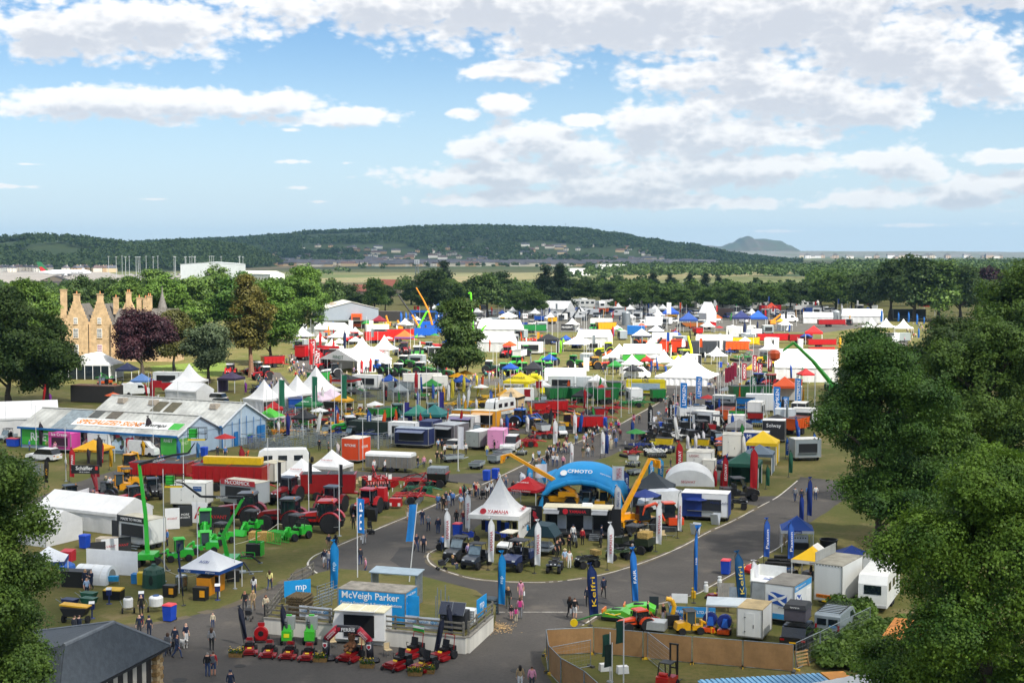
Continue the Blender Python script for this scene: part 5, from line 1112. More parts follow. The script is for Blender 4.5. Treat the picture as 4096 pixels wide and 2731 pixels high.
# --- brown screened fencing
SCREEN=M('96734a',.9,var=.10,scale=2.2,bump=.3)
tops=[(2392,2731),(2336.6,2681.7),(2242.9,2630),(2193.8,2579),(2184.8,2516.5),(2374.6,2507.6),(2573,2525.4),(2769.6,2544.6),(2971.9,2559.8),(3176,2576.8)]
bp=[A(x,y,1.95)for x,y in tops];SN=['brown screened fence panel at the bottom edge','brown screened fence panel leading up from the bottom edge','brown screened fence panel above the bottom ones on the left run','narrow brown screened panel at the left corner','brown screened panel with the open brace gate behind','brown screened panel with a small tear behind the boom mower','brown screened panel behind the forklift mast','brown screened panel right of the forklift','rightmost brown screened panel with torn edge']
def heras(label,p,q,screen=True):
 p,q=Vector((p.x,p.y,0)),Vector((q.x,q.y,0));L=(q-p).length;t=thing('temporary_fence',label,'fence',p,ang(p,q),'temporary fence panels')
 b=B();b.tube([(.05,0,.1),(.05,0,1.95),(L-.05,0,1.95),(L-.05,0,.1),(.05,0,.1)],.03,6);b.o('frame',GALV,t)
 if screen:B().sheet(lambda u,v:(.06+u*(L-.12),-.04+.035*math.sin(u*11)*math.sin(v*3+1),.12+v*1.80),14,4,.012).o('screen',SCREEN,t)
 else:
  b=B();k=int(L/.25);[b.cyl((.05+(L-.1)*i/k,0,.1),(.05+(L-.1)*i/k,0,1.95),.006,n=3)for i in range(k)];[b.cyl((.05,0,.3+.3*i),(L-.05,0,.3+.3*i),.006,n=3)for i in range(6)];b.o('mesh',GALV,t)
 for x in(.0,L):B().box((x,0,.07),(.22,.62,.14)).o('foot',M('c9a21a' if x==0 else '4a4a48',.8),t)
 return t
for i in range(9):heras(SN[i],bp[i],bp[i+1])
hp=[A(3183,2570,1.95),A(3281,2525,1.95),A(3482,2427,1.95)]
heras('bare mesh fence panel beside the black car',hp[0],hp[1],False);heras('bare mesh fence panel behind the grey van',hp[1],hp[2],False)
heras('open mesh gate swung inside the brown screens',A(2205,2590,1.9),A(2365,2560,1.9),False);heras('mesh panel set across behind the forklift',A(2590,2530,1.9),A(2680,2600,1.9),False)
t=thing('forklift','red forklift truck with black mast behind the brown screens','forklift',A(2668,2752),150,None,.82);pb=paint('b8201c')
B().prism([(-1.0,.3),(-1.0,.95),(.2,1.0),(.55,1.25),(1.05,1.15),(1.1,.3)],-.55,.55,ax='x').o('body',pb,t)
for s in(-1,1):B().box((s*.32,-1.35,1.75),(.12,.14,3.3)).o('mast',BLACK,t);B().tube([(s*.5,-.8,1.0),(s*.48,-.6,2.15),(s*.48,.5,2.15),(s*.5,.75,1.2)],.05,6).o('overhead_guard',BLACK,t);wheel(t,s*.5,-.8,.33,.26,'c03020',False,12);wheel(t,s*.5,.75,.28,.22,'c03020',False,12);B().box((s*.28,-1.9,.2),(.1,1.0,.05)).o('fork',BLACK,t)
B().box((0,-1.35,3.35),(.8,.14,.12)).box((0,-1.35,1.4),(.75,.1,.1)).o('cross_bar',BLACK,t);B().box((0,-.05,2.18),(1.0,1.1,.06)).o('guard_roof',BLACK,t);B().cyl((-.35,.75,1.35),(.35,.75,1.35),.17,.17,12).o('gas_bottle',paint('c8251c'),t);B().box((0,.1,1.15),(.5,.5,.15)).o('seat',BLACK,t)
# flags stored in the compound
for x,y,h,c,lab in((2494,2745,4.6,'1d4a3c','rolled dark green flag mast inside the brown screens'),(2440,2725,3.4,'2c5a4a','drooping green flag left of the forklift'),(2448,2745,3.0,'22382f','dark drooping flag at the bottom edge left of the forklift')):pf(A(x,y),h,.55,1.5,c,lab,200)
for i,(x,y)in enumerate(((2490,2690),(2420,2680))):
 t=thing('white_ballast_block',['white ballast block beside the dark green flag','white ballast block left of the dark green flag'][i],'block',A(x,y),15);B().box((0,0,.25),(.8,.5,.5),top=(.92,.9)).o('block',WHITE,t)
t=thing('workshop_container','container with blue corrugated roof and orange end along the bottom edge','container',(A(2750,2722,2.66)+A(3430,2684,2.66))*.5-Vector((-.1,1.2,2.66)),ang(A(2750,2722,2.66),A(3430,2684,2.66)))
B().box((0,0,1.3),(9.5,2.4,2.6)).o('body',M('3f6f8f',.6,var=.2),t);B().box((4.0,0,2.66),(1.5,2.5,.14)).o('end_cap',M('d98a1c',.5),t)
for k in range(24):B().box((-4.55+.33*k,0,2.66),(.2,2.5,.09)).o('roof_rib',M('6fa3c4',.55,var=.2),t)
B().box((-.8,0,2.62),(8.0,2.46,.04)).o('roof_sheet',M('5f95b8',.6,var=.25),t)
t=thing('pagoda_tent','white tent roof peak at the bottom edge before the maple','tent',A(3540,2672,4.4)-Vector((0,0,4.4)),20);pagoda(t,8,8,2.6,4.4,'f0f0ee','eeeeec','',1.1)
# --- caravans and trailers, lower right
t=thing('box_trailer','tall white box trailer with orange plate behind the yellow gazebo','trailer',Q(8,1270,845)+yaw((0,2.1,0),-33),-33);boxbody(t,2.35,4.9,3.0,'dcdcd6',.55,'9c9788',True,'a5a5a0',None)
B().box((-.25,-2.47,.95),(1.5,.02,.28)).o('plate',M('e8821a',.5),t);text(t,'LONG VEHICLE',(-.25,-2.49,.95),M('201008',.5),w=1.4);B().box((-.2,-2.47,.55),(.6,.02,.14)).o('number_plate',M('e8c01a',.5),t)
for k in range(18):B().box((-1.1+k*.13,-2.46,3.5),(.065,.02,.09)).o('hazard_stripe',BLACK if k%2 else WHITE,t)
t.children[0].name='body';B().box((-1.15,.0,4.05),(.06,4.6,.8)).o('roof_hatch',M('a9aaa6',.5,.3),t)
t=thing('box_trailer','white box trailer painted with blue saltire flags','trailer',Q(8,825,1010)+yaw((0,2.0,0),-30),-30);boxbody(t,2.35,4.2,2.7,'dfe0dc',.5,'7d7970',True,'a5a5a0',None)
SB=M('1c4fa0',.55,var=.1)
def saltire(t,x,y,z,w,h,rz=0):
 o=B().sheet(lambda u,v:((u-.5)*w,.0,(v-.5)*h+.07*math.sin(u*6)),8,2,.02).o('saltire_panel',SB,t,(x,y,z),(0,0,R(rz)))
 for s in(-1,1):B().sheet(lambda u,v:((u-.5)*w,-.02,s*(u-.5)*h*.9+(v-.5)*.22+.07*math.sin(u*6)),8,1,.01).o('saltire_cross',WHITE,t,(x,y,z),(0,0,R(rz)))
saltire(t,-.15,-2.12,2.1,1.5,.9);saltire(t,1.19,-1.0,1.9,1.3,.9,90)
B().box((1.19,0,2.95),(.02,4.1,.45)).o('fascia',M('2f8fc8',.55),t);text(t,'FAIR',(1.215,-1.5,2.95),WHITE,w=.7,rz=90,bold=.02);text(t,'BUILDINGS LTD.COM',(1.215,-.2,2.95),WHITE,w=1.6,rz=90)
B().box((0,-2.12,.75),(2.3,.02,.42)).o('band',M('2f8fc8',.55),t);text(t,'of Scotland',(.3,-2.14,1.45),M('3a3a3a',.6),w=.8);text(t,'INGS',(.8,-2.14,.75),WHITE,w=.5)
B().box((1.19,1.3,1.5),(.03,.85,1.9)).o('door',WHITE,t)
t=thing('box_trailer','small white box trailer with buff roof behind the brown screens','trailer',Q(8,560,1160)+yaw((0,1.3,0),-24),-24);boxbody(t,1.9,2.9,2.15,'d6d7d4',.4,'a8946c',False,'8f8f8c','front')
t=thing('display_trailer','white drop-side trailer with saltire on its open flap','trailer',Q(8,690,850)+yaw((-.2,1.6,0),-28),-28);B().box((0,0,1.2),(2.3,2.4,1.4)).o('body',M('9fa4a6',.6,var=.2),t);B().box((0,0,2.0),(2.4,2.4,.08)).o('flap',M('e6e7e4',.5),t);saltire(t,.2,.0,2.06,1.2,.8);t.children[-1].rotation_euler=t.children[-2].rotation_euler=t.children[-3].rotation_euler=(R(-90),0,0);B().box((-1.15,0,2.5),(.06,2.4,.9)).box((0,1.2,2.5),(2.3,.06,.9)).o('raised_side',M('dfe0dc',.5),t);B().tube([(-1.1,-1.2,.4),(-1.0,-1.25,2.0)],.04).tube([(1.1,-1.2,.4),(1.0,-1.25,2.0)],.04).o('prop',STEEL,t)
t=thing('van','grey van with a black roof rack behind the black car','van',Q(8,1260,1140)+yaw((0,2.3,0),-28),-28);van(t,'8d979c',5.2,1.95,2.0,True);text(t,'FAIR',(.42,-2.63,1.15),M('3a8fd0',.5),w=.55,bold=.02)
t=thing('estate_car','black car carrying a grey roof tent','car',Q(8,950,1230)+yaw((0,2.0,0),-24),-24);car(t,'15161a',4.7,1.95,1.75)
B().box((0,-.6,2.05),(1.5,2.2,.1)).o('roof_bars',BLACK,t);B().box((0,-.8,2.55),(1.6,1.9,.9)).o('roof_tent',M('4a464e',.85,var=.15),t);B().box((0,-.8,3.12),(1.75,2.05,.3),top=(.85,.85)).o('tent_lid',M('202124',.6),t);text(t,'TENTBOX',(0,-1.85,3.1),WHITE,w=.7)
t=thing('caravan','white touring caravan half hidden under the maple','caravan',Q(8,1660,890)+yaw((0,3.0,0),-24),-24);caravan(t)
t=thing('box_trailer','small white trailer tucked behind the white caravan','trailer',Q(8,1660,640)+yaw((0,1.5,0),-24),-24);boxbody(t,1.8,3.0,2.0,'dcdcd8',.4,'7c7a70',True)
t=thing('shipping_container','grey green shipping container with orange roof under the maple','container',A(3560,2700)+yaw((.6,2.6,0),-24),-24);B().box((0,0,1.3),(2.44,6.0,2.6)).o('body',M('4a5f66',.6,var=.15),t);B().box((0,0,2.63),(2.4,5.95,.06)).o('roof',M('c07a34',.8,var=.3),t)
for k in range(4):B().cyl((-.9+.6*k,-3.05,.1),(-.9+.6*k,-3.05,2.5),.035).o('locking_bar',GALV,t)
for k in range(6):B().box((0,-3.01,.35+.4*k),(2.3,.04,.06)).o('door_rib',M('42565c',.6),t)
B().box((-.35,-3.04,1.95),(1.5,.02,.22)).o('name_band',M('c88a2a',.6),t);text(t,'Hapag-Lloyd',(-.35,-3.06,1.95),M('1c2a50',.6),w=1.3)
t=thing('barrier_block','red plastic barrier beside the shipping container','barrier',A(3580,2700),10);B().prism([(-.25,0),(.25,0),(.1,.8),(-.1,.8)],-.9,.9).o('barrier',M('c02030',.5),t)
for i,(x,y)in enumerate(((3520,2690),(3500,2680),(3550,2680),(3460,2690))):
 o=B().cyl((0,0,0),(0,0,1.3),.05).o('fence_post',M('4a3a30',.9));o.location=A(x,y);tag(o,'rusty upright post in the rough growth','post','rusty posts')
t=thing('pallet_stack','wooden pallets leaning on the mesh fence','pallet',Q(8,1030,1380),30)
for k in range(5):B().box((0,.02*k,.15+.24*k),(1.1,.03,.11),rx=R(-20)).o('slat',M('a5814f',.9,var=.3),t)
for s in(-1,1):B().box((s*.5,.08,.6),(.08,.1,1.2),rx=R(-20)).o('bearer',M('8a6a40',.9),t)
# --- gazebos lower right
t=thing('gazebo','blue roofed gazebo with white valance beside the avenue','gazebo',Q(4,1200,1000),-8);gazebo(t,'1f55b0','e8e8ea',3.1,3.35)
def badge(t,s,x,y,z,w,col='1c3f88',tc='ffffff',rz=0):B().box((x,y,z),(w,.02,w*.3),rz=R(rz)).o('badge',M(col,.6),t);n=yaw((0,-.02,0),rz);text(t,s,(x+n.x,y+n.y,z),M(tc,.6),w=w*.8,rz=rz)
badge(t,'Paxton',-.1,-1.58,2.0,1.0)
t=thing('gazebo','blue roofed gazebo with white walls under the lime','gazebo',Q(4,1690,1260),-8);gazebo(t,'16357a','d6dae6',3.0,3.0,'lrb');badge(t,'Paxton',0,-1.53,2.0,1.0)
t=thing('gazebo','yellow and white gazebo beside the tall white trailer','gazebo',Q(4,1340,1290),-30);gazebo(t,'f0c212','eceae4',2.9,3.2);text(t,'KARCHER',(.7,-1.5,2.0),M('222222',.6),w=.9);B().prism([(-.1,2.2),(1.5,2.2),(0,3.25)],0,1.48).o('roof_panel',canvas('eceae4'),t)
t=thing('gazebo','plain pale gazebo over the blue wood machines','gazebo',Q(8,330,1080)+yaw((.3,1.2,0),-10),-10);pagoda(t,3.4,2.6,2.2,2.5,'cdd6da','c2ccd0','',1.2,.1)
t=thing('display_table','table with a white display board under the blue gazebo','table',Q(4,1235,1010),-8);B().box((0,0,.75),(1.6,.6,.05)).o('top',BLACK,t);B().box((0,.2,1.15),(1.5,.05,.75)).o('board',M('dfe3e6',.5),t);B().box((0,-.28,.45),(1.55,.03,.6)).o('cloth',BLACK,t)
for k in range(5):B().lathe([(.07,-.01),(.07,.01)],10,(-.5+.25*k,.165,1.2),ax='y').o('print',M('26364a',.5),t)
t=thing('cattle_trough','large black round tub under the lime','tub',Q(4,1488,985),0);B().lathe([(.78,0),(.85,.75),(.92,.8),(.92,.86),(.8,.86),(.72,.1),(0,.1)],24).o('tub',M('17181a',.6),t)
for i,(x,y,w,c)in enumerate(((1110,1090,2.3,'1a1b1e'),(1060,1120,2.5,'1a1b1e'),(1140,1130,1.8,'1a1b1e'),(1050,1150,2.7,'1a1b1e'),(1035,1190,2.8,'2468b8'),(1260,1140,1.9,'1a1b1e'),(1320,1090,.7,'1a1b1e'),(1470,1065,1.6,'1a1b1e'))):
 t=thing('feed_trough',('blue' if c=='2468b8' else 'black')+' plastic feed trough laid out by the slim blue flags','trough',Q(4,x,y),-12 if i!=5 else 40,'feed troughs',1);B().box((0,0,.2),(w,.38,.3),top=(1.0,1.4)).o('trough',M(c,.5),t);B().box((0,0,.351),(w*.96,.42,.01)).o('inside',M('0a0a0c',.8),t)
for i,(x,y,c)in enumerate(((793,1215,'c21a22'),(1030,1240,'3a3d40'),(1155,1260,'3a3d40'),(1300,1270,'3a3d40'))):
 t=thing('pressure_washer',['red pressure washer beside the yellow churn','grey pressure washer nearest the two men in black','grey pressure washer in the middle of the row','grey pressure washer under the yellow gazebo'][i],'pressure washer',Q(4,x,y),-50,'pressure washers');B().prism([(-.55,.15),(-.6,.4),(-.25,.75),(.35,.8),(.55,.5),(.55,.15)],-.35,.35,ax='x').o('body',M(c,.4),t);B().tube([(-.3,.5,.6),(-.3,.75,1.0),(.3,.75,1.0),(.3,.5,.6)],.025).o('handle',BLACK,t);[wheel(t,s*.36,.35,.18,.1,'333333',False,10)for s in(-1,1)];B().lathe([(.1,-.02),(.1,.02)],12,(-.37,-.1,.45),ax='x').o('reel',M('e0c818',.5),t)
for x,y,c,lab,s in((512,1330,'e2e3e0','white milk churn nearest the blue bin',1),(390,1380,'e2e3e0','white milk churn left of the other churn',1),(718,1215,'d8a818','yellow drum beside the red pressure washer',.8),(277,1435,'d8a818','yellow drum at the foot of the slim blue flag',.8)):
 t=thing('milk_churn',lab,'churn',Q(4,x,y),0);B().lathe([(.19,0),(.2,.05),(.2,.55),(.13,.68),(.13,.78),(.17,.8),(.17,.86),(0,.88)],14).o('churn',M(c,.45),t)
BINS=[(4,567,1222,'e0454e','blue wheelie bin with red lid on the tarmac before the gazebo'),(3,180,880,'e0454e','blue bin beside the white pagoda tent'),(5,1520,968,'d84048','blue wheelie bin with red lid on the grass near the white tanks'),(5,760,318,'1747b8','blue bin beside the long white tent'),(3,440,385,'1747b8','blue bin left of the pair by the tipped trailer'),(3,520,370,'1747b8','blue bin right of the pair by the tipped trailer'),(1,1830,728,'1747b8','blue bin at the shed gable wall'),('c',1685,1415,'1747b8','blue bin beside the red seed hopper'),('g',410,630,'1747b8','blue bin beside the black buggies'),('d',662,870,'1747b8','blue bin on the sunlit turf before the white tents')]
for c,x,y,lid,lab in BINS:make('bin',bin_,('1747b8',lid),Q(c,x,y),-20,'wheelie_bin',lab,'bin',None,1.25)
for x,y,c,lab in((2215,610,'1747b8','large blue wheeled bin with green lid at the shed gable'),(2290,590,'1747b8','large blue wheeled bin with red lid at the shed gable')):
 t=thing('wheeled_bin',lab,'bin',Q(1,x,y),-22);B().box((0,0,.65),(1.25,1.0,1.1),top=(1.08,1.1)).o('body',M(c,.5),t);B().prism([(-.55,1.2),(.55,1.2),(.4,1.42),(-.4,1.42)],-.68,.68,ax='x').o('lid',M('1f7a40' if 'green' in lab else 'c03038',.5),t);[B().lathe([(.1,-.04),(.1,.04)],8,(a*.5,b_*.4,.1),ax='x').o('wheel',TYRE,t)for a in(-1,1)for b_ in(-1,1)]
t=thing('wheeled_bin','large blue wheeled bin at the left end of the shed','bin',Q(1,120,640),-20);B().box((0,0,.65),(1.6,1.0,1.1),top=(1.08,1.1)).o('body',M('1747b8',.5),t);B().box((0,0,1.25),(1.75,1.1,.12)).o('lid',M('c03038',.5),t)
ff(Q(4,905,1130),4.4,'3d6fc8','slim blue feather flag left of the pair by the black troughs',.6,txt='Paxton');ff(Q(4,1120,1145),4.2,'3d6fc8','slim blue feather flag right of the pair by the black troughs',.6,txt='Paxton')
ff(Q(4,280,1480),6.6,'2b84d8','very slim blue flag standing at the tarmac edge',.3,txt='FAIR');ff(Q(7,1530,880),5.3,'2b84d8','pale blue feather flag above the green mowers',.55,txt='FAIR',tilt=-4)
ff(Q(7,1145,1010),5.0,'14306a','navy feather flag with yellow lettering before the brown screens',.8,txt='Kelfri',tcol='e8c020',tilt=-4);ff(Q(4,690,1590),5.3,'1f5f90','blue feather flag with yellow lettering beside the white trailers',.75,txt='Kelfri',tcol='e8d060',tilt=-6)
ff(Q(8,600,800),3.6,'e4e4e6','white feather flag beside the saltire trailer',.6,tilt=-6);ff(Q(4,1225,790),3.4,'1f3f98','small blue flag behind the blue gazebo',.5);ff(Q(4,1295,760),5.0,'1c3a8a','navy flag half hidden by the lime',.55)
t=thing('picnic_table','weathered timber picnic table on the grass','picnic table',Q(8,290,870),-8);picnic(t)
for x,y,lab,rz in((345,800,'grey timber board leaning behind the picnic table',-8),(450,840,'corrugated grey sheet leaning behind the picnic table',-14)):
 t=thing('leaning_board',lab,'board',Q(8,x,y),rz);[B().box((-.6+.2*k,0,.8),(.19,.05,1.6),rx=R(-12)).o('board',M('8d8a82' if 'timber' in lab else '7d8a94',.8,var=.2),t)for k in range(7)]
t=thing('lawn_mower','small red mower beside the leaning boards','mower',Q(8,265,770),-60,None,.9);mower(t,bar=False,stand=True)
# --- orchard machine stand behind the brown screens
for x,y,c,k,lab,rz,s in((1390,960,'58b030','mini','lime green ride-on at the left end of the orange machines',70,.9),(1590,925,'5fd02c','mini','bright green machine behind the orange tractor',80,1.0)):
 t=thing('compact_machine',lab,'machine',Q(7,x,y),rz,None,s);pb=paint(c);B().prism([(-1.2,.3),(-1.25,.75),(-.6,1.05),(.5,.95),(1.2,.7),(1.2,.3)],-.7,.7,ax='x').o('cover',pb,t);B().box((0,0,.25),(1.5,2.6,.25)).o('skirt',BLACK,t);B().box((0,1.25,.75),(1.2,.1,.5)).o('end_guard',paint('e8701c'),t);B().box((0,.1,1.0),(.5,.8,.08)).o('vent',BLACK,t)
t=thing('compact_tractor','orange compact tractor without cab among the machines','tractor',Q(7,1570,1050),-65,None,.72);tractor(t,'d8481c')
t.scale=(.62,.62,.55)
t=thing('hedge_cutter','green and yellow hedge cutter arm behind the brown screens','hedge cutter',Q(7,1300,1040),0);B().tube([(-2.6,0,.6),(-1.0,0,1.1),(.3,0,1.2),(1.8,0,.6)],.08,6).o('arm',paint('2a6a2c'),t);B().tube([(-.2,0,1.25),(.5,-.1,1.1),(1.0,0,1.2)],.05).o('hose',M('e0c018',.5),t);B().lathe([(.3,-.1),(.3,.1)],14,(-2.6,0,.5),ax='y').o('head',paint('d8b818'),t)
t=thing('snow_plough','grey steel transport box behind the brown screens','transport box',Q(7,1720,1060),-20);B().prism([(-.5,.2),(-.45,.8),(.5,.9),(.5,.2)],-.9,.9,ax='x').o('box',M('b5babb',.4,.4),t)
t=thing('wood_chipper','yellow spouted wood chipper with men beside it','chipper',Q(7,1880,1030),0);B().box((0,0,.7),(.9,1.0,.8)).o('body',M('1c1c1e',.6),t);B().tube([(0,0,1.0),(.15,0,1.7),(-.05,0,2.2),(-.5,0,2.3)],.18,10).o('chute',paint('e0a818'),t);[wheel(t,s*.5,0,.3,.2,'333333',False,10)for s in(-1,1)]
t=thing('mini_digger_cab','black cabbed mini loader behind the brown screens','loader',Q(7,2040,1080),100,None,.9);miniloader(t,'d8a018',cab=True,tool='bucket')
for x,y,c,lab in((1710,1000,'d8401c','small orange mower deck among the machines'),(1960,1010,'1c3f9a','small blue log splitter among the machines'),(8,0,'','')):
 if not c:continue
 t=thing('implement',lab,'implement',Q(7,x,y),30,None,.55);implement(t,c,2.2,1.6,x)
for x,y,lab in((200,1070,'black and blue wood chipper before the pale gazebo'),(330,1090,'blue and orange wood machine under the pale gazebo')):
 t=thing('wood_machine',lab,'chipper',Q(8,x,y),-20);B().lathe([(.55,-.2),(.55,.2)],16,(0,.1,1.0),ax='y').o('rotor_housing',paint('1a2c78'),t);B().box((0,-.1,.3),(.9,.9,.3)).o('frame',paint('d8501c'),t);B().box((.1,-.2,.95),(.5,.5,.6),top=(.6,.6)).o('hopper',paint('1f58b0'),t);[wheel(t,s*.45,0,.22,.14,'c04a1c',False,10)for s in(-1,1)]
panel_sign('long blue sign board behind the orchard machines',Q(7,2060,960),-8,3.6,.8,'2f8fd0',.25,[('BUILDINGS LTD.COM',.2,.4,3.0,'ffffff')]);panel_sign('white sign on an easel behind the green machines',Q(7,1945,860),-8,1.3,.75,'e9eaea',.5);panel_sign('dark framed notice board behind the green machines',Q(7,1715,890),-8,.75,1.0,'2a3138',.3,[('0000',0,.6,.01,'ffffff')][:0])
t=thing('tyre_stack','stack of black plastic tubs at the end of the plot','tub stack',Q(7,255,900,0),0)
for k in range(5):B().lathe([(.55,0),(.6,.12),(.55,.24),(.4,.26)],16,(0,0,.26*k)).o('tub',M('2c3a42',.6),t)
# ------------------------------------------------------------------ the stands of the middle ground
KIND={'tractor':(tractor,'tractor','tractor'),'wagon':(wagon,'farm_trailer','trailer'),'mixer':(wagon,'feed_mixer_wagon','mixer wagon'),'impl':(implement,'cultivator','implement'),'box':(boxbody,'box_trailer','trailer'),'cont':(boxbody,'container','container'),'van':(van,'van','van'),'car':(car,'car','car'),'lorry':(lorry,'lorry','lorry'),'caravan':(caravan,'caravan','caravan'),'utv':(utv,'utility_buggy','buggy'),'quad':(quad,'quad_bike','quad bike'),'bike':(motorbike,'motorbike','motorbike'),'mini':(miniloader,'mini_loader','loader'),'tele':(telehandler,'telehandler','telehandler'),'digger':(excavator,'mini_excavator','excavator'),'pag':(pagoda,'pagoda_tent','tent'),'gaz':(gazebo,'gazebo','gazebo'),'marq':(marquee,'marquee','tent'),'kiosk':(kiosk,'display_trailer','trailer'),'pen':(pen,'cattle_pen','pen'),'hurdle':(hurdle,'sheep_hurdle','gate'),'bale':(bale,'straw_bale','bale'),'silo':(silo,'steel_tank','tank'),'aboard':(aboard,'display_board','sign'),'umb':(umbrella,'parasol','parasol'),'chair':(chair,'garden_chair','chair'),'mast':(barepole,'flag_mast','mast')}
def put(kind,c,x,y,rz,label,*p,s=1.0,group=None,z=0.0):
 fn,nm,cat=KIND[kind];return make(kind,fn,p,Q(c,x,y,z),rz,nm,label,cat,group,s)
def mpp(c,x,y):a,b,s=CR[c];return at(a+x/s,b+y/s)[1]/s
def F(c,x,yb,yt,col,label,txt=None,tcol='ffffff',w=None,rz=0,tilt=0):
 h=round((yb-yt)*mpp(c,x,yb)*2)/2;return ff(Q(c,x,yb),max(2.5,h),col,label,w or round(min(.95,max(.5,.16*h)),2),rz,None,txt,tcol,tilt)
def PF(c,x,yb,yt,col,label,fw=.9,fh=2.8,txt=None,tcol='ffffff',rz=0):
 h=round((yb-yt)*mpp(c,x,yb)*2)/2
 return put('mast',c,x,yb,0,label,max(3,h))if not col else pf(Q(c,x,yb),max(3.5,h),fw,fh,col,label,rz,txt,tcol)
RED,DRED,GRN,AGR='b01a1c','7a1218','2c8a2e','2fae35'
# --- the two sheds
def shed(label,er,el,eb,ez,rise,base,roofc):
 rz=ang(el,er);L=(er-el).length;D=(eb-er).length;t=thing('shed',label,'shed',Vector((el.x,el.y,0)),rz)
 B().box((L/2,D/2,ez/2),(L-.3,D-.3,ez)).o('wall',M('9fb3c4',.7,var=.1,scale=.5),t)
 for k,y in((1,0),(-1,D)):
  def f(u,v,k=k,y=y):return(-.2+u*(L+.4),(y-k*.35)+k*v*(D/2+.35),ez-.15+v*(rise+.15)+.03*math.sin(u*L*7))
  B().sheet(f,int(L*4),2,.05).o('roof_slope',M(roofc,.8,var=.28,scale=.35,bump=.2,streak=False),t)
 B().box((L/2,D/2,ez+rise+.06),(L+.4,.5,.1)).o('ridge_cap',M('b9b8b0',.8),t)
 for x in(0.12,L-.12):B().prism([(.15,ez),(D-.15,ez),(D/2,ez+rise-.05)],x-.06,x+.06,ax='x').o('gable',M('a9bccb',.7,var=.08),t)
 for s in(-1,1):B().tube([(L+.2,D/2+s*(D/2+.3),ez-.12),(L+.2,D/2,ez+rise)],.13,4).o('barge_board',M('d3d8da',.6),t)
 B().box((L/2,-.33,ez-.1),(L+.4,.16,.3)).o('fascia',M('1468a8',.5),t)
 for x in(.1,L*.5,L-.1):B().box((x,.13,ez/2),(.16,.08,ez)).o('corner_strip',M('1468a8',.5),t)
 return t,L,D
EZ=3.1;er,el,eb=Q(1,1590,545,EZ),Q(1,178,460,EZ),Q(1,1975,470,EZ)
t,L,D=shed('long pale shed with orange lettered banner on its roof',er,el,eb,EZ,2.3,0,'bcbcb4')
def onwall(x0,x1,z0,z1,m,nm='mural'):return B().box(((x0+x1)/2*L,.05,(z0+z1)/2),((x1-x0)*L,.06,z1-z0)).o(nm,m,t)
onwall(.012,.245,.5,EZ-.35,M('3fae3c',.6,var=.05));text(t,'RHET',(.14*L,.0,1.75),WHITE,w=3.9,bold=.02)
def muralmat(cs,sc_):
 m=bpy.data.materials.new('mural');m.use_nodes=True;q=m.node_tree;v=nd(q,'ShaderNodeTexVoronoi');v.inputs['Scale'].default_value=sc_;tc_=nd(q,'ShaderNodeTexCoord');q.links.new(tc_.outputs['Object'],v.inputs['Vector']);r=nd(q,'ShaderNodeValToRGB');r.color_ramp.interpolation='CONSTANT'
 sp_=nd(q,'ShaderNodeSeparateColor');q.links.new(v.outputs['Color'],sp_.inputs[0]);q.links.new(sp_.outputs[0],r.inputs[0])
 for i,c in enumerate(cs):
  e=r.color_ramp.elements[i]if i<2 else r.color_ramp.elements.new(i/len(cs));e.position=i/len(cs);e.color=(*lin(c),1)
 q.links.new(r.outputs[0],q.nodes['Principled BSDF'].inputs['Base Color']);q.nodes['Principled BSDF'].inputs['Roughness'].default_value=.6;return m
onwall(.25,.488,.45,EZ-.35,muralmat(['1c1a20','4a4038','8a7c70','c0307a','2a3a50','b0a698'],2.2));onwall(.492,.735,.45,EZ-.35,muralmat(['b9d2e4','c9dbe8','a8c4d8','3a3040','b02838','566a50'],1.6));onwall(.738,.893,.45,EZ-.35,muralmat(['20242c','4a5058','a09488','3a3438','7a6a60'],2.0));onwall(.897,.99,.3,EZ-.35,M('43b040',.6,var=.05));text(t,'RHET',(.943*L,.0,2.35),WHITE,w=1.5,bold=.02)
B().box((L+.03,D*.16,1.5),(.05,D*.27,2.2)).o('mural',M('5f9a44',.6,var=.08),t);text(t,'RHET',(L+.07,D*.16,1.9),M('c8dca8',.6),w=1.7,rz=90)
sl=math.atan2(2.3,D/2)
def onroof(x0,x1,v0,v1,m,nm,up=.09):w,h=(x1-x0)*L,(v1-v0)*math.hypot(D/2,2.3);c=(.5*(v0+v1));return B().box((0,0,0),(w,h,.05)).o(nm,m,t,((x0+x1)/2*L,c*D/2-up*math.sin(sl),EZ+c*2.3+up*math.cos(sl)),(sl,0,0))
onroof(.30,.975,.22,.56,M('e8e8e4',.6,var=.04),'roof_banner');onroof(.91,.975,.24,.54,M('3fae3c',.6),'banner_end',.13)
def rooftext(s,x,v,w,m,sh=.3,h=None):text(t,s,(x*L,v*D/2-.13*math.sin(sl),EZ+v*2.3+.13*math.cos(sl)),m,w=w,h=h,rot=(sl,0,0),shear=sh,bold=.03)
rooftext('SPECIALIZED SIGNS',.53,.40,L*.41,M('e8861c',.6),.3,1.25);rooftext('&wraps',.82,.38,L*.13,M('2a2a2a',.6),.3,1.2)
rooftext('RHET',.943,.3,L*.04,WHITE,0);rooftext('PROUD SPONSORS OF',.943,.46,L*.045,WHITE,0)
for x0,x1,c in((.355,.42,'4a4c48'),(.465,.535,'5c5446')):onroof(x0,x1,.62,.97,M(c,.5,var=.3),'rooflight')
onroof(.2,.345,.02,.95,M('8a969a',.8,var=.3,scale=1.2),'patched_sheet',.06)
e2r,e2l,e2b=Q(1,1990,455,3.4),Q(1,800,370,3.4),Q(1,2340,385,3.4)
t,L,D=shed('second pale shed behind with three roof vents',e2r,e2l,e2b,3.4,2.9,0,'c2c2ba')
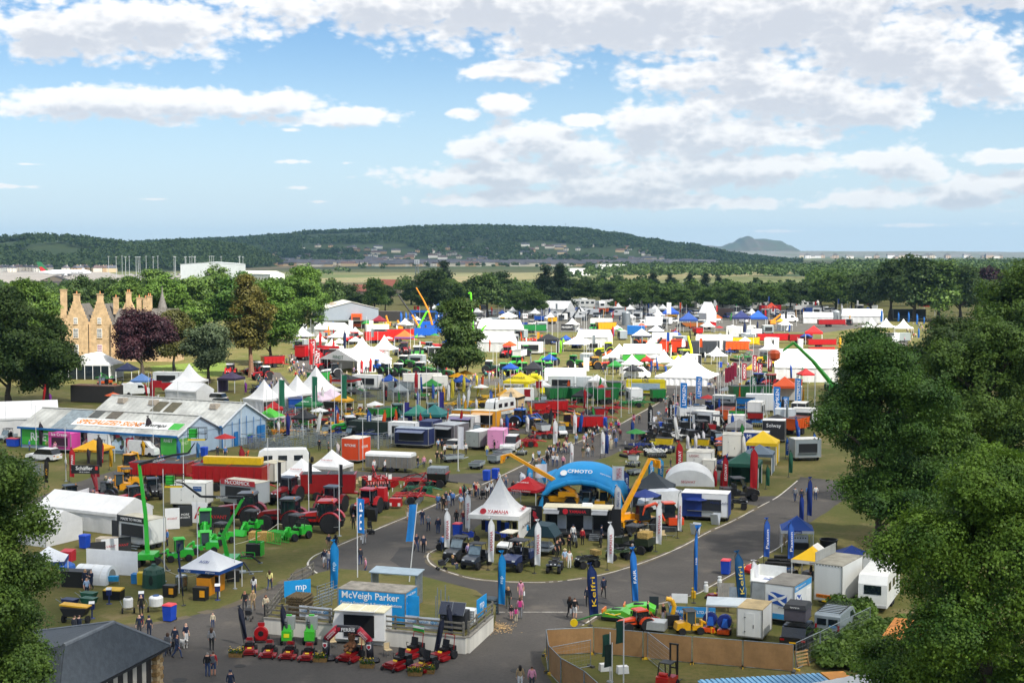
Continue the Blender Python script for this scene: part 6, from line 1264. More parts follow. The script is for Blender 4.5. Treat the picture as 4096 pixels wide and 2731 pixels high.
for f_ in(.13,.37,.83):B().box((f_*L,D*.36,5.75),(1.3,1.3,.75),top=(.8,.85)).o('roof_vent',M('a89c8c',.8,var=.2),t)
sl=math.atan2(2.9,D/2)
for x0 in(.40,.50):B().box((0,0,0),(L*.075,2.6,.05)).o('rooflight',M('5c5640',.6,var=.3),t,((x0+.035)*L,D*.3,3.4+.6*2.9+.1),(sl,0,0))
for k in range(5):B().cyl((L+.15,D*.2+k*D*.16,.05),(L+.15,D*.2+k*D*.16,3.4+min(1,2*min(.2+k*.16,.8-k*.16))*1.0),.05).o('corner_strip',M('1468a8',.5),t)
B().box((L+.03,D*.3,1.1),(.06,.9,2.2)).o('door',M('1f6aa8',.5),t);B().box((L+.03,D*.86,1.3),(.06,1.9,2.5)).o('door',M('1f6aa8',.5),t)
# --- left side stands
t=put('marq',1,170,520,-70,'white marquee with open front at the left edge of the show',9,12,3,5.2,'f0f0ee',3,'glass');text(t,'SCOTL',(.5,-6.1,3.6),M('3a3550',.6),w=3.4);B().box((-2.2,-6.05,3.6),(.6,.03,1.0)).o('emblem',M('a02a8a',.6),t)
t=put('cont',1,870,240,-16,'long dark brown cabin with rusty flat roof',9.5,3.2,3.2,'2e2a28',.05,'6a4a3a',False,'2e2a28',None);B().cyl((1.0,-.5,3.2),(1.0,-.5,5.0),.22).o('flue',STEEL,t)
t=put('kiosk',1,580,690,-20,'pink ice cream stall beside the shed',3.9,2.2,2.3,'d0489a','d0489a',None,'3a1830','Ice Cream','ffffff','d0489a');B().lathe([(.3,0),(.45,.3),(.3,.6),(0,.7)],10,(-2.6,-.4,.9)).o('cone_model',M('a8b860',.7),t)
t=put('box',1,925,690,-22,'white refrigerated trailer with dark lettering beside the shed',3.6,2.4,2.2,'e4e6e6',.55,'dcdcd8',True,'b8bcbc',None);text(t,'FROSTY',(.4,-1.22,1.9),M('26303a',.6),w=2.0,bold=.01);B().box((2.0,0,2.2),(.4,1.0,.8)).o('chiller_unit',WHITE,t)
put('van',1,1290,720,-115,'white van parked against the shed murals','e8e9e8',5.4,2.0,2.2)
t=put('gaz',1,840,790,-14,'yellow gazebo among the black buggies','e8b018','e0a010',4.2,3.3);text(t,'ATV SERVICES',(0,-2.13,2.0),M('2a1c08',.6),w=2.2)
t=thing('lettered_sign','black lettered sign board held up by a red loader arm','sign',Q(1,800,1150),-4)
B().box((-.4,0,4.0),(3.3,.12,1.0)).o('board',M('17181c',.5),t);text(t,'Schäffer',(-.5,-.08,4.15),WHITE,w=2.0,bold=.015);text(t,'UK & Ireland',(-.5,-.08,3.7),WHITE,w=1.2);B().box((.95,-.07,4.15),(.3,.02,.4)).o('stripes',M('c8302a',.5),t);B().tube([(.9,.3,1.2),(.3,.1,3.6)],.16,6).o('loader_arm',paint(DRED),t)
put('tele',1,880,1130,200,'dark red loader carrying the black sign board',DRED,3.4,42,'x',s=.85)
for x,y,rz,c,lab,k in((610,1180,-55,RED,'red cabbed loader beside the white screens',1),(1180,1190,-60,RED,'red cabbed loader behind the long white tent',1),(950,1120,-90,'1c2a30','dark glass cabbed loader beside the red arm',.85),(1370,1100,20,'2a2a2a','black cabbed loader with a yellow front arm',.95)):
 put('tractor',1,x,y,rz,lab,c,'2a2a2c','17181a',s=.85*k)
put('mini',1,1130,1010,-60,'yellow small wheel loader behind the men in blue','e09a18',True,False,'bucket',s=1.2);put('mini',1,1060,1060,-70,'yellow loader with open cab behind the red loader','e09a18',False,True,'grab',s=1.2)
put('digger',1,1150,900,160,'yellow mini digger with raised arm','e09a18','e8a818',s=1.2)
put('wagon',1,1450,960,-98,'long red tipping trailer beside the shed','a51820',2.4,7.5,1.5,1.1);put('wagon',1,1740,880,-98,'low red flat trailer with pale wooden floor','a51820',2.4,5.0,.5,1.1,'d4d4d0',1.02,True,'c9a870')
t=put('wagon',1,2070,1030,-100,'tall red silage trailer with yellow upper boards','a51820',2.6,9.0,1.9,1.2);B().box((-.9,0,3.55),(1.0,7.4,.9),top=(1.1,1)).o('upper_boards',paint('e8bc18'),t)
for y in(-2.2,0,2.2):text(t,'HERRON',(-1.32,y,2.3),M('e8c020',.5),w=1.1,rz=-90)
for k in range(5):B().box((-1.46,-3.2+1.6*k,3.55),(.06,.08,.85)).o('board_stake',paint('d0a410'),t)
t=put('box',1,1720,1180,-8,'plain white box trailer with a blue plate behind the green lift',4.2,2.3,2.4,'dcddda',.5,'d0d0c8',True,'b0b0ac','front');B().box((1.1,-1.17,2.3),(1.0,.02,.55)).o('plate',M('24508a',.5),t);text(t,'M FULTON',(1.1,-1.19,2.4),WHITE,w=.8)
t=put('kiosk',2,180,1170,-30,'grey exhibition trailer with a red lettered fascia behind the tractors',5.2,2.4,2.4,'9aa0a4','b8b4a4',None,'1a1c20','McCORMICK','ffffff','a8202a')
LL=1
# long white tents and screens
put('marq',1,850,1350,62,'long low white tent with scalloped eaves',5.2,11.5,2.2,3.5,'f0f0ee',4);put('marq',1,400,1480,62,'low white tent half hidden by the lower left maple',5.0,5.5,2.1,3.3,'eeeeec',2)
put('pag',5,440,620,10,'white gazebo roof peeping out under the lower left maple',3,3,2.1,3.2,'eceff2','1c3f88','',1.2)
for i in range(3):
 p,q=Q(1,325+158*i,1305-52*i),Q(1,483+158*i,1253-52*i);t=thing('display_screen',['nearest','middle','farthest'][i]+' white display screen in the row behind the long white tent','screen',p,ang(p,q));L_=(q-p).length;B().box((L_/2,0,1.1),(L_-.06,.08,1.5)).o('screen',M('e6e7ea',.5),t);B().box((L_/2,.03,1.1),(L_,.06,1.58)).o('frame',BLACK,t);[B().box((x,.2,.4),(.06,.4,.8)).o('leg',BLACK,t)for x in(.3,L_-.3)]
t=put('kiosk',1,1270,1530,-32,'white loader stand trailer with open side and steps',4.2,2.4,2.4,'dadad6','b9b3a0',None,'202224','MADE TO WORK','ffffff','202428');B().box((-2.3,-1.3,1.6),(.9,.06,1.9)).o('display_panel',M('26292c',.5),t)
for k in range(3):B().box((1.0,-1.5-.3*k,.6-.18*k),(1.0,.3,.06)).o('step',GALV,t)
AV=[(1,1545,1385,'e4e4e4','AVANT','b8202a','white lettered panel behind the chairs',1.5,2.2),(1,1660,1360,'2a2d30','MORE\nAVANT','e8e8e8','black panel with white lettering behind the chairs',1.5,2.2),(1,1790,1330,'e4e4e4','A','b8202a','white panel behind the green cabbed loader',1.8,2.2),(1,1960,1370,'24272a','AVANT','c02830','black panel with red lettering beside the big tractor',2.6,2.2),(5,1100,365,'2a2c2e','AVANT','c02830','black panel with red lettering on the grass',1.6,1.5),(5,985,380,'e0e0e0','AVANT','c02830','white panel beside the black lettered one on the grass',1.6,1.5),(5,880,390,'2a2c2e','','c02830','plain black panel at the end of the lettered row',1.4,1.3),(5,1005,560,'e9eaea','','c02830','large plain white screen beside the green lift',5.2,2.2)]
for c,x,y,col,s,tc,lab,w,h in AV:panel_sign(lab,Q(c,x,y),(18 if c==1 and x<1700 else-10)if c==1 else(24 if w<3 else-16),w,h,col,.1,[(s,0,h*.5,w*.7,tc)]if s else[],'lettered_board','sign')
# --- green spider lifts
def spider(t,pts,basket,col='2fae35'):
 g_=paint(col);b=B();[B().box((s*.7,0,.35),(.4,2.2,.6),top=(1,.8)).o('track',TYRE,t)for s in(-1,1)];B().box((0,0,.95),(1.6,2.0,.5)).o('chassis',g_,t)
 for sx in(-1,1):
  for sy in(-1,1):B().tube([(sx*.8,sy*.9,.9),(sx*1.6,sy*1.6,.9),(sx*2.4,sy*2.3,.05)],.09,5).o('outrigger',M('2a2c2e',.5),t);B().box((sx*2.4,sy*2.3,.04),(.4,.4,.06)).o('foot_pad',GALV,t)
 for i,(p,q)in enumerate(zip(pts[:-1],pts[1:])):p,q=Vector(p),Vector(q);d=q-p;B().cyl(p,q,.26-.04*i,.21-.04*i,4).o('boom',g_ if i<2 else M('1c1e20',.5),t)
 bx=Vector(basket);b=B()
 for z_ in(0,.55,1.1):b.tube([bx+Vector((-.8,-.4,z_)),bx+Vector((.8,-.4,z_)),bx+Vector((.8,.4,z_)),bx+Vector((-.8,.4,z_)),bx+Vector((-.8,-.4,z_))],.03,4)
 for x in(-.8,0,.8):b.cyl(bx+Vector((x,-.4,0)),bx+Vector((x,-.4,1.1)),.03,n=4);b.cyl(bx+Vector((x,.4,0)),bx+Vector((x,.4,1.1)),.03,n=4)
 b.o('basket',BLACK,t);B().box(bx+Vector((-.4,0,.6)),(.7,.5,.8)).o('control_box',g_,t);B().box(bx+Vector((0,-.42,.04)),(1.6,.04,.14)).o('warning_edge',M('e0c018',.5),t)
def rel(c0,x0,y0,l):m=mpp(c0,x0,y0);return[((x-x0)*m,0,(y0-y)*m*1.0)for x,y in l]
t=thing('spider_lift','tall green lift with folding boom and high basket','boom lift',Q(5,1330,470),0);off=1232
pts=rel(5,1330,470,[(1325,380),(1310,0),(1262,790-off),(1560,710-off),(1700,690-off),(1760,600-off)]);spider(t,pts,rel(5,1330,470,[(1785,570-off)])[0]);text(t,'LEGUAN',((pts[2][0]+pts[3][0])/2+.3,-.25,(pts[2][2]+pts[3][2])/2),WHITE,w=1.0,rot=(R(90),-R(14),0))
t=thing('spider_lift','lower green lift with bent boom and black fly arm','boom lift',Q(5,2060,500),0)
pts=rel(5,2060,500,[(2050,440),(2000,200),(2190,1090-off),(1810,1080-off),(1650,960-off),(1590,950-off)]);spider(t,pts,rel(5,2060,500,[(1575,990-off)])[0]);text(t,'LEGUAN',((pts[2][0]+pts[3][0])/2,-.25,(pts[2][2]+pts[3][2])/2),WHITE,w=1.0)
for c,x,y,rz,lab,p,s in((5,1600,430,-70,'lime green loader with log grab beside the tall lift',(AGR,True,True,'grab','2fae35'),1.05),(5,1830,360,-75,'lime green cabbed loader with yellow sweeper brush',(AGR,False,True,'brush','2fae35'),1.05),(5,1840,180,10,'lime green cabbed loader facing the chairs',(AGR,False,True,'bucket','2fae35'),1.2),(5,1980,280,-30,'lime green loader with grey canopy beside the bent boom',(AGR,True,False,'bucket'),1.05),(2,240,1410,-25,'lime green loader with grey canopy before the dark red tractors',(AGR,True,False,'bucket'),1.15),(2,640,1470,-35,'lime green loader carrying a cage bucket',(AGR,True,False,'cage'),1.25)):put('mini',c,x,y,rz,lab,*p,s=s)
t=put('bale',2,325,1480,-8,'large straw bale on the grass',s=1.0)
t=thing('attachment_rack','black and green loader attachments beside the straw bale','attachment',Q(6,250,400),-10);B().box((.2,0,.8),(1.5,.8,1.1)).o('housing',M('1a1c1c',.6),t);B().box((.95,.0,.9),(.1,.9,1.3)).box((.2,.45,.9),(1.5,.06,1.3)).o('guard',paint(AGR),t);B().tube([(-.4,-.6,.05),(-.9,-.6,.6),(.4,-.6,.6),(.4,-.6,.05),(-.9,-.6,.05)],.05).o('fork_frame',paint(AGR),t);B().tube([(.3,.2,1.3),(.3,.2,2.5),(.8,.2,2.6)],.09).o('grab_arm',paint(AGR),t)
t=thing('lift_trailer','black cabinet and small galvanised trailer behind the white gazebo','trailer',Q(5,2090,610),10);B().box((0,0,.5),(1.1,.9,1.0)).o('cabinet',M('1c1e1e',.6),t);B().tube([(-.5,1,.5),(2.6,1.2,.5)],.06).box((.3,1.1,.55),(1.6,.9,.12)).o('trailer_frame',GALV,t);wheel(t,-.6,1,.3,.2,'c0c0c0',False,12);wheel(t,.6,1,.3,.2,'c0c0c0',False,12)
# --- dark red tractors and the plough stand
for x,y,rz,c,lab,s in((560,1140,-25,DRED,'dark red tractor behind, nearest the white twin tents',1.0),(180,1340,-95,DRED,'big dark red tractor side on behind the lime green loader',1.18),(560,1380,-100,DRED,'dark red tractor with raised bonnet flap side on',1.12),(890,1400,-95,RED,'bright red roofed tractor side on by the rope',1.12),(960,1230,-20,DRED,'dark red tractor with front loader before the feed wagon',1.0),(1280,1240,-20,'a81a1e','red tractor with red roof at the end of the row',.95)):
 put('tractor',2,x,y,rz,lab,c,'3a3a3c',c if 'roof' in lab else '2a2a2e','loader' in lab and 'lime' not in lab,s=s)
put('mixer',2,930,1110,-88,'dark red feed mixer wagon behind the tractors','8d141c',2.5,6.4,2.2,.9,'5a1014',1.15,False)
t=put('pag',2,690,1050,-22,'left white twin tent with green and red lettering',4,4,2.3,4.2,'f2f2f0','f0f0ee','lb',1.35);text(t,'Kverneland',(0,-1.35,3.05),M('b03038',.6),w=1.5,rot=(R(45),0,0));t=put('pag',2,960,960,-22,'right white twin tent with green and red lettering',4,4,2.3,4.2,'f2f2f0','f0f0ee','b',1.35);text(t,'Kverneland',(0,-1.35,3.05),M('b03038',.6),w=1.5,rot=(R(45),0,0))
put('caravan',2,520,870,98,'white motorhome behind the red silage trailer',2.4,6.8,2.7,'e6e6e2',None);put('box',2,430,960,-25,'small white cabin behind the dark red tractors',2.2,2.6,2.3,'d9d6cc',.3,'c0b8a0',False)
t=thing('combine_reel','red round baler standing beside the red roofed tractor','baler',Q(2,1405,1200),-15);B().box((0,0,1.6),(1.1,1.4,1.8),top=(.9,.8)).o('housing',paint('b01a1e'),t);B().box((0,-.5,.6),(1.1,.6,.9)).o('base',BLACK,t);[wheel(t,s*.65,0,.45,.3,'3a3a3a',True,12)for s in(-1,1)]
for x,y,rz,c,lab,p,s in((1350,1010,20,RED,'folded red plough standing tall beside the tents',(RED,2.0,2.2,3,'plough'),1.5),(1640,1000,-100,RED,'long red plough with a row of mouldboards',(RED,2.6,5.0,4,'plough'),1.1),(1650,1140,-95,RED,'red power harrow drill behind the red round weight',(RED,3.0,3.4,5,'disc'),1.1),(1740,1060,-100,RED,'red plough frame with green legs',('2a6a4a',2.0,4.0,6,'plough'),.9)):put('impl',2,x,y,rz,lab,*p,s=s)
t=thing('front_weight','red block front weight with striped plates beside the mast','weight',Q(2,1530,1190),-10);B().box((0,0,.7),(1.4,.9,.9),top=(.92,.85)).o('block',paint(RED),t);[B().box((s*.5,-.47,.5),(.3,.03,.35)).o('warning_board',M('e6e2de',.5),t)for s in(-1,1)]
t=put('wagon',2,1910,1000,-100,'black and red spreader with grey hopper at the lane corner','1c1d20',2.2,2.4,.9,.9,'2a2a2a',1.3,False,'b01a1e');B().box((0,0,2.15),(2.1,2.3,.7)).o('hopper_extension',GALV,t)
t=put('aboard',2,1320,1310,-15,'black framed poster stand before the red machines','24262a','c8ccd0',s=1.35)
for x,y in((1140,960),(1180,1000),(1215,970)):put('chair',2,x,y,20,'wicker chair beside the white twin tents',group='chairs by the twin tents')
# --- garden-machinery stand on the left
t=thing('calf_hutch','white ribbed calf hutch beside the white screen','calf hutch',Q(5,860,620),75);hutch(t)
put('gaz',5,1890,690,-18,'white roofed gazebo with blue valance over orange boxes','eceef0','1c4f98',4.0,3.5)
t=bpy.data.objects[[o.name for o in bpy.data.objects if o.get('label')=='white roofed gazebo with blue valance over orange boxes'][0]];text(t,'AGRI',(.1,-1.25,2.72),M('1c3f88',.6),w=.9,rot=(R(34),0,0));text(t,'AGRI',(-1.1,-2.03,2.0),WHITE,w=.6);text(t,'jfcagri.com',(1.1,-2.03,2.0),WHITE,w=.9)
t=thing('water_tank','ribbed dark green dome tank on the grass','tank',Q(5,1380,660),0);B().lathe([(1.05,0),(1.02,.2),(.98,1.2),(.8,1.6),(.25,1.85),(.2,2.0),(0,2.0)],12).o('tank',M('1f4a3a',.5,var=.1),t);[B().cyl((math.cos(a)*1.0,math.sin(a)*1.0,.1),(math.cos(a)*.85,math.sin(a)*.85,1.55),.05).o('rib',M('1f4a3a',.5),t)for a in np.linspace(0,6.28,13)[:-1]];B().prism([(math.cos(R(a))*.18,.75+math.sin(R(a))*.42)for a in range(0,360,30)],-1.06,-1.0).o('hatch',M('10221a',.6),t)
def crate(lab,c,x,y,w,d,h,col,lid=None,rz=-10,nm='plastic_bin',front=None):
 t=thing(nm,lab,'bin',Q(c,x,y),rz);B().box((0,0,h/2),(w,d,h),top=(1.05,1.05)).o('body',M(col,.5),t)
 if lid:B().box((0,0,h+.06),(w*1.02,d*1.02,.12),rx=R(6)).o('lid',M(lid,.5),t)
 if front:B().box((w*.25,-d/2-.03,h*.55),(w*.4,.04,h*.5)).o('front_panel',M(front,.5),t)
crate('large black plastic cattle tub behind the two people',5,685,655,2.2,1.2,1.4,'17181a');crate('black bin with open yellow lid on the grass',5,1020,770,1.5,.9,.75,'17181a','e8b818');crate('blue feed bin beside the green dome tank',5,1212,630,.55,.5,.75,'1c78b8','1c78b8');crate('yellow feed bin beside the green dome tank',5,1266,640,.55,.5,.95,'d8b81c','d8b81c')
crate('black box with orange hatch left of the white gazebo',5,1525,750,1.0,.7,1.0,'1a1b1c',None,-12,'calf_feeder','e8a018');crate('black box with orange hatch below the white gazebo',5,1800,780,1.1,.7,1.1,'1a1b1c',None,-12,'calf_feeder','e8a018');crate('orange ribbed machine box under the white gazebo',5,1845,730,1.2,.9,1.5,'d88a14','17181a',-15,'calf_feeder');crate('tall orange machine box right under the white gazebo',5,1930,690,1.3,.9,1.6,'d88a14','e09a1c',-15,'calf_feeder','17181a')
t=thing('steel_tank','stainless milk tank on legs left of the white gazebo','tank',Q(5,1628,690),0);B().lathe([(.5,.3),(.52,.4),(.52,1.2),(.4,1.3),(.15,1.35),(0,1.4)],18).o('tank',M('b4b8ba',.25,.9),t);[B().cyl((math.cos(a)*.42,math.sin(a)*.42,0),(math.cos(a)*.42,math.sin(a)*.42,.4),.03).o('leg',STEEL,t)for a in(0,2.1,4.2)]
for x,y,w,lab in((1150,900,.36,'tall white tank trolley with red hubs'),(1400,885,.52,'wide white tank trolley with blue lid')):
 t=thing('milk_trolley',lab,'trolley',Q(5,x,y),15,None,1.05);B().lathe([(.1,.35),(w,.5),(w*1.05,1.1),(w*.9,1.2),(.2,1.25),(0,1.25)],16).o('tank',M('e4e5e2',.4),t);B().lathe([(.25,1.24),(.25,1.3),(0,1.32)],12).o('lid',M('24508a' if 'blue' in lab else '222426',.5),t);B().tube([(-w,0,.3),(w,0,.3)],.03).tube([(-w,.1,.4),(-w-.25,.3,.95)],.025).o('frame',STEEL,t);[wheel(t,s*(w+.08),0,.22,.14,'b02028' if 'red' in lab else '333333',False,10)for s in(-1,1)]
t=thing('feed_cart','black feed cart with a yellow lid and two wheels','cart',Q(5,680,985),-8);B().prism([(-1.1,1.25),(1.1,1.25),(.75,.6),(-.75,.6)],-.5,.5).o('tub',M('17181a',.5),t);B().box((-.1,.2,1.34),(2.3,.9,.12),ry=R(4)).o('lid',M('e8b01c',.5),t);B().tube([(-1.0,0,.3),(1.0,0,.3)],.05).o('axle',GALV,t);[wheel(t,s*.98,0,.3,.26,'333333',True,12)for s in(-1,1)]
for x,y,c,lab in((630,860,'1c2f5c','navy wheelbarrow tub behind the black feed cart'),(800,850,'1f5a44','green wheelbarrow tub beside the info post'),(800,800,'1f5a44','green wheelbarrow tub behind the other green one')):
 t=thing('wheelbarrow',lab,'wheelbarrow',Q(5,x,y),-20);B().prism([(-.65,.85),(.65,.85),(.4,.35),(-.4,.35)],-.4,.4).o('tub',M(c,.5),t);wheel(t,0,0,.2,.12,'555555',False,10);B().tube([(-.4,-.3,.4),(-1.2,-.3,.8)],.025).tube([(-.4,.3,.4),(-1.2,.3,.8)],.025).o('handle',GALV,t)
t=thing('calf_trough','two pale blue troughs on a rail','trough',Q(5,970,640),-8);[B().prism([(-.25,.75),(.25,.75),(.15,.3),(-.15,.3)],x-.42,x+.42,ax='x').o('trough',M('2a9ad0',.5),t)for x in(-.5,.5)];B().tube([(-1,0,0),(-1,0,.7),(1,0,.7),(1,0,0)],.025).o('stand',GALV,t)
for i,(x,y)in enumerate(((825,945),(978,815),(1268,850),(1950,780))):
 t=thing('info_post',['navy info post beside the black feed cart','navy info post before the black bin','navy info post behind the man in black','navy info post under the white gazebo'][i],'info post',Q(5,x,y),10,'info posts');B().cyl((0,0,0),(0,0,.8),.06).lathe([(.25,0),(.22,.04)],12).o('post',M('1c2f6a',.5),t);B().box((0,0,1.0),(.42,.3,.5)).o('head',M('1c2f6a',.5),t);B().box((0,-.12,1.3),(.45,.3,.03),rx=R(35)).o('leaflet',WHITE,t)
ff(Q(5,1645,830),5.2,'1c2f5c','bare navy flag pole leaning on the grass',.12,tilt=-6)
t=thing('pallet_stack','stack of pale pallets and boards beside the long tent','pallet',Q(5,960,320),-8);[B().box((0,0,.08+.16*k),(1.9,1.2,.12)).o('board_layer',M('b8ac98',.9,var=.25),t)for k in range(7)]
crate('red plastic crate behind the lower left maple',5,610,430,1.1,1.0,.9,'b02030','b02030');t=thing('tarpaulin_heap','crumpled blue tarpaulin heap beside the calf hutch','tarpaulin',Q(5,595,500),0);B().lathe([(.9,0),(.8,.35),(.4,.6),(.1,.75),(0,.76)],9).o('sheet',M('1c4f98',.6,bump=.6),t)
# --- the motorcycle stand on the turf island
t=put('pag',3,560,880,-14,'white pagoda tent with red lettering on the turf island',5.3,5.3,2.6,6.2,'f2f1ee','efeeea','r',2.0,.4);RT=M('b01c2a',.6)
text(t,'YAMAHA',(.4,-2.35,2.95),RT,w=2.2,rot=(R(52),0,0),bold=.02)
def tuning(t,p,r,m,rot):b=B();b.lathe([(r*.86,-.01),(r,-.01),(r,.01),(r*.86,.01)],20);[b.box((math.cos(a)*r*.42,math.sin(a)*r*.42,0),(r*.84,r*.2,.02),rz=a)for a in(R(90),R(210),R(330))];b.o('emblem',m,t,p,rot)
tuning(t,(-1.15,-2.36,2.95),.33,RT,(R(52),0,0));text(t,'YAMAHA',(2.4,.3,2.95),RT,w=2.0,rot=Matrix.Rotation(R(90),3,'Z').to_4x4().to_3x3()@Matrix.Rotation(R(52),3,'X')and(Matrix.Rotation(R(90),3,'Z')@Matrix.Rotation(R(52),3,'X')).to_euler(),bold=.02);text(t,'Rev Your Heart',(2.70,.2,1.3),BLACK,w=3.2,rz=90,shear=.4)
for i in range(7):B().box((-1.9+.55*i,.6-(i%3)*.5,.95),(.42,.22,1.0+.15*(i%2))).o('clothes_rail',M(['1a1a1e','1c3f9a','1f50b8','1c3f9a','2a2c34','1f50b8','17181c'][i],.8),t)
t=thing('display_trailer','black motorcycle display trailer with red lettered fascia and steps','trailer',Q(3,1230,905)+yaw((.2,1.5,0),-9),-9)
B().box((0,.8,1.75),(6.6,.2,2.4)).box((-3.2,0,1.75),(.2,1.9,2.4)).box((3.2,0,1.75),(.2,1.9,2.4)).o('body',M('121317',.5),t);B().box((0,0,.5),(6.7,2.6,.22)).o('floor',M('2c2e32',.6),t);B().box((0,0,.2),(6.6,2.3,.4)).o('base',M('0f1013',.6),t);B().box((0,.0,3.06),(7.0,2.4,.12)).o('roof',M('cfc6a8',.7,var=.12),t);B().box((.9,.1,3.25),(1.2,.7,.3),top=(.8,.8)).o('roof_unit',WHITE,t)
B().box((-.3,-1.25,2.75),(3.4,.1,.75)).o('fascia',M('121317',.5),t);text(t,'YAMAHA',(.05,-1.31,2.75),M('c01c2c',.5),w=1.75,bold=.02);tuning(t,(-1.2,-1.31,2.75),.28,M('c01c2c',.5),(R(90),0,0))
for x in(-2.6,2.3):B().box((x,-1.6,2.72),(1.6,.9,.04),rx=R(16)).o('awning',M('7d8084',.6),t);B().box((x,-1.2,2.95),(1.7,.12,.14)).o('awning_box',WHITE,t)
for x in(-1.8,.9):B().box((x,.65,1.6),(.9,.06,2.0)).o('inner_door',M('c9ccd0',.4),t)
for x in(-1.1,1.6):B().box((x,-1.15,1.4),(.05,.05,1.7)).o('rail_post',STEEL,t)
for k in range(4):B().box((1.9,-1.5-.28*k,.5-.13*k),(1.2,.28,.08)).o('step',M('6a6e72',.5),t)
t=panel_sign('black panel with a red map left of the motorcycle trailer',Q(3,870,830),-14,1.6,2.5,'16171b',.1,[('YAMAHA',-.2,2.2,.6,'c9c9c9')]);B().prism([(-.1,1.0),(.35,1.0),(.4,1.4),(.15,1.6),(.2,1.9),(-.15,2.1),(-.2,1.6),(0,1.3)],-.05,-.03).o('map_shape',M('b82838',.5),t)
panel_sign('black panel with round print right of the motorcycle trailer',Q(3,1570,890),-9,1.7,2.8,'16171b',.1)
for x,y,rz,c,lab,p,s in((190,1090,-28,'2a2e34','dark buggy with yellow plate at the left of the island',('2c3036',True),1.12),(350,1155,-26,'2f3640','dark blue open buggy with clear screen',('333b48',True),1.12),(720,1170,-28,'16254a','large blue four seat buggy at the front of the island',('1a2a58',True,None,False),1.35),(1740,1020,-120,'2a3a28','dark green buggy carrying straw bales',('26301f',True,True,False),1.35)):put('utv',3,x,y,rz,lab,*p,s=s)
for x,y,rz,c,lab,b_ in((1050,1200,-10,'30343a','dark quad bike facing the road before the couple in white',False),(1340,1160,-60,'2a2c28','quad bike on wooden blocks with a straw bale behind',True),(1620,1090,-70,'34452c','olive quad bike with a trailer before the buggy with bales',False),(100,1010,60,'20222a','black quad bike behind the dark buggy',False),(1590,860,10,'1c2420','quad bike at the right of the trailer steps',False)):put('quad',3,x,y,rz,lab,c,b_,s=1.2)
for x,y,rz,c,lab in((290,930,70,'1c3a9a','blue off-road bike behind the dark buggies'),(590,930,70,'1c3a9a','blue bike beside the golf cart'),(790,870,40,'2a9ad0','bright blue bike at the pagoda tent corner'),(1230,970,10,'8d9296','silver motorbike before the trailer steps'),(1460,970,0,'1c1d20','dark scooter beside the trailer steps'),(1090,950,30,'202226','dark motorbike under the roof tent')):put('bike',3,x,y,rz,lab,c,s=1.1)
t=put('utv',3,640,1020,-25,'white golf cart with pale roof','e4e5e2',False,None,False);B().box((0,.2,1.95),(1.35,1.8,.08)).o('roof',M('d6d0bc',.5),t)
t=thing('roof_tent_trailer','dark teal roof tent on a galvanised trailer','trailer',Q(3,950,1040),-20);B().box((0,0,.6),(2.0,2.8,.12)).o('frame',GALV,t);B().prism([(-1.5,1.9),(1.5,1.9),(.8,2.9),(-.6,3.0)],-1.1,1.1).o('tent',canvas('24404a'),t);B().box((0,0,1.85),(3.0,2.2,.1)).o('tent_base',BLACK,t);[B().cyl((s*.9,q,.6),(s*.9,q,1.85),.03).o('post',GALV,t)for s in(-1,1)for q in(-1,1)];B().prism([(-1.6,.8),(-1.2,1.15),(.6,1.15),(.9,.8)],-.5,.5).o('inflatable_boat',M('9aa0a4',.6),t);[wheel(t,s*1.0,0,.32,.22,'888888',False,12)for s in(-1,1)]
for x,y,yt,lab in((60,1045,605,'white lettered feather flag at the left tip of the island'),(452,1185,720,'white lettered feather flag between the two front buggies'),(868,1215,740,'white lettered feather flag before the roof tent'),(1520,1185,730,'white lettered feather flag left of the olive quad bike'),(1955,1020,575,'white lettered feather flag before the red excavator'),(2150,900,460,'white lettered feather flag on a stand at the island edge'),(245,870,470,'slim white flag left of the pagoda tent')):F(3,x,y,yt,'eceded',lab,'YAMAHA','b8202e',.62 if x!=2150 else .45)
for x,y,yt,lab in((978,570,220,'white mast with a white flag above the red gazebo'),(1568,640,250,'white mast with a white flag beside the blue arch tent')):PF(3,x,y,yt,'eceef0',lab,1.3,1.6,'YAMAHA','b8202e',180 if x==978 else 0)
put('tele',3,1790,830,118,'yellow telehandler with raised boom behind the crowd barriers','e8a012',6.2,58,'fork',s=1.05);put('tele',3,1090,620,-108,'yellow telehandler reaching over the red gazebo','e8a012',7.8,27,'fork',s=1.1)
put('digger',3,2080,830,-80,'orange red compact excavator behind the barriers','d8481c','d8481c',s=1.25);put('digger',3,1480,640,90,'small yellow digger behind the display trailer','e8a818','e8a818',s=.9)
t=put('gaz',3,812,610,-25,'bright red gazebo between the telehandler and the pagoda','c8161e','c8161e',3.6,3.4);text(t,'McCORMICK',(-.2,-1.0,2.85),WHITE,w=1.5,rot=(R(36),0,0));text(t,'Technology Solutions',(-.1,-1.83,2.0),WHITE,w=2.4)
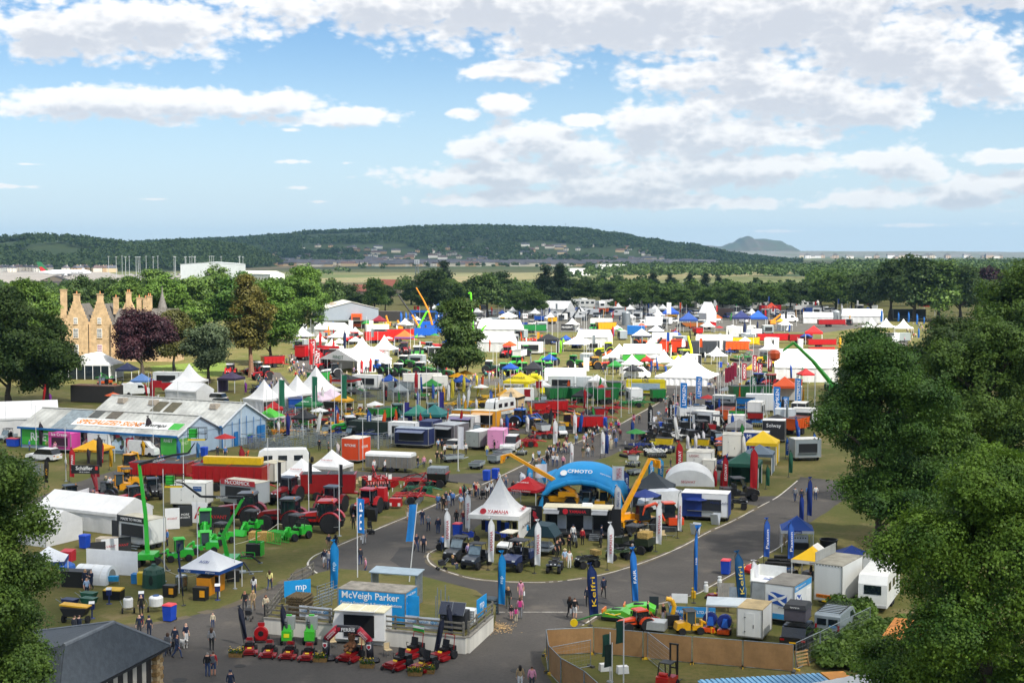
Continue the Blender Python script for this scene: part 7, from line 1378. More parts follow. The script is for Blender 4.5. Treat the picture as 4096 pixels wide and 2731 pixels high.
# --- bright blue arch tent
t=thing('arch_tent','bright blue inflatable arch tent with white lettering','tent',Q(3,1330,600),-14);cm=canvas('2aa8e8');lo_=M('124f9a',.6)
def arch(u,v):x=(u*2-1);y=(v*2-1);r=math.sqrt(max(0,1-abs(x)**2.3));h=5.0*r**.7*(1-.40*abs(y)**2.4);return(x*4.6,y*3.4*(.85+.15*abs(x)),max(.02,h)if abs(x)<.999 else .02)
B().sheet(arch,26,10,.05).o('canopy',cm,t,smooth_=True)
for sx in(-1,1):
 for sy in(-1,1):B().tube([(sx*4.6,sy*3.3,0),(sx*4.3,sy*3.1,1.5),(sx*3.4,sy*3.0,2.3),(sx*1.6,sy*3.0,2.95),(0,sy*3.0,3.1)],.32,10).o('air_beam',lo_ if sy>0 else cm,t)
text(t,'CFMOTO',(-.2,-2.55,4.25),WHITE,w=2.9,rot=(R(42),0,0),bold=.02);B().lathe([(.3,0),(.4,0),(.4,.02),(.3,.02)],18).o('emblem',WHITE,t,(-2.1,-2.5,4.0),(R(42),0,0));text(t,'experience',(2.7,-2.4,3.9),WHITE,w=1.3,rot=(R(42),R(18),0))
put('pag',3,1060,500,-14,'small blue side tent left of the blue arch tent',3.2,3.2,2.2,3.0,'2a9ad8','1f86c8','',1.0);put('utv',3,1350,560,-10,'black cabbed buggy under the blue arch tent','17191c',True,s=1.35);put('tractor',3,1340,640,-12,'dark teal small tractor before the arch tent','2a4a58','333638','20262a',s=.7);put('utv',3,900,520,60,'dark open buggy left of the blue arch tent','1c2024',False,s=1.2)
for c,x,y,yt,col,s,lab in((3,925,440,170,'2a9ad0','CFMOTO','pale blue banner flag at the road behind the telehandler'),(3,800,480,250,'2a9ad0','CFMOTO','pale blue banner flag behind the red gazebo'),(3,1530,590,285,'2aa0d8','CFMOTO','pale blue banner flag against the arch tent'),(3,1890,400,205,'2a9ad0','CFMOTO','left of two pale blue banners right of the arch tent'),(3,1975,390,180,'2a9ad0','CFMOTO','right of two pale blue banners right of the arch tent'),(3,735,490,320,'e8e9ec','Morris Leslie','white banner flag with blue lettering behind the red gazebo'),(3,1585,700,420,'e8e9ec','Morris Leslie','white banner flag with blue lettering beside the trailer roof'),(3,1660,560,275,'24387c','Morris Leslie','navy banner flag with white lettering right of the arch tent')):F(c,x,y,yt,col,lab,s,'1c3f88' if col=='e8e9ec' else 'ffffff',.75)
t=put('gaz',3,1930,600,-14,'dark grey patterned gazebo right of the arch tent','3a4248','39434a',4.6,3.9,'f');text(t,'DESIGNED FOR:',(-.6,-2.33,1.7),WHITE,w=2.2,bold=.01)
t=thing('dome_tent','white inflatable dome tent behind the blue exhibition lorry','tent',Q(4,240,500),-8);B().grid(lambda u,v:(math.cos(math.pi*v)*3.0*(1 if u<.98 else .999),(u-.5)*4.0,1.2+2.6*math.sin(math.pi*v)*(1-.25*(2*u-1)**4)),6,18).o('shell',canvas('f2f2f0'),t,smooth_=True);[B().grid(lambda u,v:(math.cos(math.pi*v)*3.0*u,s*2.0,1.2+2.6*math.sin(math.pi*v)*u*.75),5,18).o('end_wall',canvas('f0f0ee'),t)for s in(-1,1)];text(t,'SEGWAY',(-.1,-2.06,1.75),M('b82838',.6),w=1.7)
t=put('kiosk',4,390,730,-16,'blue and white exhibition lorry body behind the road',5.0,2.5,2.5,'e2e4e6','e4e4e2',None,'20242c',None);text(t,'Morris Leslie',(1.6,-1.33,2.1),M('1c2f6a',.6),w=1.9);B().box((-1.4,-1.27,1.75),(2.2,.05,2.5)).o('blue_panel',M('16357f',.5),t);B().box((2.52,0,1.75),(.03,2.45,2.45)).o('blue_side',M('16357f',.5),t)
put('van',3,1990,650,108,'white van cab at the front of the blue exhibition body','e4e6e8',4.6,2.0,2.3)
for x,y,lab in((1860,700,'navy parasol left of the white van cab'),(2320,730,'navy parasol before the blue exhibition body')):put('umb',3,x,y,0,lab,'1c3a8a',s=1.15)
for i,(x,y)in enumerate(((1690,820),(1800,840),(1920,860),(2050,885))):
 t=thing('crowd_barrier','low galvanised crowd barrier before the yellow telehandler','barrier',Q(3,x,y),-14,'crowd barriers');b=B();b.tube([(-1,0,.15),(-1,0,1.0),(1,0,1.0),(1,0,.15),(-1,0,.15)],.025,5);[b.cyl((-1+.1*k,0,.15),(-1+.1*k,0,1.0),.01,n=4)for k in range(1,20)];b.o('barrier',GALV,t);[B().box((s*.7,0,.03),(.06,.5,.05)).o('foot',GALV,t)for s in(-1,1)]
for x,y in((1835,900),(1885,900),(1985,920),(2025,910)):put('chair',3,x,y,15,'pale garden chair on the grass before the barriers',group='garden chairs on the island',s=1.05)
for x,y,lab in((2310,870,'leaning poster board at the island edge'),(2490,780,'leaning poster board before the blue exhibition body')):put('aboard',3,x,y,-30,lab,'cdd2d6','6a7a80',s=1.15)
put('utv',4,690,560,100,'black cabbed buggy behind the blue exhibition body','15171a',True,s=1.4);put('quad',4,670,640,80,'black quad bike at the road beside the blue exhibition body','17181c',False,s=1.2)
# ropes of the stands
def rope(label,pts,z=.95):
 b=B();
 for p,q in zip(pts[:-1],pts[1:]):b.tube([p.lerp(q,k/6)+Vector((0,0,z-.35*math.sin(math.pi*k/6)))for k in range(7)],.02,4)
 o=b.o('rope',M('d9d4c4',.8));tag(o,label,'rope')
rope('white rope slung between the masts before the dark red tractors',[Q(5,1475,600),Q(5,1775,650),Q(5,2105,680)]);rope('white rope slung before the bright red tractor',[Q(2,95,1600),Q(2,475,1410),Q(2,752,1365),Q(2,1025,1440)])
for c,x,yb,yt,lab in((5,1475,615,-390,'white mast beside the tall green lift'),(5,1775,650,-100,'white mast behind the white gazebo'),(5,2105,680,-100,'white mast at the right of the white gazebo'),(2,475,1410,770,'white mast before the dark red tractors'),(2,752,1365,770,'white mast between the dark red and bright red tractors'),(2,1025,1440,780,'white mast at the nose of the bright red tractor')):
 t=PF(c,x,yb,yt,'26262c' if c==2 else None,lab,.34,2.2)
# ------------------------------------------------------------------ the lesser stands that pack the rows
fr=random.Random(5);OCC=[(o.location.x,o.location.y,4.5 if o['category']in('tent','building','trailer','shed')else 2.6)for o in bpy.data.objects if o.parent is None and 'category' in o and 90<o.location.y<900]
HUE=[('b81a1e','red'),('1c50a8','blue'),('2c8a3a','green'),('e6e6e4','white'),('e6e6e4','white'),('26282c','black'),('dca41c','yellow'),('d8581c','orange'),('8d969a','grey')]
FILL={'impl':('cultivator',lambda c:(c,2.6,3.0,70+len(c),'disc')),'gaz':('gazebo',lambda c:(c,c)),'wagon':('trailer',lambda c:(c,2.3,4.6,1.5)),'van':('van',lambda c:(c,)),'tractor':('tractor',lambda c:(c,)),'kiosk':('stand unit',lambda c:(3.6,2.3,2.4,c,'dcdad2',None)),'car':('car',lambda c:(c,)),'utv':('buggy',lambda c:(c,)),'flag':('feather flag',0),'banner':('banner on a mast',0),'mast':('mast',0),'pag':('pagoda tent',0),'umb':('parasol',lambda c:(c,)),'hurdle':('row of gates',0)}
def inside(p,poly):
 r=False
 for(a,b),(c,d)in zip(poly,poly[1:]+poly[:1]):
  if(b>p.y)!=(d>p.y)and p.x<(c-a)*(p.y-b)/(d-b)+a:r=not r
 return r
def fill(where,n,x0,x1,y0,y1,kinds):
 k=0
 for _ in range(n*14):
  if k>=n:break
  p=A(fr.uniform(x0,x1),fr.uniform(y0,y1));q=fr.choice(kinds.split());r=.4 if q in('flag','banner','mast')else 2.0 if q in('umb','utv','hurdle')else 2.9
  if any(inside(p,g_)for g_ in ROADS)or any((p.x-a)**2+(p.y-b)**2<(r+c*(.35 if r<1 else 1))**2 for a,b,c in OCC):continue
  OCC.append((p.x,p.y,r));k+=1;c,nm=fr.choice(HUE if q not in('kiosk','van','car')else HUE[3:6]+HUE[8:]);lab=nm+' '+FILL[q][0]+' '+where;rz=fr.choice((-20,-80,70,-35,10))
  if q=='flag':ff(p,fr.choice((3.5,4.0,4.5)),c,lab,fr.choice((.45,.6)),fr.uniform(-50,50),tilt=fr.uniform(-9,9))
  elif q=='banner':pf(p,fr.choice((6.0,7.5)),.8,2.4,c,lab)
  elif q=='mast':make('mast',barepole,(7.0,),p,0,'flag_mast','bare white mast '+where,'mast')
  elif q=='hurdle':make('pen',pen,(3.0,2.0,1.5),p,rz,'cattle_pen','small grey pen '+where,'pen')
  elif q=='pag':make('pag',pagoda,(4.5,4.5,2.4,4.6,'f4f4f2','f0f0ee','b'),p,rz,'pagoda_tent','small white pagoda tent '+where,'tent')
  else:fn,n_,cat=KIND[q];make(q,fn,FILL[q][1](c),p,rz,n_,lab,cat,None,1.05)
fill('in the sunlit rows',190,1200,3250,1300,1540,'impl gaz gaz wagon kiosk pag tractor impl flag flag banner mast umb kiosk')
fill('in the back rows',180,1650,3500,1238,1300,'van car kiosk gaz wagon pag flag flag banner mast')
fill('in the shaded middle rows',130,1000,2440,1555,1760,'impl impl flag mast umb hurdle wagon utv flag gaz')
fill('on the stands right of the avenue',60,2480,3260,1600,1850,'impl flag utv umb kiosk mast wagon')
fill('on the left stands',46,20,1150,1490,1990,'impl flag umb hurdle utv mast car')
# ------------------------------------------------------------------ tables: kind crop x y heading scale params | label
def par(s):
 out=[]
 for q in s.split(',')if s!='.' else[]:
  try:out.append(float(q)if '.' in q or len(q)<3 else(int(q)if q.isdigit()and len(q)<3 else q))
  except ValueError:out.append(None if q=='-' else(True if q=='T' else q))
 return out
def table(txt):
 for ln in txt.strip().split('\n'):
  a,lab=ln.split('|');k,c,x,y,rz,s,p=a.split();c=int(c)if c.isdigit()else c
  put(k,c,float(x),float(y),float(rz),lab.strip(),*par(p),s=float(s))
table('''
pag b 370 1300 -38 1 5.4,5.4,2.8,6.2,f2f1ee,eeede9,fl|leftmost white pagoda in the shaded row with green flags
pag b 530 1275 -38 1 5.4,5.4,2.8,6.2,f2f1ee,eeede9,f|second white pagoda in the shaded row with green flags
pag b 680 1245 -38 1 5.4,5.4,2.8,6.2,f2f1ee,eeede9,f|third white pagoda in the shaded row with green flags
pag b 860 1215 -38 1 7.0,7.0,2.8,7.4,f4f3f0,efeeea,f|largest white pagoda at the end of the shaded row
gaz b 895 1275 -30 1 e8d4e0,ead8e2,3.8,3.6|pale pink gazebo with red print, left of the pair
gaz b 1000 1245 -30 1 e8d4e0,ead8e2,3.8,3.6|pale pink gazebo, right of the pair
gaz b 790 1350 -20 1.2 2a7a48,2a7a48|dark green gazebo beside the red drills
gaz b 425 1475 -20 1.2 58c840,eceae4|lime green gazebo at the shed corner
impl b 560 1360 -70 0.95 a81a1e,3.0,4.0,11|red cultivator before the pagoda row
impl b 700 1345 -80 0.95 a81a1e,3.0,4.0,12,disc|red disc harrow beside the dark green gazebo
impl b 900 1405 -85 1.03 b01a1e,3.0,4.5,13|long red cultivator at the lane
impl b 1000 1310 -30 1.03 b01a1e,2.6,2.6,14,disc,20201f,2a2a2e|red and black seed drill beside the pink gazebos
impl b 720 1450 -70 0.95 2c9a3a,2.6,2.6,15,disc,20201f,2c9a3a|green seed drill beside the orange cultivator
impl b 450 1430 -60 0.86 2c8a3a,2.6,2.6,16|green cultivator under the lime gazebo
impl b 540 1510 -75 0.99 c07a1c,3.0,3.6,17|orange cultivator at the shed corner
impl b 1165 1285 0 0.69 a81a1e,2.0,1.6,18,disc,20201f,24262a|red applicator with black hopper on the turf
impl b 1275 1275 0 0.6 a81a1e,1.6,1.6,19,disc,20201f,e4e4e0|red applicator with white tank on the turf
impl b 1365 1285 0 0.69 a81a1e,2.0,1.6,20,disc,20201f,e4e4e0|second red applicator with white tank on the turf
impl b 1440 1280 0 0.6 a81a1e,1.4,1.6,21,disc,20201f,c02028|tall red applicator on the turf
pen b 1480 1180 -22 1 9.0,4.0,2.0|large grey cattle pen in the middle of the stands
pen b 1650 1150 -22 1 6.0,3.0,2.0|grey cattle pen right of the large one
pen n 60 660 -22 1 5.0,3.0,1.7|grey sheep pen at the shed lane
pen n 230 690 -22 1 4.5,3.0,2.0|grey cattle crush beside the model cow
pen n 620 650 -22 1 6.0,3.0,1.8|grey pens behind the orange trailer
pen n 500 620 -22 1 5.0,2.5,1.8|grey pens beside the man in black
pen n 1040 640 -22 1 4.5,2.5,1.7|grey gates beside the orange trailer
pen o 380 390 -22 1 4.5,3.0,1.4|pale gates beside the dark green tractor
tractor n 770 530 -75 1 2a9a3a,2a9a3a,e8e8e6|vintage green tractor model with white canopy
cont n 1020 560 -22 1 8.5,2.4,2.5,1c2a24,.05,26342c,-,26342c,-|long dark green container behind the vintage tractor
impl n 610 560 -80 0.95 14307a,2.6,4.0,22,disc|dark blue disc harrow left of the vintage tractor
impl n 920 570 -80 0.95 14307a,2.6,5.0,23,disc|dark blue disc harrow right of the vintage tractor
impl n 1170 570 -80 0.86 14307a,2.4,3.0,24|dark blue cultivator before the navy trailers
tractor n 1215 420 20 1.06 0f4a44,2a2a2a,0f4a44,T|dark teal tractor with raised loader on the left
tractor o 290 460 15 1.06 0f4a44,2a2a2a,0f4a44,T|dark teal tractor with raised loader before the navy flags
tractor n 1050 420 -60 0.7 2a4a9a,2a2a2a,2a5ab0|small blue roofed tractor beside the flags
tractor n 1140 415 -60 0.8 2a4a9a,2a2a2a,2a5ab0|second small blue roofed tractor beside the flags
gaz o 160 520 -20 1.2 3a8a78,3a8a78|pale teal gazebo roof behind the navy trailers
gaz o 310 540 -20 1.3 2a7a78,2a7a78|teal gazebo roof nearer the masts
kiosk o 130 690 -20 1 5.5,2.3,2.4,26305a,9aa4b0,7a84a0|navy horse trailer with fold-out steps
kiosk o 40 620 -20 1 4.5,2.3,2.2,e2e4e6,dcdcd8,-|white lettered trailer left of the navy one
box o 270 610 -20 1 2.4,4.0,2.3,26305a,.5,3a4468|small navy trailer behind the navy horse trailer
kiosk o 460 660 -28 1 3.6,4.5,2.6,6a6468,a8acb0,a0a4a8|open grey car trailer with a rally car
car o 510 700 -28 1 e4e2de,4.2,1.8,1.4|white rally car parked in the grey trailer mouth
box o 715 700 -28 1 2.2,4.5,2.2,9aa09c,.5,e4e6e4|white roofed livestock trailer with slatted tail
box o 875 715 -10 1 2.4,3.6,2.7,d890b8,.4,e0a0c4|pink and grey horse trailer
car o 990 715 170 1.15 e4e4e2,4.9,1.9,1.85|white pickup beside the pink trailer
kiosk o 570 500 -22 1 3.5,2.2,2.2,d08a28,9fb0b4,-|orange and grey kiosk behind the white flags
kiosk o 570 560 -22 1 4.8,2.3,2.3,e4e4e2,d9d4c8,8a80a8|white kiosk with lilac awning
kiosk o 770 545 -20 1 4.4,2.3,2.9,e09a1c,dcd6c4,e8c090|orange cabin with open front
caravan o 900 410 150 1 2.3,7.0,2.7,dfe0dc,d8901c|white motorhome with orange stripe
gaz o 1000 370 -20 1.3 e4c898,1c1c20,3.0,3.4,fr|cream roofed gazebo with black walls
gaz o 1080 245 -20 1.6 f0dc18,f0dc18,3.4,3.2|bright yellow gazebo beside the inflatable
box o 1070 290 -80 1 2.4,5.5,2.3,e4e4e0,.4,d8d8d0|white box trailer between yellow and cream gazebos
impl o 700 330 -80 1.2 d8a818,3.0,4.0,25|tall yellow cultivator before the lane
impl o 480 340 -80 1.03 d8a818,3.0,4.0,26|yellow cultivator left of the white flags
impl o 830 270 -80 1.03 d8a818,3.0,4.5,27|yellow cultivator behind the white flags
impl o 940 210 -80 1.12 d8a818,3.0,4.5,28|yellow drill beside the yellow gazebo
umb o 520 175 0 1.4 e8a818|yellow parasol, left of the pair
umb o 585 150 0 1.4 e8a818|yellow parasol, right of the pair
cont o 200 195 -82 1 2.6,8.0,3.0,e8e4da,.8,e6e2d8,T,dcd8d0,-|long cream lorry body beside the cattle pens
cont o 360 200 -82 1 2.5,3.0,2.6,e8e4da,.8,e6e2d8,T,dcd8d0,-|short cream lorry body beside the long one
tractor o 1090 515 70 1.06 2a5ab0,e4e4dc,2a6ac0,T|blue tractor with loader before the red drill
impl o 1240 430 -70 1.29 b01418,3.4,4.0,29,disc,20201f,b8181c|tall red seed drill with big hopper
impl o 960 530 60 1.03 a81a1e,2.0,2.4,30|red hedge trimmer beside the blue tractor
impl o 1130 680 -80 1.03 b01a1e,3.0,3.6,31,plough|red mower conditioner at the road
impl o 1290 610 -70 1.03 b82024,3.0,3.4,32,disc,20201f,c8ccce|red and grey drill at the road edge
impl o 900 570 -80 0.95 b01a1e,2.6,4.0,33|red mower behind the pink trailer
impl f 1140 640 -20 0.6 9aa0a4,2.2,2.4,34|galvanised log trailer at the road
wagon o 690 880 -15 .8 9aa2a6,1.9,3.4,.5,.6,888888,1.02|tipped galvanised trailer with a purple banner
wagon o 870 830 -30 .8 9aa2a6,1.9,3.6,.9,.6,888888,1.02|galvanised cage trailer nearest the blue bins
wagon o 920 790 -30 .8 9aa2a6,1.9,3.6,.9,.6,888888,1.02|galvanised cage trailer behind the nearest one
wagon o 470 820 -60 .8 9aa2a6,1.9,3.6,.6,.6,888888,1.02|galvanised trailer with machines and children
digger c 1330 1450 100 1.1 d8a018,d8a018|yellow tracked mower on the turf
impl c 1480 1460 -20 0.69 c8981c,2.2,1.6,35|yellow flail head on the turf
digger c 1060 1490 20 1 d8a018,2a2a2a|yellow hedge arm at the road edge
impl c 1300 1290 -80 1.2 a81418,3.2,5.0,36|red cultivator left of the white masts
impl c 1700 1300 -80 1.2 a81418,3.2,5.0,37|red cultivator right of the white masts
impl c 1640 1385 -80 1.12 a81418,3.0,3.2,38,disc,20201f,a01418|red drill with black lid beside the blue bin
impl c 1430 1360 -80 0.86 a81418,2.4,3.6,39,disc,d8b818|red harrow with yellow wheels
mixer c 1260 1200 -70 1.1 1f6a38,2.4,4.5,1.8,.9,333333,1.1,T|dark green baler left of the masts
mixer c 1470 1200 -70 1.1 1f6a38,2.4,4.5,1.8,.9,333333,1.1,T|dark green baler between the masts
mixer c 1700 1210 -70 1.1 1f6a38,2.4,4.0,1.8,.9,333333,1.1,T|dark green baler right of the masts
impl c 1790 1130 -70 1.2 1f7a38,3.0,4.0,40,disc,20201f,1f7a38|tall green seed drill behind the balers
impl c 1960 1240 -80 1.12 1f7a38,3.0,5.0,41|green rake at the road edge
mixer c 2190 1190 -80 .9 1f7a38,2.4,3.0,1.8,.9,333333,1.1,T|dark green round baler before the yellow trailer
kiosk c 2080 1130 -10 1 8.0,2.5,2.7,e8d41a,e0e0dc,-,9ab0c0,IAE,1c2a6a,e8d41a|bright yellow lettered display trailer
cont c 1320 1000 -12 1 9.0,3.0,2.8,e8e9e8,.1,e4e4e2,-,dcdcda,-|large white display building
kiosk c 1290 1090 -12 1 5.5,2.4,2.6,d4dadc,c8ccc8,-|white display trailer with landscape prints
cont c 1480 1080 -12 1 4.0,2.4,2.6,a8b0b4,.2,b8bcbc|grey cabin behind the green balers
pen c 880 1050 -12 1 8.0,3.0,1.6|grey gates behind the yellow gazebo
gaz c 1020 1000 -12 1.4 24262c,24262c|black gazebo beside the lettered sign
tractor c 740 950 5 1.06 2f8a2e,3a3a3a|green tractor nose on, left of the row
tractor c 850 880 -30 1.06 3fae35,3a3a3a|green tractor behind the left pair
tractor c 910 945 -35 1.06 3fae35,c0c0bc|bright green tractor third in the row
tractor c 1050 930 -80 1.06 3fae35,c8c8c4|bright green tractor side on in the row
tractor c 1150 945 -80 1.06 3fae35,c8c8c4|green tractor hidden behind the white building
tractor c 1190 850 -60 1.06 48c838,c8c8c4,48c838,T|lime tractor with loader behind the row
tractor c 1405 870 75 1.06 2f8a2e,c8c8c4|green tractor at the right end of the row
tractor c 610 925 80 1.06 2a4a3a,a8a8a4,e4e4e0|dark tractor beside the sycamore
tractor b 1520 950 40 1.06 2a5a2c,b01820,e8e8e4|dark green tractor with red hubs left of the group
tractor b 1640 955 60 1.06 2a5a2c,b01820,e8e8e4|dark green tractor with red hubs and white roof
tractor b 1690 870 70 1.06 2f7a30,b01820,e8e8e4|green tractor behind the dark green pair
tractor b 1850 940 70 1.06 2f7a30,b01820,e8e8e4,T|green tractor with loader beside the sycamore
tractor b 2040 970 70 1.06 2a5a2c,b01820,e8e8e4|dark green tractor half behind the sycamore
tractor b 1810 800 0 1.3 3a8a34,2a2a2a,e4e4e0|tall green forage harvester with white roof
tractor b 1690 760 10 1.3 7a1a1c,2a2a2a,4a1418|dark red forage harvester under the spout
tractor b 940 900 -40 1.06 b01a1e,2a2a2a|red tractor by the red flags
tractor b 1020 960 -70 1.06 c8c8c8,c8c8c4,2a2a2a|silver tractor before the big white tent
tractor b 370 985 -60 1.06 8a1418,b0b0ac,e8e8e4|dark red tractor with white roof under the conifer
tractor b 300 940 -50 1.06 8a1418,b0b0ac,e8e8e4|second white roofed tractor under the conifer
tractor b 50 960 0 1.06 b82420,b0b0ac,e4e4e0,T|red tractor with loader on the shaded lawn
tractor b 930 800 -50 1.06 b01a1e,2a2a2a|red tractor beside the red roofed stand
impl b 190 930 -60 0.95 b82420,2.6,3.0,42|red loader attachment on the lawn
wagon b 450 870 -60 1.1 a01a1e,2.4,5.0,1.6|dark red trailer behind the conifer
marq b 1230 900 -38 1 13.0,12.0,3.0,5.6,f6f6f4,2.0,open|large white open fronted tent with green lettering
pag b 1290 800 -20 1 5.4,5.4,3.0,6.4,f6f6f4,f2f2f0,f,2.0|tall white pagoda left behind the open fronted tent
pag b 1500 790 -20 1 5.8,5.8,3.0,6.6,f6f6f4,f2f2f0,f,2.0|tall white pagoda right behind the open fronted tent
mixer b 745 800 -20 1.2 b0141c,2.5,4.2,2.4,.9,d8d8d4,1.15|red feed mixer wagon by the crowded lane
kiosk b 990 790 -20 1 7.0,2.5,3.0,e4e4e2,e0e0dc,-,3a3230,-,ffffff,c01c24|white stand with red fascia in the sun
tractor b 1210 650 -40 1.3 d01c1c,2a2a2a|bright red combine cab in the sun
wagon b 1430 640 -70 1.2 d01c1c,2.6,7.0,2.2,.9,333333,1.05|bright red sprayer body in the sun
wagon b 1640 630 -70 1.2 d01c1c,2.6,7.5,2.6,.9,333333,1.08|bright red slatted trailer in the sun
cont b 1430 570 -70 1 2.8,8.0,3.2,f0f0ee,.8,ecdc60,T|white lorry body with yellow top in the sun
marq b 1010 575 60 1 8.0,11.0,2.6,4.8,f6f6f4,3.0|broad white marquee below the grey shed
pag b 730 640 -10 1 6.0,6.0,2.6,5.4,f6f6f4,dfe2f4|white pagoda tent by the tall green tree
pag b 1075 650 -10 1 6.0,6.0,2.6,5.0,f6f6f4,d8dcf0|white pagoda tent with lilac valance
gaz b 1450 510 -10 1.6 8a1c30,8a1c30|dark red gazebo below the grey shed
gaz b 1690 690 -10 1.7 e07030,7a6ab0|orange and lilac gazebo beside the harvester
wagon b 1880 590 -70 .9 1858b8,2.6,9.0,2.8,1.0,333333,1.05|tall blue trailer left of the lime crane
wagon b 1990 560 -70 .9 1858b8,2.6,9.0,2.8,1.0,333333,1.05|tall blue trailer behind the sycamore
wagon b 1900 520 -70 .9 1858b8,2.6,9.0,2.8,1.0,333333,1.05|tall blue trailer in the back row
kiosk b 1890 430 -10 1 14.0,3.0,4.0,1c4f9a,2a2c30,-,15181c|blue stand front below the cranes
cont b 1560 430 -10 1 10.0,6.0,4.0,3a3634,.05,4a443e,-,3a3634,-|low dark brown shed beside the grey shed
kiosk b 1240 500 0 1 4.0,2.6,5.0,d8541c,d8541c,-,4a2a1c|orange scaffold tower with roof
gaz h 1500 660 -10 1.3 1a2240,1a2240|navy gazebo before the lawn
van h 1600 820 -70 1 e6e8e6,5.5,2.1,2.4|white van with green print behind the shed
wagon h 2060 800 -75 1 b01c24,2.4,5.5,1.4,.9|red spreader behind the second shed
pag h 2230 790 -10 1 6.0,6.0,2.5,6.0,f2f2f0,f0f0ee,f|white pagoda behind the second shed
marq h 2230 900 60 1 5.0,8.0,2.4,3.8,f2f2f0,2.0|white tent with blue windows behind the second shed
kiosk h 1980 720 -10 1 6.0,2.5,2.6,e2e4e4,dcdcd8,-|white catering unit behind the second shed
gaz h 1670 790 -10 1.2 6a90c8,6a90c8|pale blue gazebo behind the second shed
gaz b 60 1100 -20 1.4 4a3a5a,3a3048,3.0,3.0,l|dark purple gazebo behind the second shed
wagon d 940 1210 -80 1.2 1c5a34,2.5,6.5,2.0,.9,333333,1.12|large dark green feed wagon beside the avenue
impl d 450 1410 -80 1.03 1c78c8,3.0,5.0,43|blue plough beside the avenue
impl d 640 1400 -80 1.12 1c78c8,3.0,5.0,44,disc,a81a1e|blue cultivator with red wheel
impl d 900 1290 -20 1.2 1c78c8,3.0,3.0,45,disc,20201f,2480c8|blue seed drill with blue hopper behind the kiosk
impl d 990 1420 -10 1.03 1c78c8,3.0,2.6,46,disc,20201f,a01c24|blue drill with a red drum
impl d 440 1290 -20 0.69 1c78c8,1.6,1.6,47,disc,20201f,2480c8|small blue seeder with round hopper
tractor d 560 1290 70 0.7 1c2f6a,e4e0c8,1c2f6a|small navy tractor without cab
utv g 350 760 100 1.5 1a1c20,T|black buggy nearest the avenue
utv g 520 720 100 1.6 1a1c20,T|black cabbed buggy behind the first
utv g 590 650 100 1.4 1a1c20,-,-,-|black flat buggy behind the cabbed one
utv g 790 650 95 1.6 1a1c20,T|black cabbed buggy before the blue plough
utv g 900 760 95 1.7 1a1c20,T|black cabbed buggy beside the grey gazebo
utv g 1080 680 95 1.6 8a1c20,T|red buggy with black cab
bike g 350 830 80 1.2 d8c81c|yellow off-road bike before the buggies
cont g 1270 650 -12 1 2.6,2.6,2.6,e2e2de,.2,dcd8d0,-,b0b0b0,-|white cabin behind the grey gazebo
gaz g 1300 790 -12 1.3 8a8a88,8a8a88,3.0,3.0,lr|grey gazebo among the black buggies
box g 1700 760 -14 1 3.4,2.6,3.0,26262a,.4,e4e2de|white and black lettered trailer beside the lime
box g 1500 880 -14 1 3.6,2.8,2.6,1c3f8a,.4,c8c4b8|blue and white tyre trailer
box g 1220 950 -10 1 2.6,3.6,3.0,e0ddd4,.5,b8b4a8|white cabin trailer with a small blue sign
box g 860 1170 -14 1 3.2,3.6,3.0,e4e2da,.5,c0bcb0|white lettered trailer behind the dome tent
box g 960 1200 -14 1 1.6,2.0,2.2,e6e2d6,.5,dcd8cc|white pod with orange lettering
gaz g 1360 1250 -16 1.35 1f5a4a,1f5a4a,3.0,3.1,lb|dark green gazebo at the road on the right
gaz g 1530 1110 -16 1.25 6a7a88,5a6a78,3.0,3.0,r|blue grey gazebo behind the dark green one
gaz g 1570 1000 -16 1.4 e8c41c,e8c41c,3.0,3.2,r|bright yellow gazebo behind the blue grey one
impl g 80 930 -60 0.86 a81a1e,2.6,2.6,48|red flail mower behind the arch tent
impl g 160 850 -60 0.95 1c3078,2.6,3.0,49|navy mower at the avenue
impl g 450 880 -20 0.95 1c3078,3.0,2.4,50,disc,20201f,e8c41c|navy roller with yellow seeder
impl g 860 890 -20 0.95 1c3078,3.0,2.4,51,disc,20201f,e8c41c|navy roller with second yellow seeder
impl g 1110 1060 -40 1.03 1c3078,2.6,3.0,52,disc|navy disc frame with big tyres
impl g 100 1040 -30 0.69 9aa0a4,2.2,2.4,53,tine,20201f,e6e6e2|white sprayer tank on a trailer
car g 660 1150 70 1 b01c24,4.0,1.8,1.6|red car with clear screen beside the lettered trailer
wagon g 100 1140 -40 .6 9aa2a6,1.9,2.6,.6,.6,888888,1.02|tipped galvanised trailer beside the arch tent
tractor d 1130 1070 -40 1.06 b01c1e,2a2a2a|red tractor before the large white tent
tractor d 1010 1060 -50 1.06 1c4fa0,2a2a2a|blue tractor beside the red flags
cont d 1280 1180 -14 1 6.0,2.6,2.6,e4e0d8,.2,d8d4cc,-,c8c4bc,-|white cabin below the orange flag
gaz d 1265 1190 -14 1.5 e8602c,e8602c|orange gazebo beside the white cabin
cont g 1570 410 -12 1 6.0,2.6,2.8,e4e4e2,.3,e0e0de,-,d4d4d2,-|white stand unit beside the blue drill
cont g 1830 580 -12 1 3.4,2.4,2.8,d0d6da,.1,d8dcdc,-,c0c8cc,-|pale cabin with blue flags
marq d 1470 985 78 1 12.0,14.0,3.4,7.0,f8f8f6,3.0|very large white tent with dark lettering
pag d 350 1020 -20 1 12.0,11.0,2.0,7.0,fafaf8,f6f6f4,fl,1.7|white star shaped tent at the cross roads
pag k 620 640 -10 1 8.0,8.0,2.6,5.8,fafaf8,f6f6f4,-,1.6|white peaked tent left of the pair in the sun
marq k 830 600 80 1 8.0,10.0,2.8,4.8,fafaf8,3.0|long white tent in the sun beside the peaked one
pag k 1020 680 -10 1 5.0,5.0,2.6,5.4,fafaf8,f6f6f4,-,2.0|small white pagoda on legs in the sun
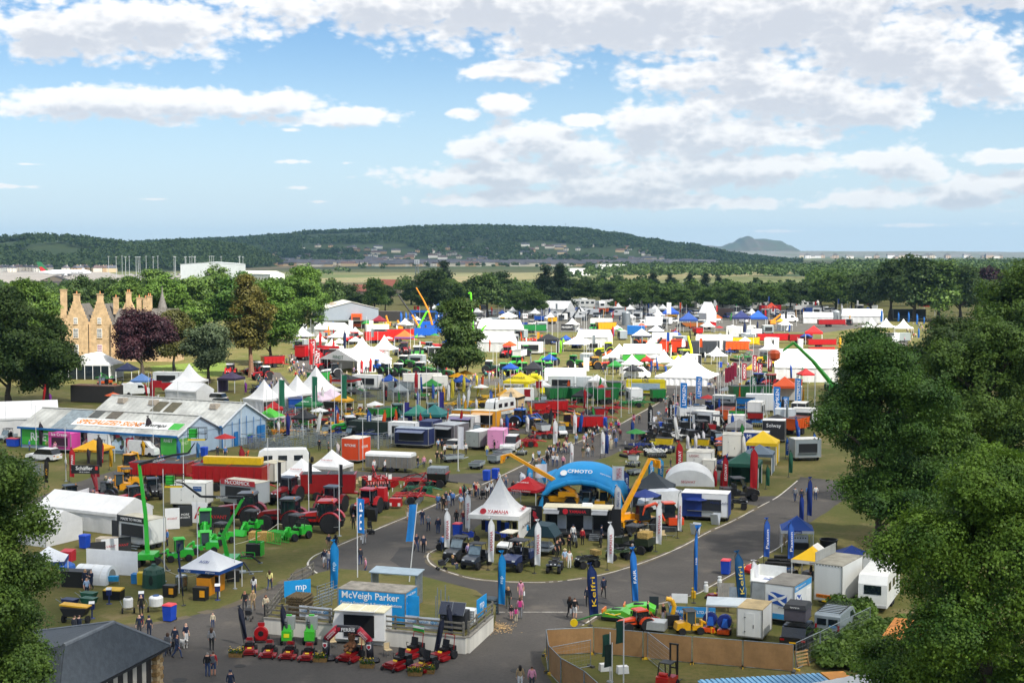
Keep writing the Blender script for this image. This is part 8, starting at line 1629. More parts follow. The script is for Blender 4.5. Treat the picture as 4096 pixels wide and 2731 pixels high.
marq k 400 445 75 1 8.0,10.0,2.8,4.8,f8f8f6,3.0|white tent with a red lettered banner
pag k 250 500 -10 1 7.8,7.8,2.5,4.6,f8f8f6,f4f4f2,-,1.2|white hipped tent behind the green tractors
gaz k 820 480 -10 1.9 dfe2e8,2a3040,3.0,3.2,lr|white and navy gazebo, left of the pair
gaz k 950 420 -10 1.7 dfe2e8,2a3040,3.0,3.2,lr|white and navy gazebo, right of the pair
silo k 682 270 0 1 1.75,5.0,8a9094|tall grey steel silo at the back
tractor k 510 545 -90 1.3 c8d81c,2a2a2a,c8d81c|lime yellow combine harvester
mixer k 740 660 -80 1.2 3a9a34,2.5,5.0,2.2,.8,333333,1.05,-,e8e4b0|green and cream baler in the sun
tractor k 390 665 -80 1.06 e89a18,e8b818,e89a18|orange loader tractor in the sun
tractor k 550 665 -80 1.06 c83420,c8c8c4,e4e4e0|red tractor with white hubs in the sun
impl k 920 660 -80 1.12 e0741c,3.0,3.0,54,disc,3a9a34,e0741c|orange and green drill in the sun
van k 780 745 -100 1.1 f0f0ee,5.6,2.1,2.4|white van with a red stripe on the turf
wagon k 1015 535 -10 1.2 d8401c,2.5,4.0,2.8,.8,333333,1.1|orange feed mixer, left of the pair
wagon k 1135 535 -10 1.2 d8401c,2.5,4.0,2.8,.8,333333,1.1|orange feed mixer, right of the pair
tractor k 1190 620 -60 1.3 c8d81c,2a2a2a|lime forage harvester in the sun
cont k 1030 440 -10 1 8.0,3.0,3.2,f0f0ee,.4,eeeeec,-|long white stand unit in the sun
wagon l 160 560 -85 1.2 3a3e44,2.6,9.0,2.6,1.2,333333,1.05|dark grey tipping trailer in the sun
wagon l 430 520 -85 1.2 e0581c,2.6,6.0,1.8,1.0,333333,1.05|orange spreader in the sun
wagon l 480 470 -85 1.2 e8b81c,2.6,9.0,1.6,1.0,333333,1.05|yellow trailer in the sun
marq l 240 470 80 1 7.0,11.0,2.6,4.0,f8f8f6,3.0|low white tent behind the dark grey trailer
lorry l 570 420 -60 1 eceef0,eceef0,7.0|white lorry cab unit
wagon l 760 430 -85 .85 b8141c,2.6,12.0,2.4,1.2,333333,1.0|long dark red tanker
wagon l 1010 430 -85 .75 a0141c,2.6,10.0,2.6,1.2,333333,1.05|dark red tipping trailer with black cover
wagon l 1200 470 -85 .8 b8141c,2.6,11.0,2.0,1.2,333333,1.05|dark red trailer behind the large white tent
wagon l 1200 530 -85 .8 d83420,2.6,9.0,1.6,1.0,333333,1.05|orange red wagon behind the large white tent
gaz l 1130 440 -10 1.8 d82424,d82424|bright red gazebo beside the tanker
impl l 500 590 -70 1.38 2a7a3a,3.0,3.6,55|green flail mower in the sun
impl l 740 640 -70 1.29 e0b018,3.0,3.0,56,disc,3a9a34,3a9a34|green and yellow potato machine
tractor l 680 620 -60 1.06 e0a818,e0a818,2a2a2a|yellow tractor beside the potato machine
marq m 560 245 70 1 9.0,16.0,3.0,5.6,f4f4f2,3.0|white marquee with grey end at the far right
pag m 640 350 -10 1 6.4,6.4,2.8,5.8,f4f4f2,f0f0ee,-,1.9|white pagoda, left of three at the far right
pag m 770 350 -10 1 6.4,6.4,2.8,5.8,f4f4f2,f0f0ee,-,1.9|white pagoda, middle of three at the far right
pag m 925 360 -10 1 6.4,6.4,2.8,5.8,f4f4f2,f0f0ee,-,1.9|white pagoda, right of three at the far right
wagon m 280 285 -85 .9 a0141c,2.6,12.0,2.0,1.2,333333,1.05|long dark red low trailer at the far right
box m 900 420 -75 1 2.4,6.0,2.4,8a9290,.5,9aa29e|grey livestock trailer beside the crowded avenue
kiosk m 970 220 0 1 14.0,4.0,4.0,24262a,3a3c40,-,1a1c20|black stage front at the far right
gaz m 1160 190 0 2.4 c82424,c82424|red gazebo beside the black stage
silo m 322 235 0 1 1.8,4.0,a0a6a8|steel tank beside the yellow sign
marq m 160 250 80 1 6.0,12.0,2.6,4.4,f4f4f2,2.0|low white tent left of the steel tank
marq j 2100 240 68 1 11.0,24.0,3.2,6.8,f4f4f2,4.0|large white marquee with a dark printed gable
marq j 1380 580 75 1 10.0,14.0,3.2,6.0,f8f8f6,3.0|white tent with grey glazed slope behind the sycamore
marq j 1330 800 75 1 8.0,10.0,3.0,5.6,f8f8f6,3.0|plain white tent right of the sycamore
pag j 1500 340 -10 1 7.0,7.0,2.4,4.2,f4f4f2,f0f0ee,-,1.2|white tent before the dark gabled marquee
wagon j 1900 520 -85 .9 1c7a3c,2.6,10.0,2.2,1.2,333333,1.05|green trailer behind the white tents
wagon j 1600 470 -85 .8 24408a,2.6,12.0,2.4,1.2,333333,1.05|navy trailer behind the white tents
wagon j 1340 460 -85 1.2 1c7a3c,2.6,10.0,1.4,1.0,333333,1.05|low green trailer behind the sycamore
impl j 2050 690 -80 1.55 d82424,3.4,4.5,57,disc|bright red harrow in the sun
impl j 1900 680 -80 1.55 d82424,3.4,4.5,58|bright red cultivator in the sun
impl j 1650 770 -80 1.29 3aa03a,3.4,4.5,59|green mower in the sun
gaz j 2130 830 -10 1.9 26282c,26282c,3.0,3.0,lr|black gazebo in the sun
kiosk j 1850 850 -10 1 7.0,2.5,3.0,e8e6e0,e4e0d8,-|white stand behind the green tractors
impl j 1190 800 -30 1.03 1c6ac8,2.6,2.6,60|bright blue cultivator beside the sycamore
wagon i 1950 870 -10 1 5a5e62,2.4,3.0,1.6,1.0,333333,1.3|grey hopper trailer beside the dark green tractors
kiosk i 1450 1400 -20 1 6.0,2.4,2.6,ecece8,e8e4dc,-|white motorhome stand beside the lettered flags
van i 1260 1450 -10 1 e8e8e6,5.6,2.1,2.5|white van behind the dark red gazebo roof
gaz i 1120 1480 -20 1.5 24262c,a82428,3.0,2.8|black and red gazebo behind the pink pair
marq l 180 260 30 1 5.0,5.0,4.5,9.0,f4f4f2,1.0|tall white tent cone beside the dark banner
gaz l 480 310 -5 2.2 24306a,24306a|navy gazebo row at the back
gaz l 630 310 -5 2.2 1c5ac0,1c5ac0|bright blue gazebo at the back
wagon l 740 165 -70 .9 b01c28,2.6,12.0,2.6,1.8,333333,1.05|raised cream and red tipper at the back
wagon l 1070 160 -80 1 e8e4dc,2.6,13.0,2.4,1.2,333333,1.05|long white bulk trailer at the back
van l 910 240 -90 1.2 f0f0ee,6.0,2.1,2.6|white van at the back
gaz l 750 190 -5 1.9 d8441c,d8441c|orange gazebo at the back
wagon l 60 300 -85 .8 9a5a24,2.6,12.0,1.8,1.0,333333,1.05|rust brown trailer at the back
cont l 420 400 -20 1 5.0,3.0,4.0,e4e4e0,.4,dcdcd8|white unit behind the lorry cab
cont l 340 200 -10 1 7.0,4.0,4.0,4a3a34,.1,3a3230,-,4a3a34,-|brown timber cabin at the back
gaz k 1080 260 -5 2.2 1c50b0,1c50b0|blue gazebo at the back
gaz k 1240 330 -5 2.2 2a4f9a,2a4f9a|blue tent roof behind the orange mixers
lorry k 900 290 -80 1 e8e8e6,e8e8e6,9.0|white lorry at the back
cont k 770 360 -10 1 6.0,3.0,3.0,1c6ab8,.3,2a74c0|blue unit at the back
cont k 460 310 -10 1 8.0,4.0,4.0,d8d8d4,.2,c8c4bc,-|pale two storey stand at the back
wagon k 500 330 -70 1.2 e09a18,2.4,6.0,2.0,.9,333333,1.05|yellow crusher at the back
kiosk k 1240 140 0 1 8.0,3.0,4.0,d8d4c8,e4e4e0,-,3a3230,CHIPS,2a5a90,e8e4d8|chip stall at the edge of the trees
kiosk l 165 110 0 1 5.0,3.0,4.0,2a2a2e,e4e4e0,-,3a3230,PIZZA,e8d41a,26262a|pizza stall at the edge of the trees
''')
# --- clusters of flags: label | colour text | crop x foot top ...
def flags(txt):
 for ln in txt.strip().split('\n'):
  k,lab,sty,pts=[q.strip()for q in ln.split('|')];st_=sty.split('/');col=None if st_[0]=='-' else st_[0]
  for q in pts.split(';'):
   c,x,yb,yt=q.split();c=int(c)if c.isdigit()else c
   if k=='F':F(c,float(x),float(yb),float(yt),col,lab,st_[1]if len(st_)>1 else None,st_[2]if len(st_)>2 else 'ffffff')
   else:PF(c,float(x),float(yb),float(yt),col,lab,*([float(z)for z in st_[2].split(',')]if len(st_)>2 else[.9,2.8]),st_[1]if len(st_)>1 and st_[1]else None)
flags('''
P|thin dark mast with a small red flag before the left shed|b8202c//1.3,1.0|1 1375 730 40
P|tall white mast with long green banner beside the pagoda row|2a7a5a//.9,4.2|n 150 540 40; n 445 460 0; n 710 370 0
P|bare white mast among the shaded stands|-|n 615 720 380; n 900 850 390; n 1037 660 290; n 1155 610 260; n 1265 570 250; n 1088 310 0; n 920 360 -10; n 98 340 0
P|bare white mast among the trailers|-|o 145 570 275; o 250 550 235; o 345 510 190; o 520 900 500; o 1275 250 -60
P|tall white mast beside the red and green machines|-|c 1250 1380 980; c 1495 1280 950; c 1515 1250 900; c 1690 1390 960; c 1765 1370 960; c 1845 1335 820; c 1918 1300 820; c 1940 1295 800; c 1105 1150 870
F|blue feather flag with white lettering beside the orange trailer|2450a0/WATSON|n 650 480 260; n 935 560 310
F|slim white and red feather flag among the cattle pens|e4e0e0|n 130 550 410; n 308 490 380; n 885 560 420; n 660 760 620
F|slim dark blue feather flag at the shed corner|2a3080|n 213 570 340
F|black feather flag with red lettering beside the cattle pens|1c1a1e/RABE/c02830|n 1095 250 80; n 1180 210 60
P|navy banner on a mast among the navy trailers|3a3488//.8,2.6|n 1270 480 235; n 1300 470 300; o 350 510 200
F|yellow feather flag beside the yellow cultivators|d8c840|o 455 280 70; o 560 220 45; o 678 160 25; o 690 250 140; o 925 110 20
F|golden feather flag beside the cream lorry body|d8a830|o 335 310 190; o 380 300 140; o 875 270 100; o 770 380 310
F|blue feather flag among the middle stands|4a6ab8|o 285 280 110; o 800 370 180; o 150 330 190
F|white feather flag among the middle stands|e6e6ea|o 510 400 230; o 560 380 210; o 672 400 240; o 1125 570 400; o 895 560 480
P|white banner on a mast beside the navy trailers|e8e8ec//.7,3.0|o 522 900 495
F|red feather flag beside the cream lorry body|c82a34|o 130 230 0; o 405 150 0; o 70 180 20
P|small dark red flag on a mast beside the green balers|a01c24//1.2,1.4|o 1110 360 170; o 1215 250 140; c 1690 1250 1080
F|slim white flag at the avenue edge|eceaea/X/b82028|f 1700 790 500; f 2065 680 330; f 1505 570 230; f 1190 400 180; f 1740 440 150
F|navy slim flag at the avenue edge|24408a|f 2115 670 360; g 65 770 500; c 1690 1520 1460
F|tall black feather flag at the avenue|1a1c1e/Kawasaki|g 260 670 300; g 490 600 250
F|black slim flag among the black buggies|1c1e22|g 900 700 520; g 1080 580 420; g 800 760 700
F|small white flag among the black buggies|e8e6e8|g 310 640 500; g 770 720 560; g 785 900 680; g 820 850 680; g 875 820 630; g 695 870 740
P|bright blue banner on a tall mast beside the avenue|1f8ad8/LEMKEN/1.1,4.2|g 628 590 80; g 806 370 0; g 1690 560 110; g 1935 400 30; g 1700 560 280
P|bright blue flag drooping beside the pale cabin|2a90d8/LEMKEN/1.3,2.6|g 1780 500 240
P|green and black banner beside the buggies|2a8a3a/Kawasaki/2.6,1.6|g 1180 640 410
P|navy banner on a mast before the small white cabin|1c2f6a//1.0,4.0|g 1315 780 550; g 1365 760 530
F|tall red feather flag behind the dome tent|c01c28/SEGWAY|g 580 1240 750; g 620 1200 1000; g 1110 1330 920
F|tall red feather flag at the road by the dark green gazebo|c8242c|g 1425 1380 800
F|red slim flag behind the dome tent|c01c28|g 1005 1300 1240; g 1085 1320 1100
F|blue feather flag among the tyres|2460b0/TYRE|g 1830 950 720; g 1990 960 760; g 1600 830 750; g 1770 750 600; g 1960 760 660; g 2140 850 700
F|dark green feather flag at the road under the lime|2a6a50|g 1605 1300 1010; g 1865 1160 870
P|deep red banner on a mast beside the avenue|a8203a/HORSCH/1.0,3.6|d 862 1040 820; d 1010 1040 820; d 960 1000 760; d 1105 960 760
P|dark green banner on a mast beside the avenue|1f6a50/KEENAN/1.2,3.6|d 940 1160 940; d 1050 1050 890
P|small crimson flag on a white mast at the avenue|a02848//.8,3.0|d 700 1120 860; d 727 1110 850; d 755 1090 840; d 778 1060 820
P|orange flag beside the red tractors|e0702c//3.4,2.6|d 1275 1150 960
P|tall white mast in the sunlit stands|-|d 630 910 620; d 970 860 560; d 505 700 560; d 840 1010 760; d 1170 950 760; d 1385 860 580; k 305 720 170; k 325 720 160; k 495 800 750; k 560 880 740; k 650 760 590; k 70 420 170; k 230 330 100; k 820 420 150; i 1440 740 250; i 1480 810 310; i 1160 700 310; i 565 800 300; i 625 1100 640; j 2110 600 330; j 1930 640 340; j 1745 590 150; j 1580 640 300; j 2020 420 130; j 2280 420 220; j 1320 1210 700
P|white banner flag in the sunlit stands|eef0f0//1.4,4.0|d 160 560 260; d 1170 690 590; d 1395 740 590; e 870 860 750; e 1045 900 760; e 1075 960 740; k 1045 300 60; k 300 680 560; i 1480 560 320; b 1165 640 420; b 805 620 420
F|white feather flag in the sunlit stands|f0f0f0|d 510 830 730; d 590 820 720; m 365 210 75; j 1770 730 590; k 440 520 400; i 480 560 400; b 1610 560 470
F|red feather flag in the sunlit stands|d02a2c|k 553 400 275; d 1070 640 540; d 440 640 560; l 690 230 120; l 685 430 340; i 690 780 480; i 900 880 620; i 1340 1190 910; i 1480 1160 890; i 540 1080 650; i 680 1100 790; j 1525 560 400; j 510 1200 1090; m 600 100 20; m 130 140 20; l 1135 110 20
F|blue feather flag below the grey shed|3a78c8|i 760 560 345; i 900 500 330; i 1070 500 355; i 1960 420 180; i 2040 400 185; i 1510 460 340; b 1975 460 360; b 1780 460 360
F|blue feather flag at the far right stage|2a70c0|m 875 250 150; m 965 260 150; m 1040 280 165; m 1105 270 195; m 720 260 125; m 1055 400 290
F|navy feather flag in the sunlit stands|24305a|j 2130 330 110; j 2010 330 120; l 500 400 240; l 620 330 230; i 1070 800 490; i 790 620 530; k 620 240 190
P|red banner on a mast by the crowded lane|b8202c/VALTRA/1.1,4.0|b 790 880 600; b 815 880 590; b 840 900 690; b 860 900 700
F|lime feather flag beside the lime tractors|8ad02a|k 85 540 395; k 110 500 385
F|yellow flag beside the large white tent|e8b41c|l 1235 680 540; d 1665 900 750; m 345 520 370
F|tall slim flag before the left shed|3a3038|1 350 660 430; 1 695 640 440; 1 870 870 540; 1 1310 700 370; 1 780 820 640
F|yellow feather flag with black lettering beside the black buggies|d8a818/ATV/201a10|1 1270 740 580; 1 980 850 650; 1 260 1080 800; 1 1100 880 700
F|dark feather flag with yellow lettering on the left lane|24201c/ATV/e0a818|1 400 1000 760
F|red feather flag with white lettering on the left lane|c01c28/CHAPMAN|1 625 960 650; 1 895 820 600; 1 1130 720 620
F|dark red flag beside the red silage trailer|a01c28|1 1925 1000 720; 1 2145 950 650; 1 1800 960 740; 1 1345 320 20
F|slim purple flag beside the left marquee|8a3a9a|1 180 500 280; 1 440 280 220; b 185 1120 1005
F|orange blue flag at the shed corner|3a78b0|1 1585 800 560; 1 1760 760 620; 1 190 640 510
''')
# --- cranes and long arms
def crane(label,col,c,pts,col2=None,s=.42):
 x0,y0=pts[0];t=thing('crane',label,'crane',Q(c,x0,y0),0);P_=rel(c,x0,y0,pts);k=len(P_)-1
 B().box((0,0,.9),(2.4,4.5,1.4),top=(.9,.95)).o('base',paint(col),t);[wheel(t,a*1.1,b_*1.5,.6,.4,'444444',False,12)for a in(-1,1)for b_ in(-1,1)]
 for i in range(k):
  p,q=Vector(P_[i])+Vector((0,0,1.2 if i==0 else 0)),Vector(P_[i+1]);B().cyl(p,q,s*(1-.18*i),s*(.85-.18*i),6).o('boom',paint(col2 if col2 and i==k-1 else col),t)
 return t
crane('orange crane boom raised highest before the trees','e8901c','b',[(1965,560),(1915,335),(1870,240),(1800,118)]);crane('black and orange telescopic boom leaning left','e8901c','b',[(1850,560),(1760,375),(1630,185)],'2a2a2c');crane('lime green lift boom leaning right','6ad020','b',[(1785,590),(1900,342),(1915,350)]);crane('lime green lift boom standing upright','6ad020','b',[(2335,560),(2312,165),(2290,175)])
crane('small orange boom below the grey shed','e8901c','b',[(1655,520),(1622,425)]);crane('short orange boom left of the small one','e8901c','b',[(1535,480),(1515,380)]);crane('lime green loader arm left of the white tents','6ad020','c',[(500,640),(545,500),(580,470)]);crane('lime green loader arm right of the white tents','6ad020','c',[(685,580),(745,460),(770,455)])
crane('yellow and black telescopic boom in the sun','e8d01c','k',[(880,600),(930,490),(1000,378)],'2a2a2c');crane('yellow loading spout beside the orange mixers','d8dc1c','k',[(1270,600),(1262,470),(1235,365)]);crane('orange digger arm at the back','e8901c','l',[(760,260),(835,172)]);crane('orange excavator arm beside the steel tank','e8601c','m',[(65,230),(68,165),(130,190)])
t=crane('long green forestry arm reaching over the large white tent','2f8a24','l',[(1295,850),(1120,590),(945,425),(850,500)],None,.5);q=Vector(rel('l',1295,850,[(775,540)])[0]);B().lathe([(.3,-1.2),(1.3,-.6),(1.4,.5),(.8,1.2),(0,1.3)],8,tuple(q)).o('grapple',paint('b8481c'),t)
crane('black loader arms rising at the back','2a2c30','k',[(190,250),(260,110),(280,150)]);crane('black loader arm left of the pair at the back','2a2c30','k',[(80,230),(150,120)]);crane('black loader arm right of the silver trucks','2a2c30','k',[(310,230),(355,150)]);crane('red harvester spout in the sun','b01c20','b',[(2010,700),(1830,635),(1820,650)],'2a2a2a',.4);crane('dark harvester spout arching over the red cab','3a3a3c','b',[(1690,760),(1640,650),(1780,720)],None,.3)
# lettering on some of the stands
def lab2(s):return next(o for o in bpy.data.objects if o.get('label')==s)
def addtext(lb,s,p,w,col,**k):text(lab2(lb),s,p,M(col,.6),w=w,**k)
addtext('large white open fronted tent with green lettering','FENDT',(0,-6.05,3.7),3.5,'1f5a30');addtext('very large white tent with dark lettering','NEW HOLLAND',(6.2,-2,2.4),5.0,'24303c',rz=90);addtext('white tent with a red lettered banner','HONDA',(4.7,-1,3.4),4.0,'c82424',rz=90);addtext('white and black lettered trailer beside the lime','Solway',(0,-1.36,2.6),2.2,'ffffff');addtext('blue and white tyre trailer','Mitas',(-.5,-1.42,2.5),1.6,'ffffff');addtext('white lettered trailer behind the dome tent','LOGIC',(-.6,-1.85,3.1),1.2,'a02030');addtext('white pod with orange lettering','LOGIC',(.82,0,1.7),1.7,'a8401c',rz=90);addtext('large dark green feed wagon beside the avenue','KEENAN',(-1.4,0,2.6),2.2,'ffffff',rz=-90);addtext('bright yellow gazebo beside the inflatable','BEDNAR',(0,-1.1,2.6),2.0,'26261c',tilt=36);addtext('cream roofed gazebo with black walls','CLAYDON',(0,-1.0,2.75),1.6,'2a2418',tilt=36);addtext('pale pink gazebo with red print, left of the pair','Stocks',(0,-1.3,2.8),1.6,'c82a3a',tilt=36);addtext('dark green gazebo beside the red drills','OPICO',(0,-1.1,2.6),1.2,'e8f0e8',tilt=36);addtext('large white marquee with a dark printed gable','Eden Castle',(-5.6,-4,3.5),3.0,'5a2030',rz=-90)
panel_sign('black hanging sign over the sunlit stands',Q('k',155,400),0,4.2,2.0,'1c1c20',3.2,[('NUGENT',0,1.0,3.6,'f0f0f0')]);panel_sign('dark red lettered sign before the green tractors',Q('c',910,1000),0,5.0,1.3,'7a1c2c',.4,[('GE GLENDALE',0,.8,4.4,'ffffff')])
t=put('box','n',840,775,-22,'bright orange trailer with white oval lettering',2.7,3.4,3.0,'d8481c',.4,'e0d8cc',True,'b0b0ae',None)
for p_,rz_ in(((0,-1.72,2.5),0),((1.37,0,2.2),90)):text(t,'RITCHIE',p_,WHITE,w=1.7,rz=rz_,bold=.02)
t=thing('livestock_trailer','galvanised livestock trailer with rounded white roof and ramp','trailer',Q('n',1150,860),74);B().box((0,0,1.35),(2.2,6.4,1.5)).o('body',M('8f8a80',.45,.5,var=.15),t);B().prism([(-1.15,2.1),(-1.1,2.4),(-.8,2.55),(.8,2.55),(1.1,2.4),(1.15,2.1)],-3.2,3.2).o('roof',WHITE,t);[B().box((s*1.12,-2.8+.8*k,1.35),(.06,.07,1.5)).o('rib',GALV,t)for s in(-1,1)for k in range(8)];[wheel(t,s*1.0,y,.38,.25,'c0c0c0',False,12)for s in(-1,1)for y in(-.5,.5)];[B().box((-1.0+.33*k,-4.0,1.0),(.06,1.7,.05),rx=R(-32)).o('ramp_slat',GALV,t)for k in range(7)]
t=thing('roller','long black roller trailer lying before the pens','roller',Q('n',200,775),-8);B().lathe([(.0,-3.6),(.55,-3.5),(.6,-3.3),(.6,3.3),(.55,3.5),(0,3.6)],18,(0,0,.95),ax='x').o('drum',M('202226',.5),t);B().box((0,0,.4),(6.5,.5,.2)).o('frame',BLACK,t);text(t,'HERRON',(-1.4,-.62,1.0),M('c82a24',.5),w=1.4);[wheel(t,x,0,.4,.3,'444444',False,12)for x in(3.0,3.9)]
t=thing('inflatable_arch','bright yellow inflatable arch beside the yellow gazebo','arch',Q('o',1200,200),-10);B().tube([(-1.6,0,0),(-1.5,0,2.4),(-.6,0,3.4),(.8,0,3.4),(1.6,0,2.4),(1.7,0,0)],.6,10).o('tube',M('f0e018',.5),t)
# ------------------------------------------------------------------ castle
ct=thing('castle','tall sandstone castle house with crow-stepped gables and chimneys','castle',A(310,1447),-4);ST=M('b89c76',.85,var=.28,scale=.9,bump=.4);SLT=M('5a5650',.8,var=.3,scale=1.2,bump=.3)
def gab(x0,x1,y0,y1,e,pk):
 B().box(((x0+x1)/2,(y0+y1)/2,e/2),(x1-x0,y1-y0,e)).o('wall',ST,ct);m=(x0+x1)/2;n_=7;pl_=[]
 for i in range(n_):a=x0+(m-.7-x0)*i/n_;z_=e+(pk-e)*(i+1)/n_;pl_+=[(a,e+(pk-e)*i/n_ if i else e),(a,z_)]
 pl_+=[(m-.7,pk)];pl_+=[(2*m-a,z_)for a,z_ in pl_[::-1]];B().prism(pl_,y0-.02,y0+.5).o('crow_stepped_gable',ST,ct)
 for s in(-1,1):B().sheet(lambda u,v:(m+s*(x1-x0)/2*u,y0+.5+(y1-y0)*v,pk-.7-(pk-.7-e)*u),2,2,.12).o('roof_slope',SLT,ct)
def chim(x,y,z0,z1,w=1.3,pots=2):
 B().box((x,y,(z0+z1)/2),(w,1.0,z1-z0)).o('chimney',ST,ct);B().box((x,y,z1+.08),(w+.25,1.2,.2)).o('chimney_cap',ST,ct);[B().cyl((x-.25*(pots-1)+.5*k,y,z1+.15),(x-.25*(pots-1)+.5*k,y,z1+.9),.17,.14,8).o('chimney_pot',M('b0764a',.8),ct)for k in range(pots)]
def win(x,y,z,w,h,bl=None):
 f=B().box((x,y-.04,z),(w+.24,.06,h+.24)).o('window',M('e6e4de',.6),ct);B().box((x,y-.08,z),(w,.04,h)).o('pane',M('232a30' if not bl else bl,.2,spec=.7),f);b=B()
 for k in range(1,4):b.box((x-w/2+w*k/4,y-.11,z),(.05,.02,h))
 for k in range(1,6):b.box((x,y-.115,z-h/2+h*k/6),(w,.02,.06 if k!=3 else .12))
 b.o('glazing_bars',M('e6e4de',.6),f);B().box((x,y-.08,z-h/2-.16),(w+.4,.2,.12)).o('sill',ST,f)
gab(-3.3,3.2,0,9,9.8,16.0);gab(3.2,9.2,.4,9.5,9.8,16.0);chim(-.1,.6,15,17.9,1.5,1);chim(6.1,1.0,15,17.9,1.4,1);chim(-4.6,3,9,19.0,1.5,0);B().box((-4.4,3,5),(2.2,3,10)).o('wall',ST,ct)
B().box((17.5,6,5),(16.6,8,10)).o('wall',ST,ct);B().sheet(lambda u,v:(9.2+16.6*u,1.7+4.3*v,9.8+4.2*v),2,2,.12).o('roof_slope',SLT,ct);B().sheet(lambda u,v:(25.8-16.6*u,10.3-4.3*v,9.8+4.2*v),2,2,.12).o('roof_slope',SLT,ct)
for x,z1,p_ in((8.8,16.8,1),(12.3,18.2,2),(15.2,16.8,1),(16.9,16.6,1),(18.0,17.2,2),(4.6,17.0,1)):chim(x,5.5,12.5,z1,1.2,p_)
B().prism([(10.6,13.8),(14.0,13.8),(12.9,16.2),(11.7,16.2)],5.2,5.8).o('stepped_gablet',ST,ct);B().prism([(11.0,9.6),(13.2,9.6),(13.2,10.6),(12.1,12.0),(11.0,10.6)],1.6,3.0).o('dormer',ST,ct);win(12.1,1.6,10.1,.9,1.0)
for x,y in((-.3,0),(6.0,.4)):
 for z_,h in((3.2,2.6),(7.6,2.3),(10.9,1.5)):win(x,y,z_,1.1 if h>2 else .8,h,'8a4a68' if(x>0 and z_<4)else None)
for x in(11.5,15,18.5,22):win(x,2,7.4,1.1,2.2);win(x,2,3.2,1.1,2.4)
B().lathe([(1.3,13.0),(1.25,14.2),(.35,17.6),(.1,19.6),(0,20.2)],12,(21,7,0)).o('spire',M('6a6660',.7,var=.3,bump=.4),ct);[B().cyl((x,-.05,.1),(x,-.05,10),.09).o('rain_pipe',BLACK,ct)for x in(3.2,9.1)]
t=thing('marquee','white curved roof marquee at the foot of the castle','tent',Q('h',1090,620),-6);marquee(t,11.5,9,3.2,5.8,bays=3,front='glass');flat('lawn',S([(600,1465),(900,1440),(920,1500),(640,1520)]),.013,ground_mat('lawn',[(.13,.19,.03),(.16,.21,.04),(.11,.17,.03)],.3,3,.3))
# grey shed, far sheds, hangar, houses, aircraft
def barn(label,p,rz,w,L,e,pk,col,roof,name='barn'):
 t=thing(name,label,'building',p,rz);B().box((0,L/2,e/2),(w,L,e)).o('wall',M(col,.6,var=.06,scale=.3),t);B().prism([(-w/2,e),(w/2,e),(0,pk)],0,.2).o('gable',M(col,.6,var=.06,scale=.3),t)
 for s in(-1,1):B().sheet(lambda u,v:(s*(w/2+.3)*u,-.3+(L+.6)*v,pk+.1-(pk-e+.1)*u),2,2,.15).o('roof_slope',M(roof,.6,var=.12,scale=.2),t)
 return t
t=barn('large grey metal shed with a pale roof',A(1406,1312),14,21,42,7.4,10.0,'8a929a','c8c6bc');[B().sheet(lambda u,v:(-4.5-2.5*u,y+3*v,9.25-.62*u*1.0+.18),1,1,.06).o('rooflight',M('9a7a54',.7),t)for y in(8,18,28)];B().box((0,-2.5,3.0),(22,5,.3)).o('lean_to',M('5a6058',.8),t)
barn('red roofed farmhouse beyond the grey shed',A(1545,1190),60,14,26,4,8,'9a8a7a','8a4a38');barn('second red roofed farmhouse with a chimney',A(1600,1176),60,12,18,5,10,'9a8a7a','94503c');barn('pale industrial hangar behind the castle trees',A(838,1122),0,60,40,17,19,'b8bcbc','b0b4b4');barn('long white shed roof behind the conifer',A(1110,1118),50,20,60,6,9,'d0d0cc','d8d4c8');barn('white cubic house beyond the fields',A(2320,1102),10,26,14,9,9.2,'e4e4e0','c8c8c4');barn('larger white cubic house beyond the fields',A(2450,1096),10,40,16,13,13.2,'e4e4e0','c8c8c4');barn('dark roofed airport building at the apron',A(215,1146),5,22,16,5,9,'9a8a78','3a3230');barn('long brown roofed shed beside the apron',A(340,1156),75,16,50,3,6,'6a5a50','4a403c')
hr=random.Random(9);HP={}
def house(px,d,w,l,h,wc,rc,label,grp,z=0):
 k=('house',w,l,h,wc,rc)
 def mk(t,*a):
  B().box((0,0,h*.32),(w,l,h*.64)).o('wall',M(wc,.8,var=.1),t);B().prism([(-w/2-.3,h*.62),(w/2+.3,h*.62),(0,h)],-l/2-.2,l/2+.2).o('roof',M(rc,.8,var=.15),t);B().box((w*.2,0,h),(.9,.9,1.6)).o('chimney',M(wc,.8),t)
  for s in(-.25,.25):
   for z_ in(.16,.45):B().box((s*w,-l/2-.03,h*z_),(w*.16,.06,h*.12)).o('window',GLASS,t)
 make('house',mk,k,Vector(((px-2048)*d/FPX,d,z)),hr.choice((0,90,80,-10)),'house',label,'house',grp)
WC,RC=['c9b28c','d8d0c0','b89a74','cfc4b0','e0dcd0'],['4a4c54','56545a','5a4a48','6a5048']
for i in range(34):house(hr.uniform(-80,470),hr.uniform(2080,2250),9,13,10,WC[i%5],RC[i%3],'sandy gabled house in the estate behind the airport','houses of the airport estate')
for i in range(64):house(hr.uniform(560,2500),hr.uniform(2950,3350),12,30,10,WC[i%5],RC[i%4],'gabled house in the estate at the foot of the hill','houses at the foot of the hill')
for i in range(190):
 px=hr.uniform(900,2800);v=hr.uniform(.0,1)**1.6*.40;hg=HF['hill2'][0];d_=3700+1500*v;house(px,d_,12,26,11,WC[hr.randrange(5)],RC[hr.randrange(4)],'pale house on the lower slope of the long hill','houses on the long hill',max(0,hg((px-2048)*d_/FPX,v)-1))
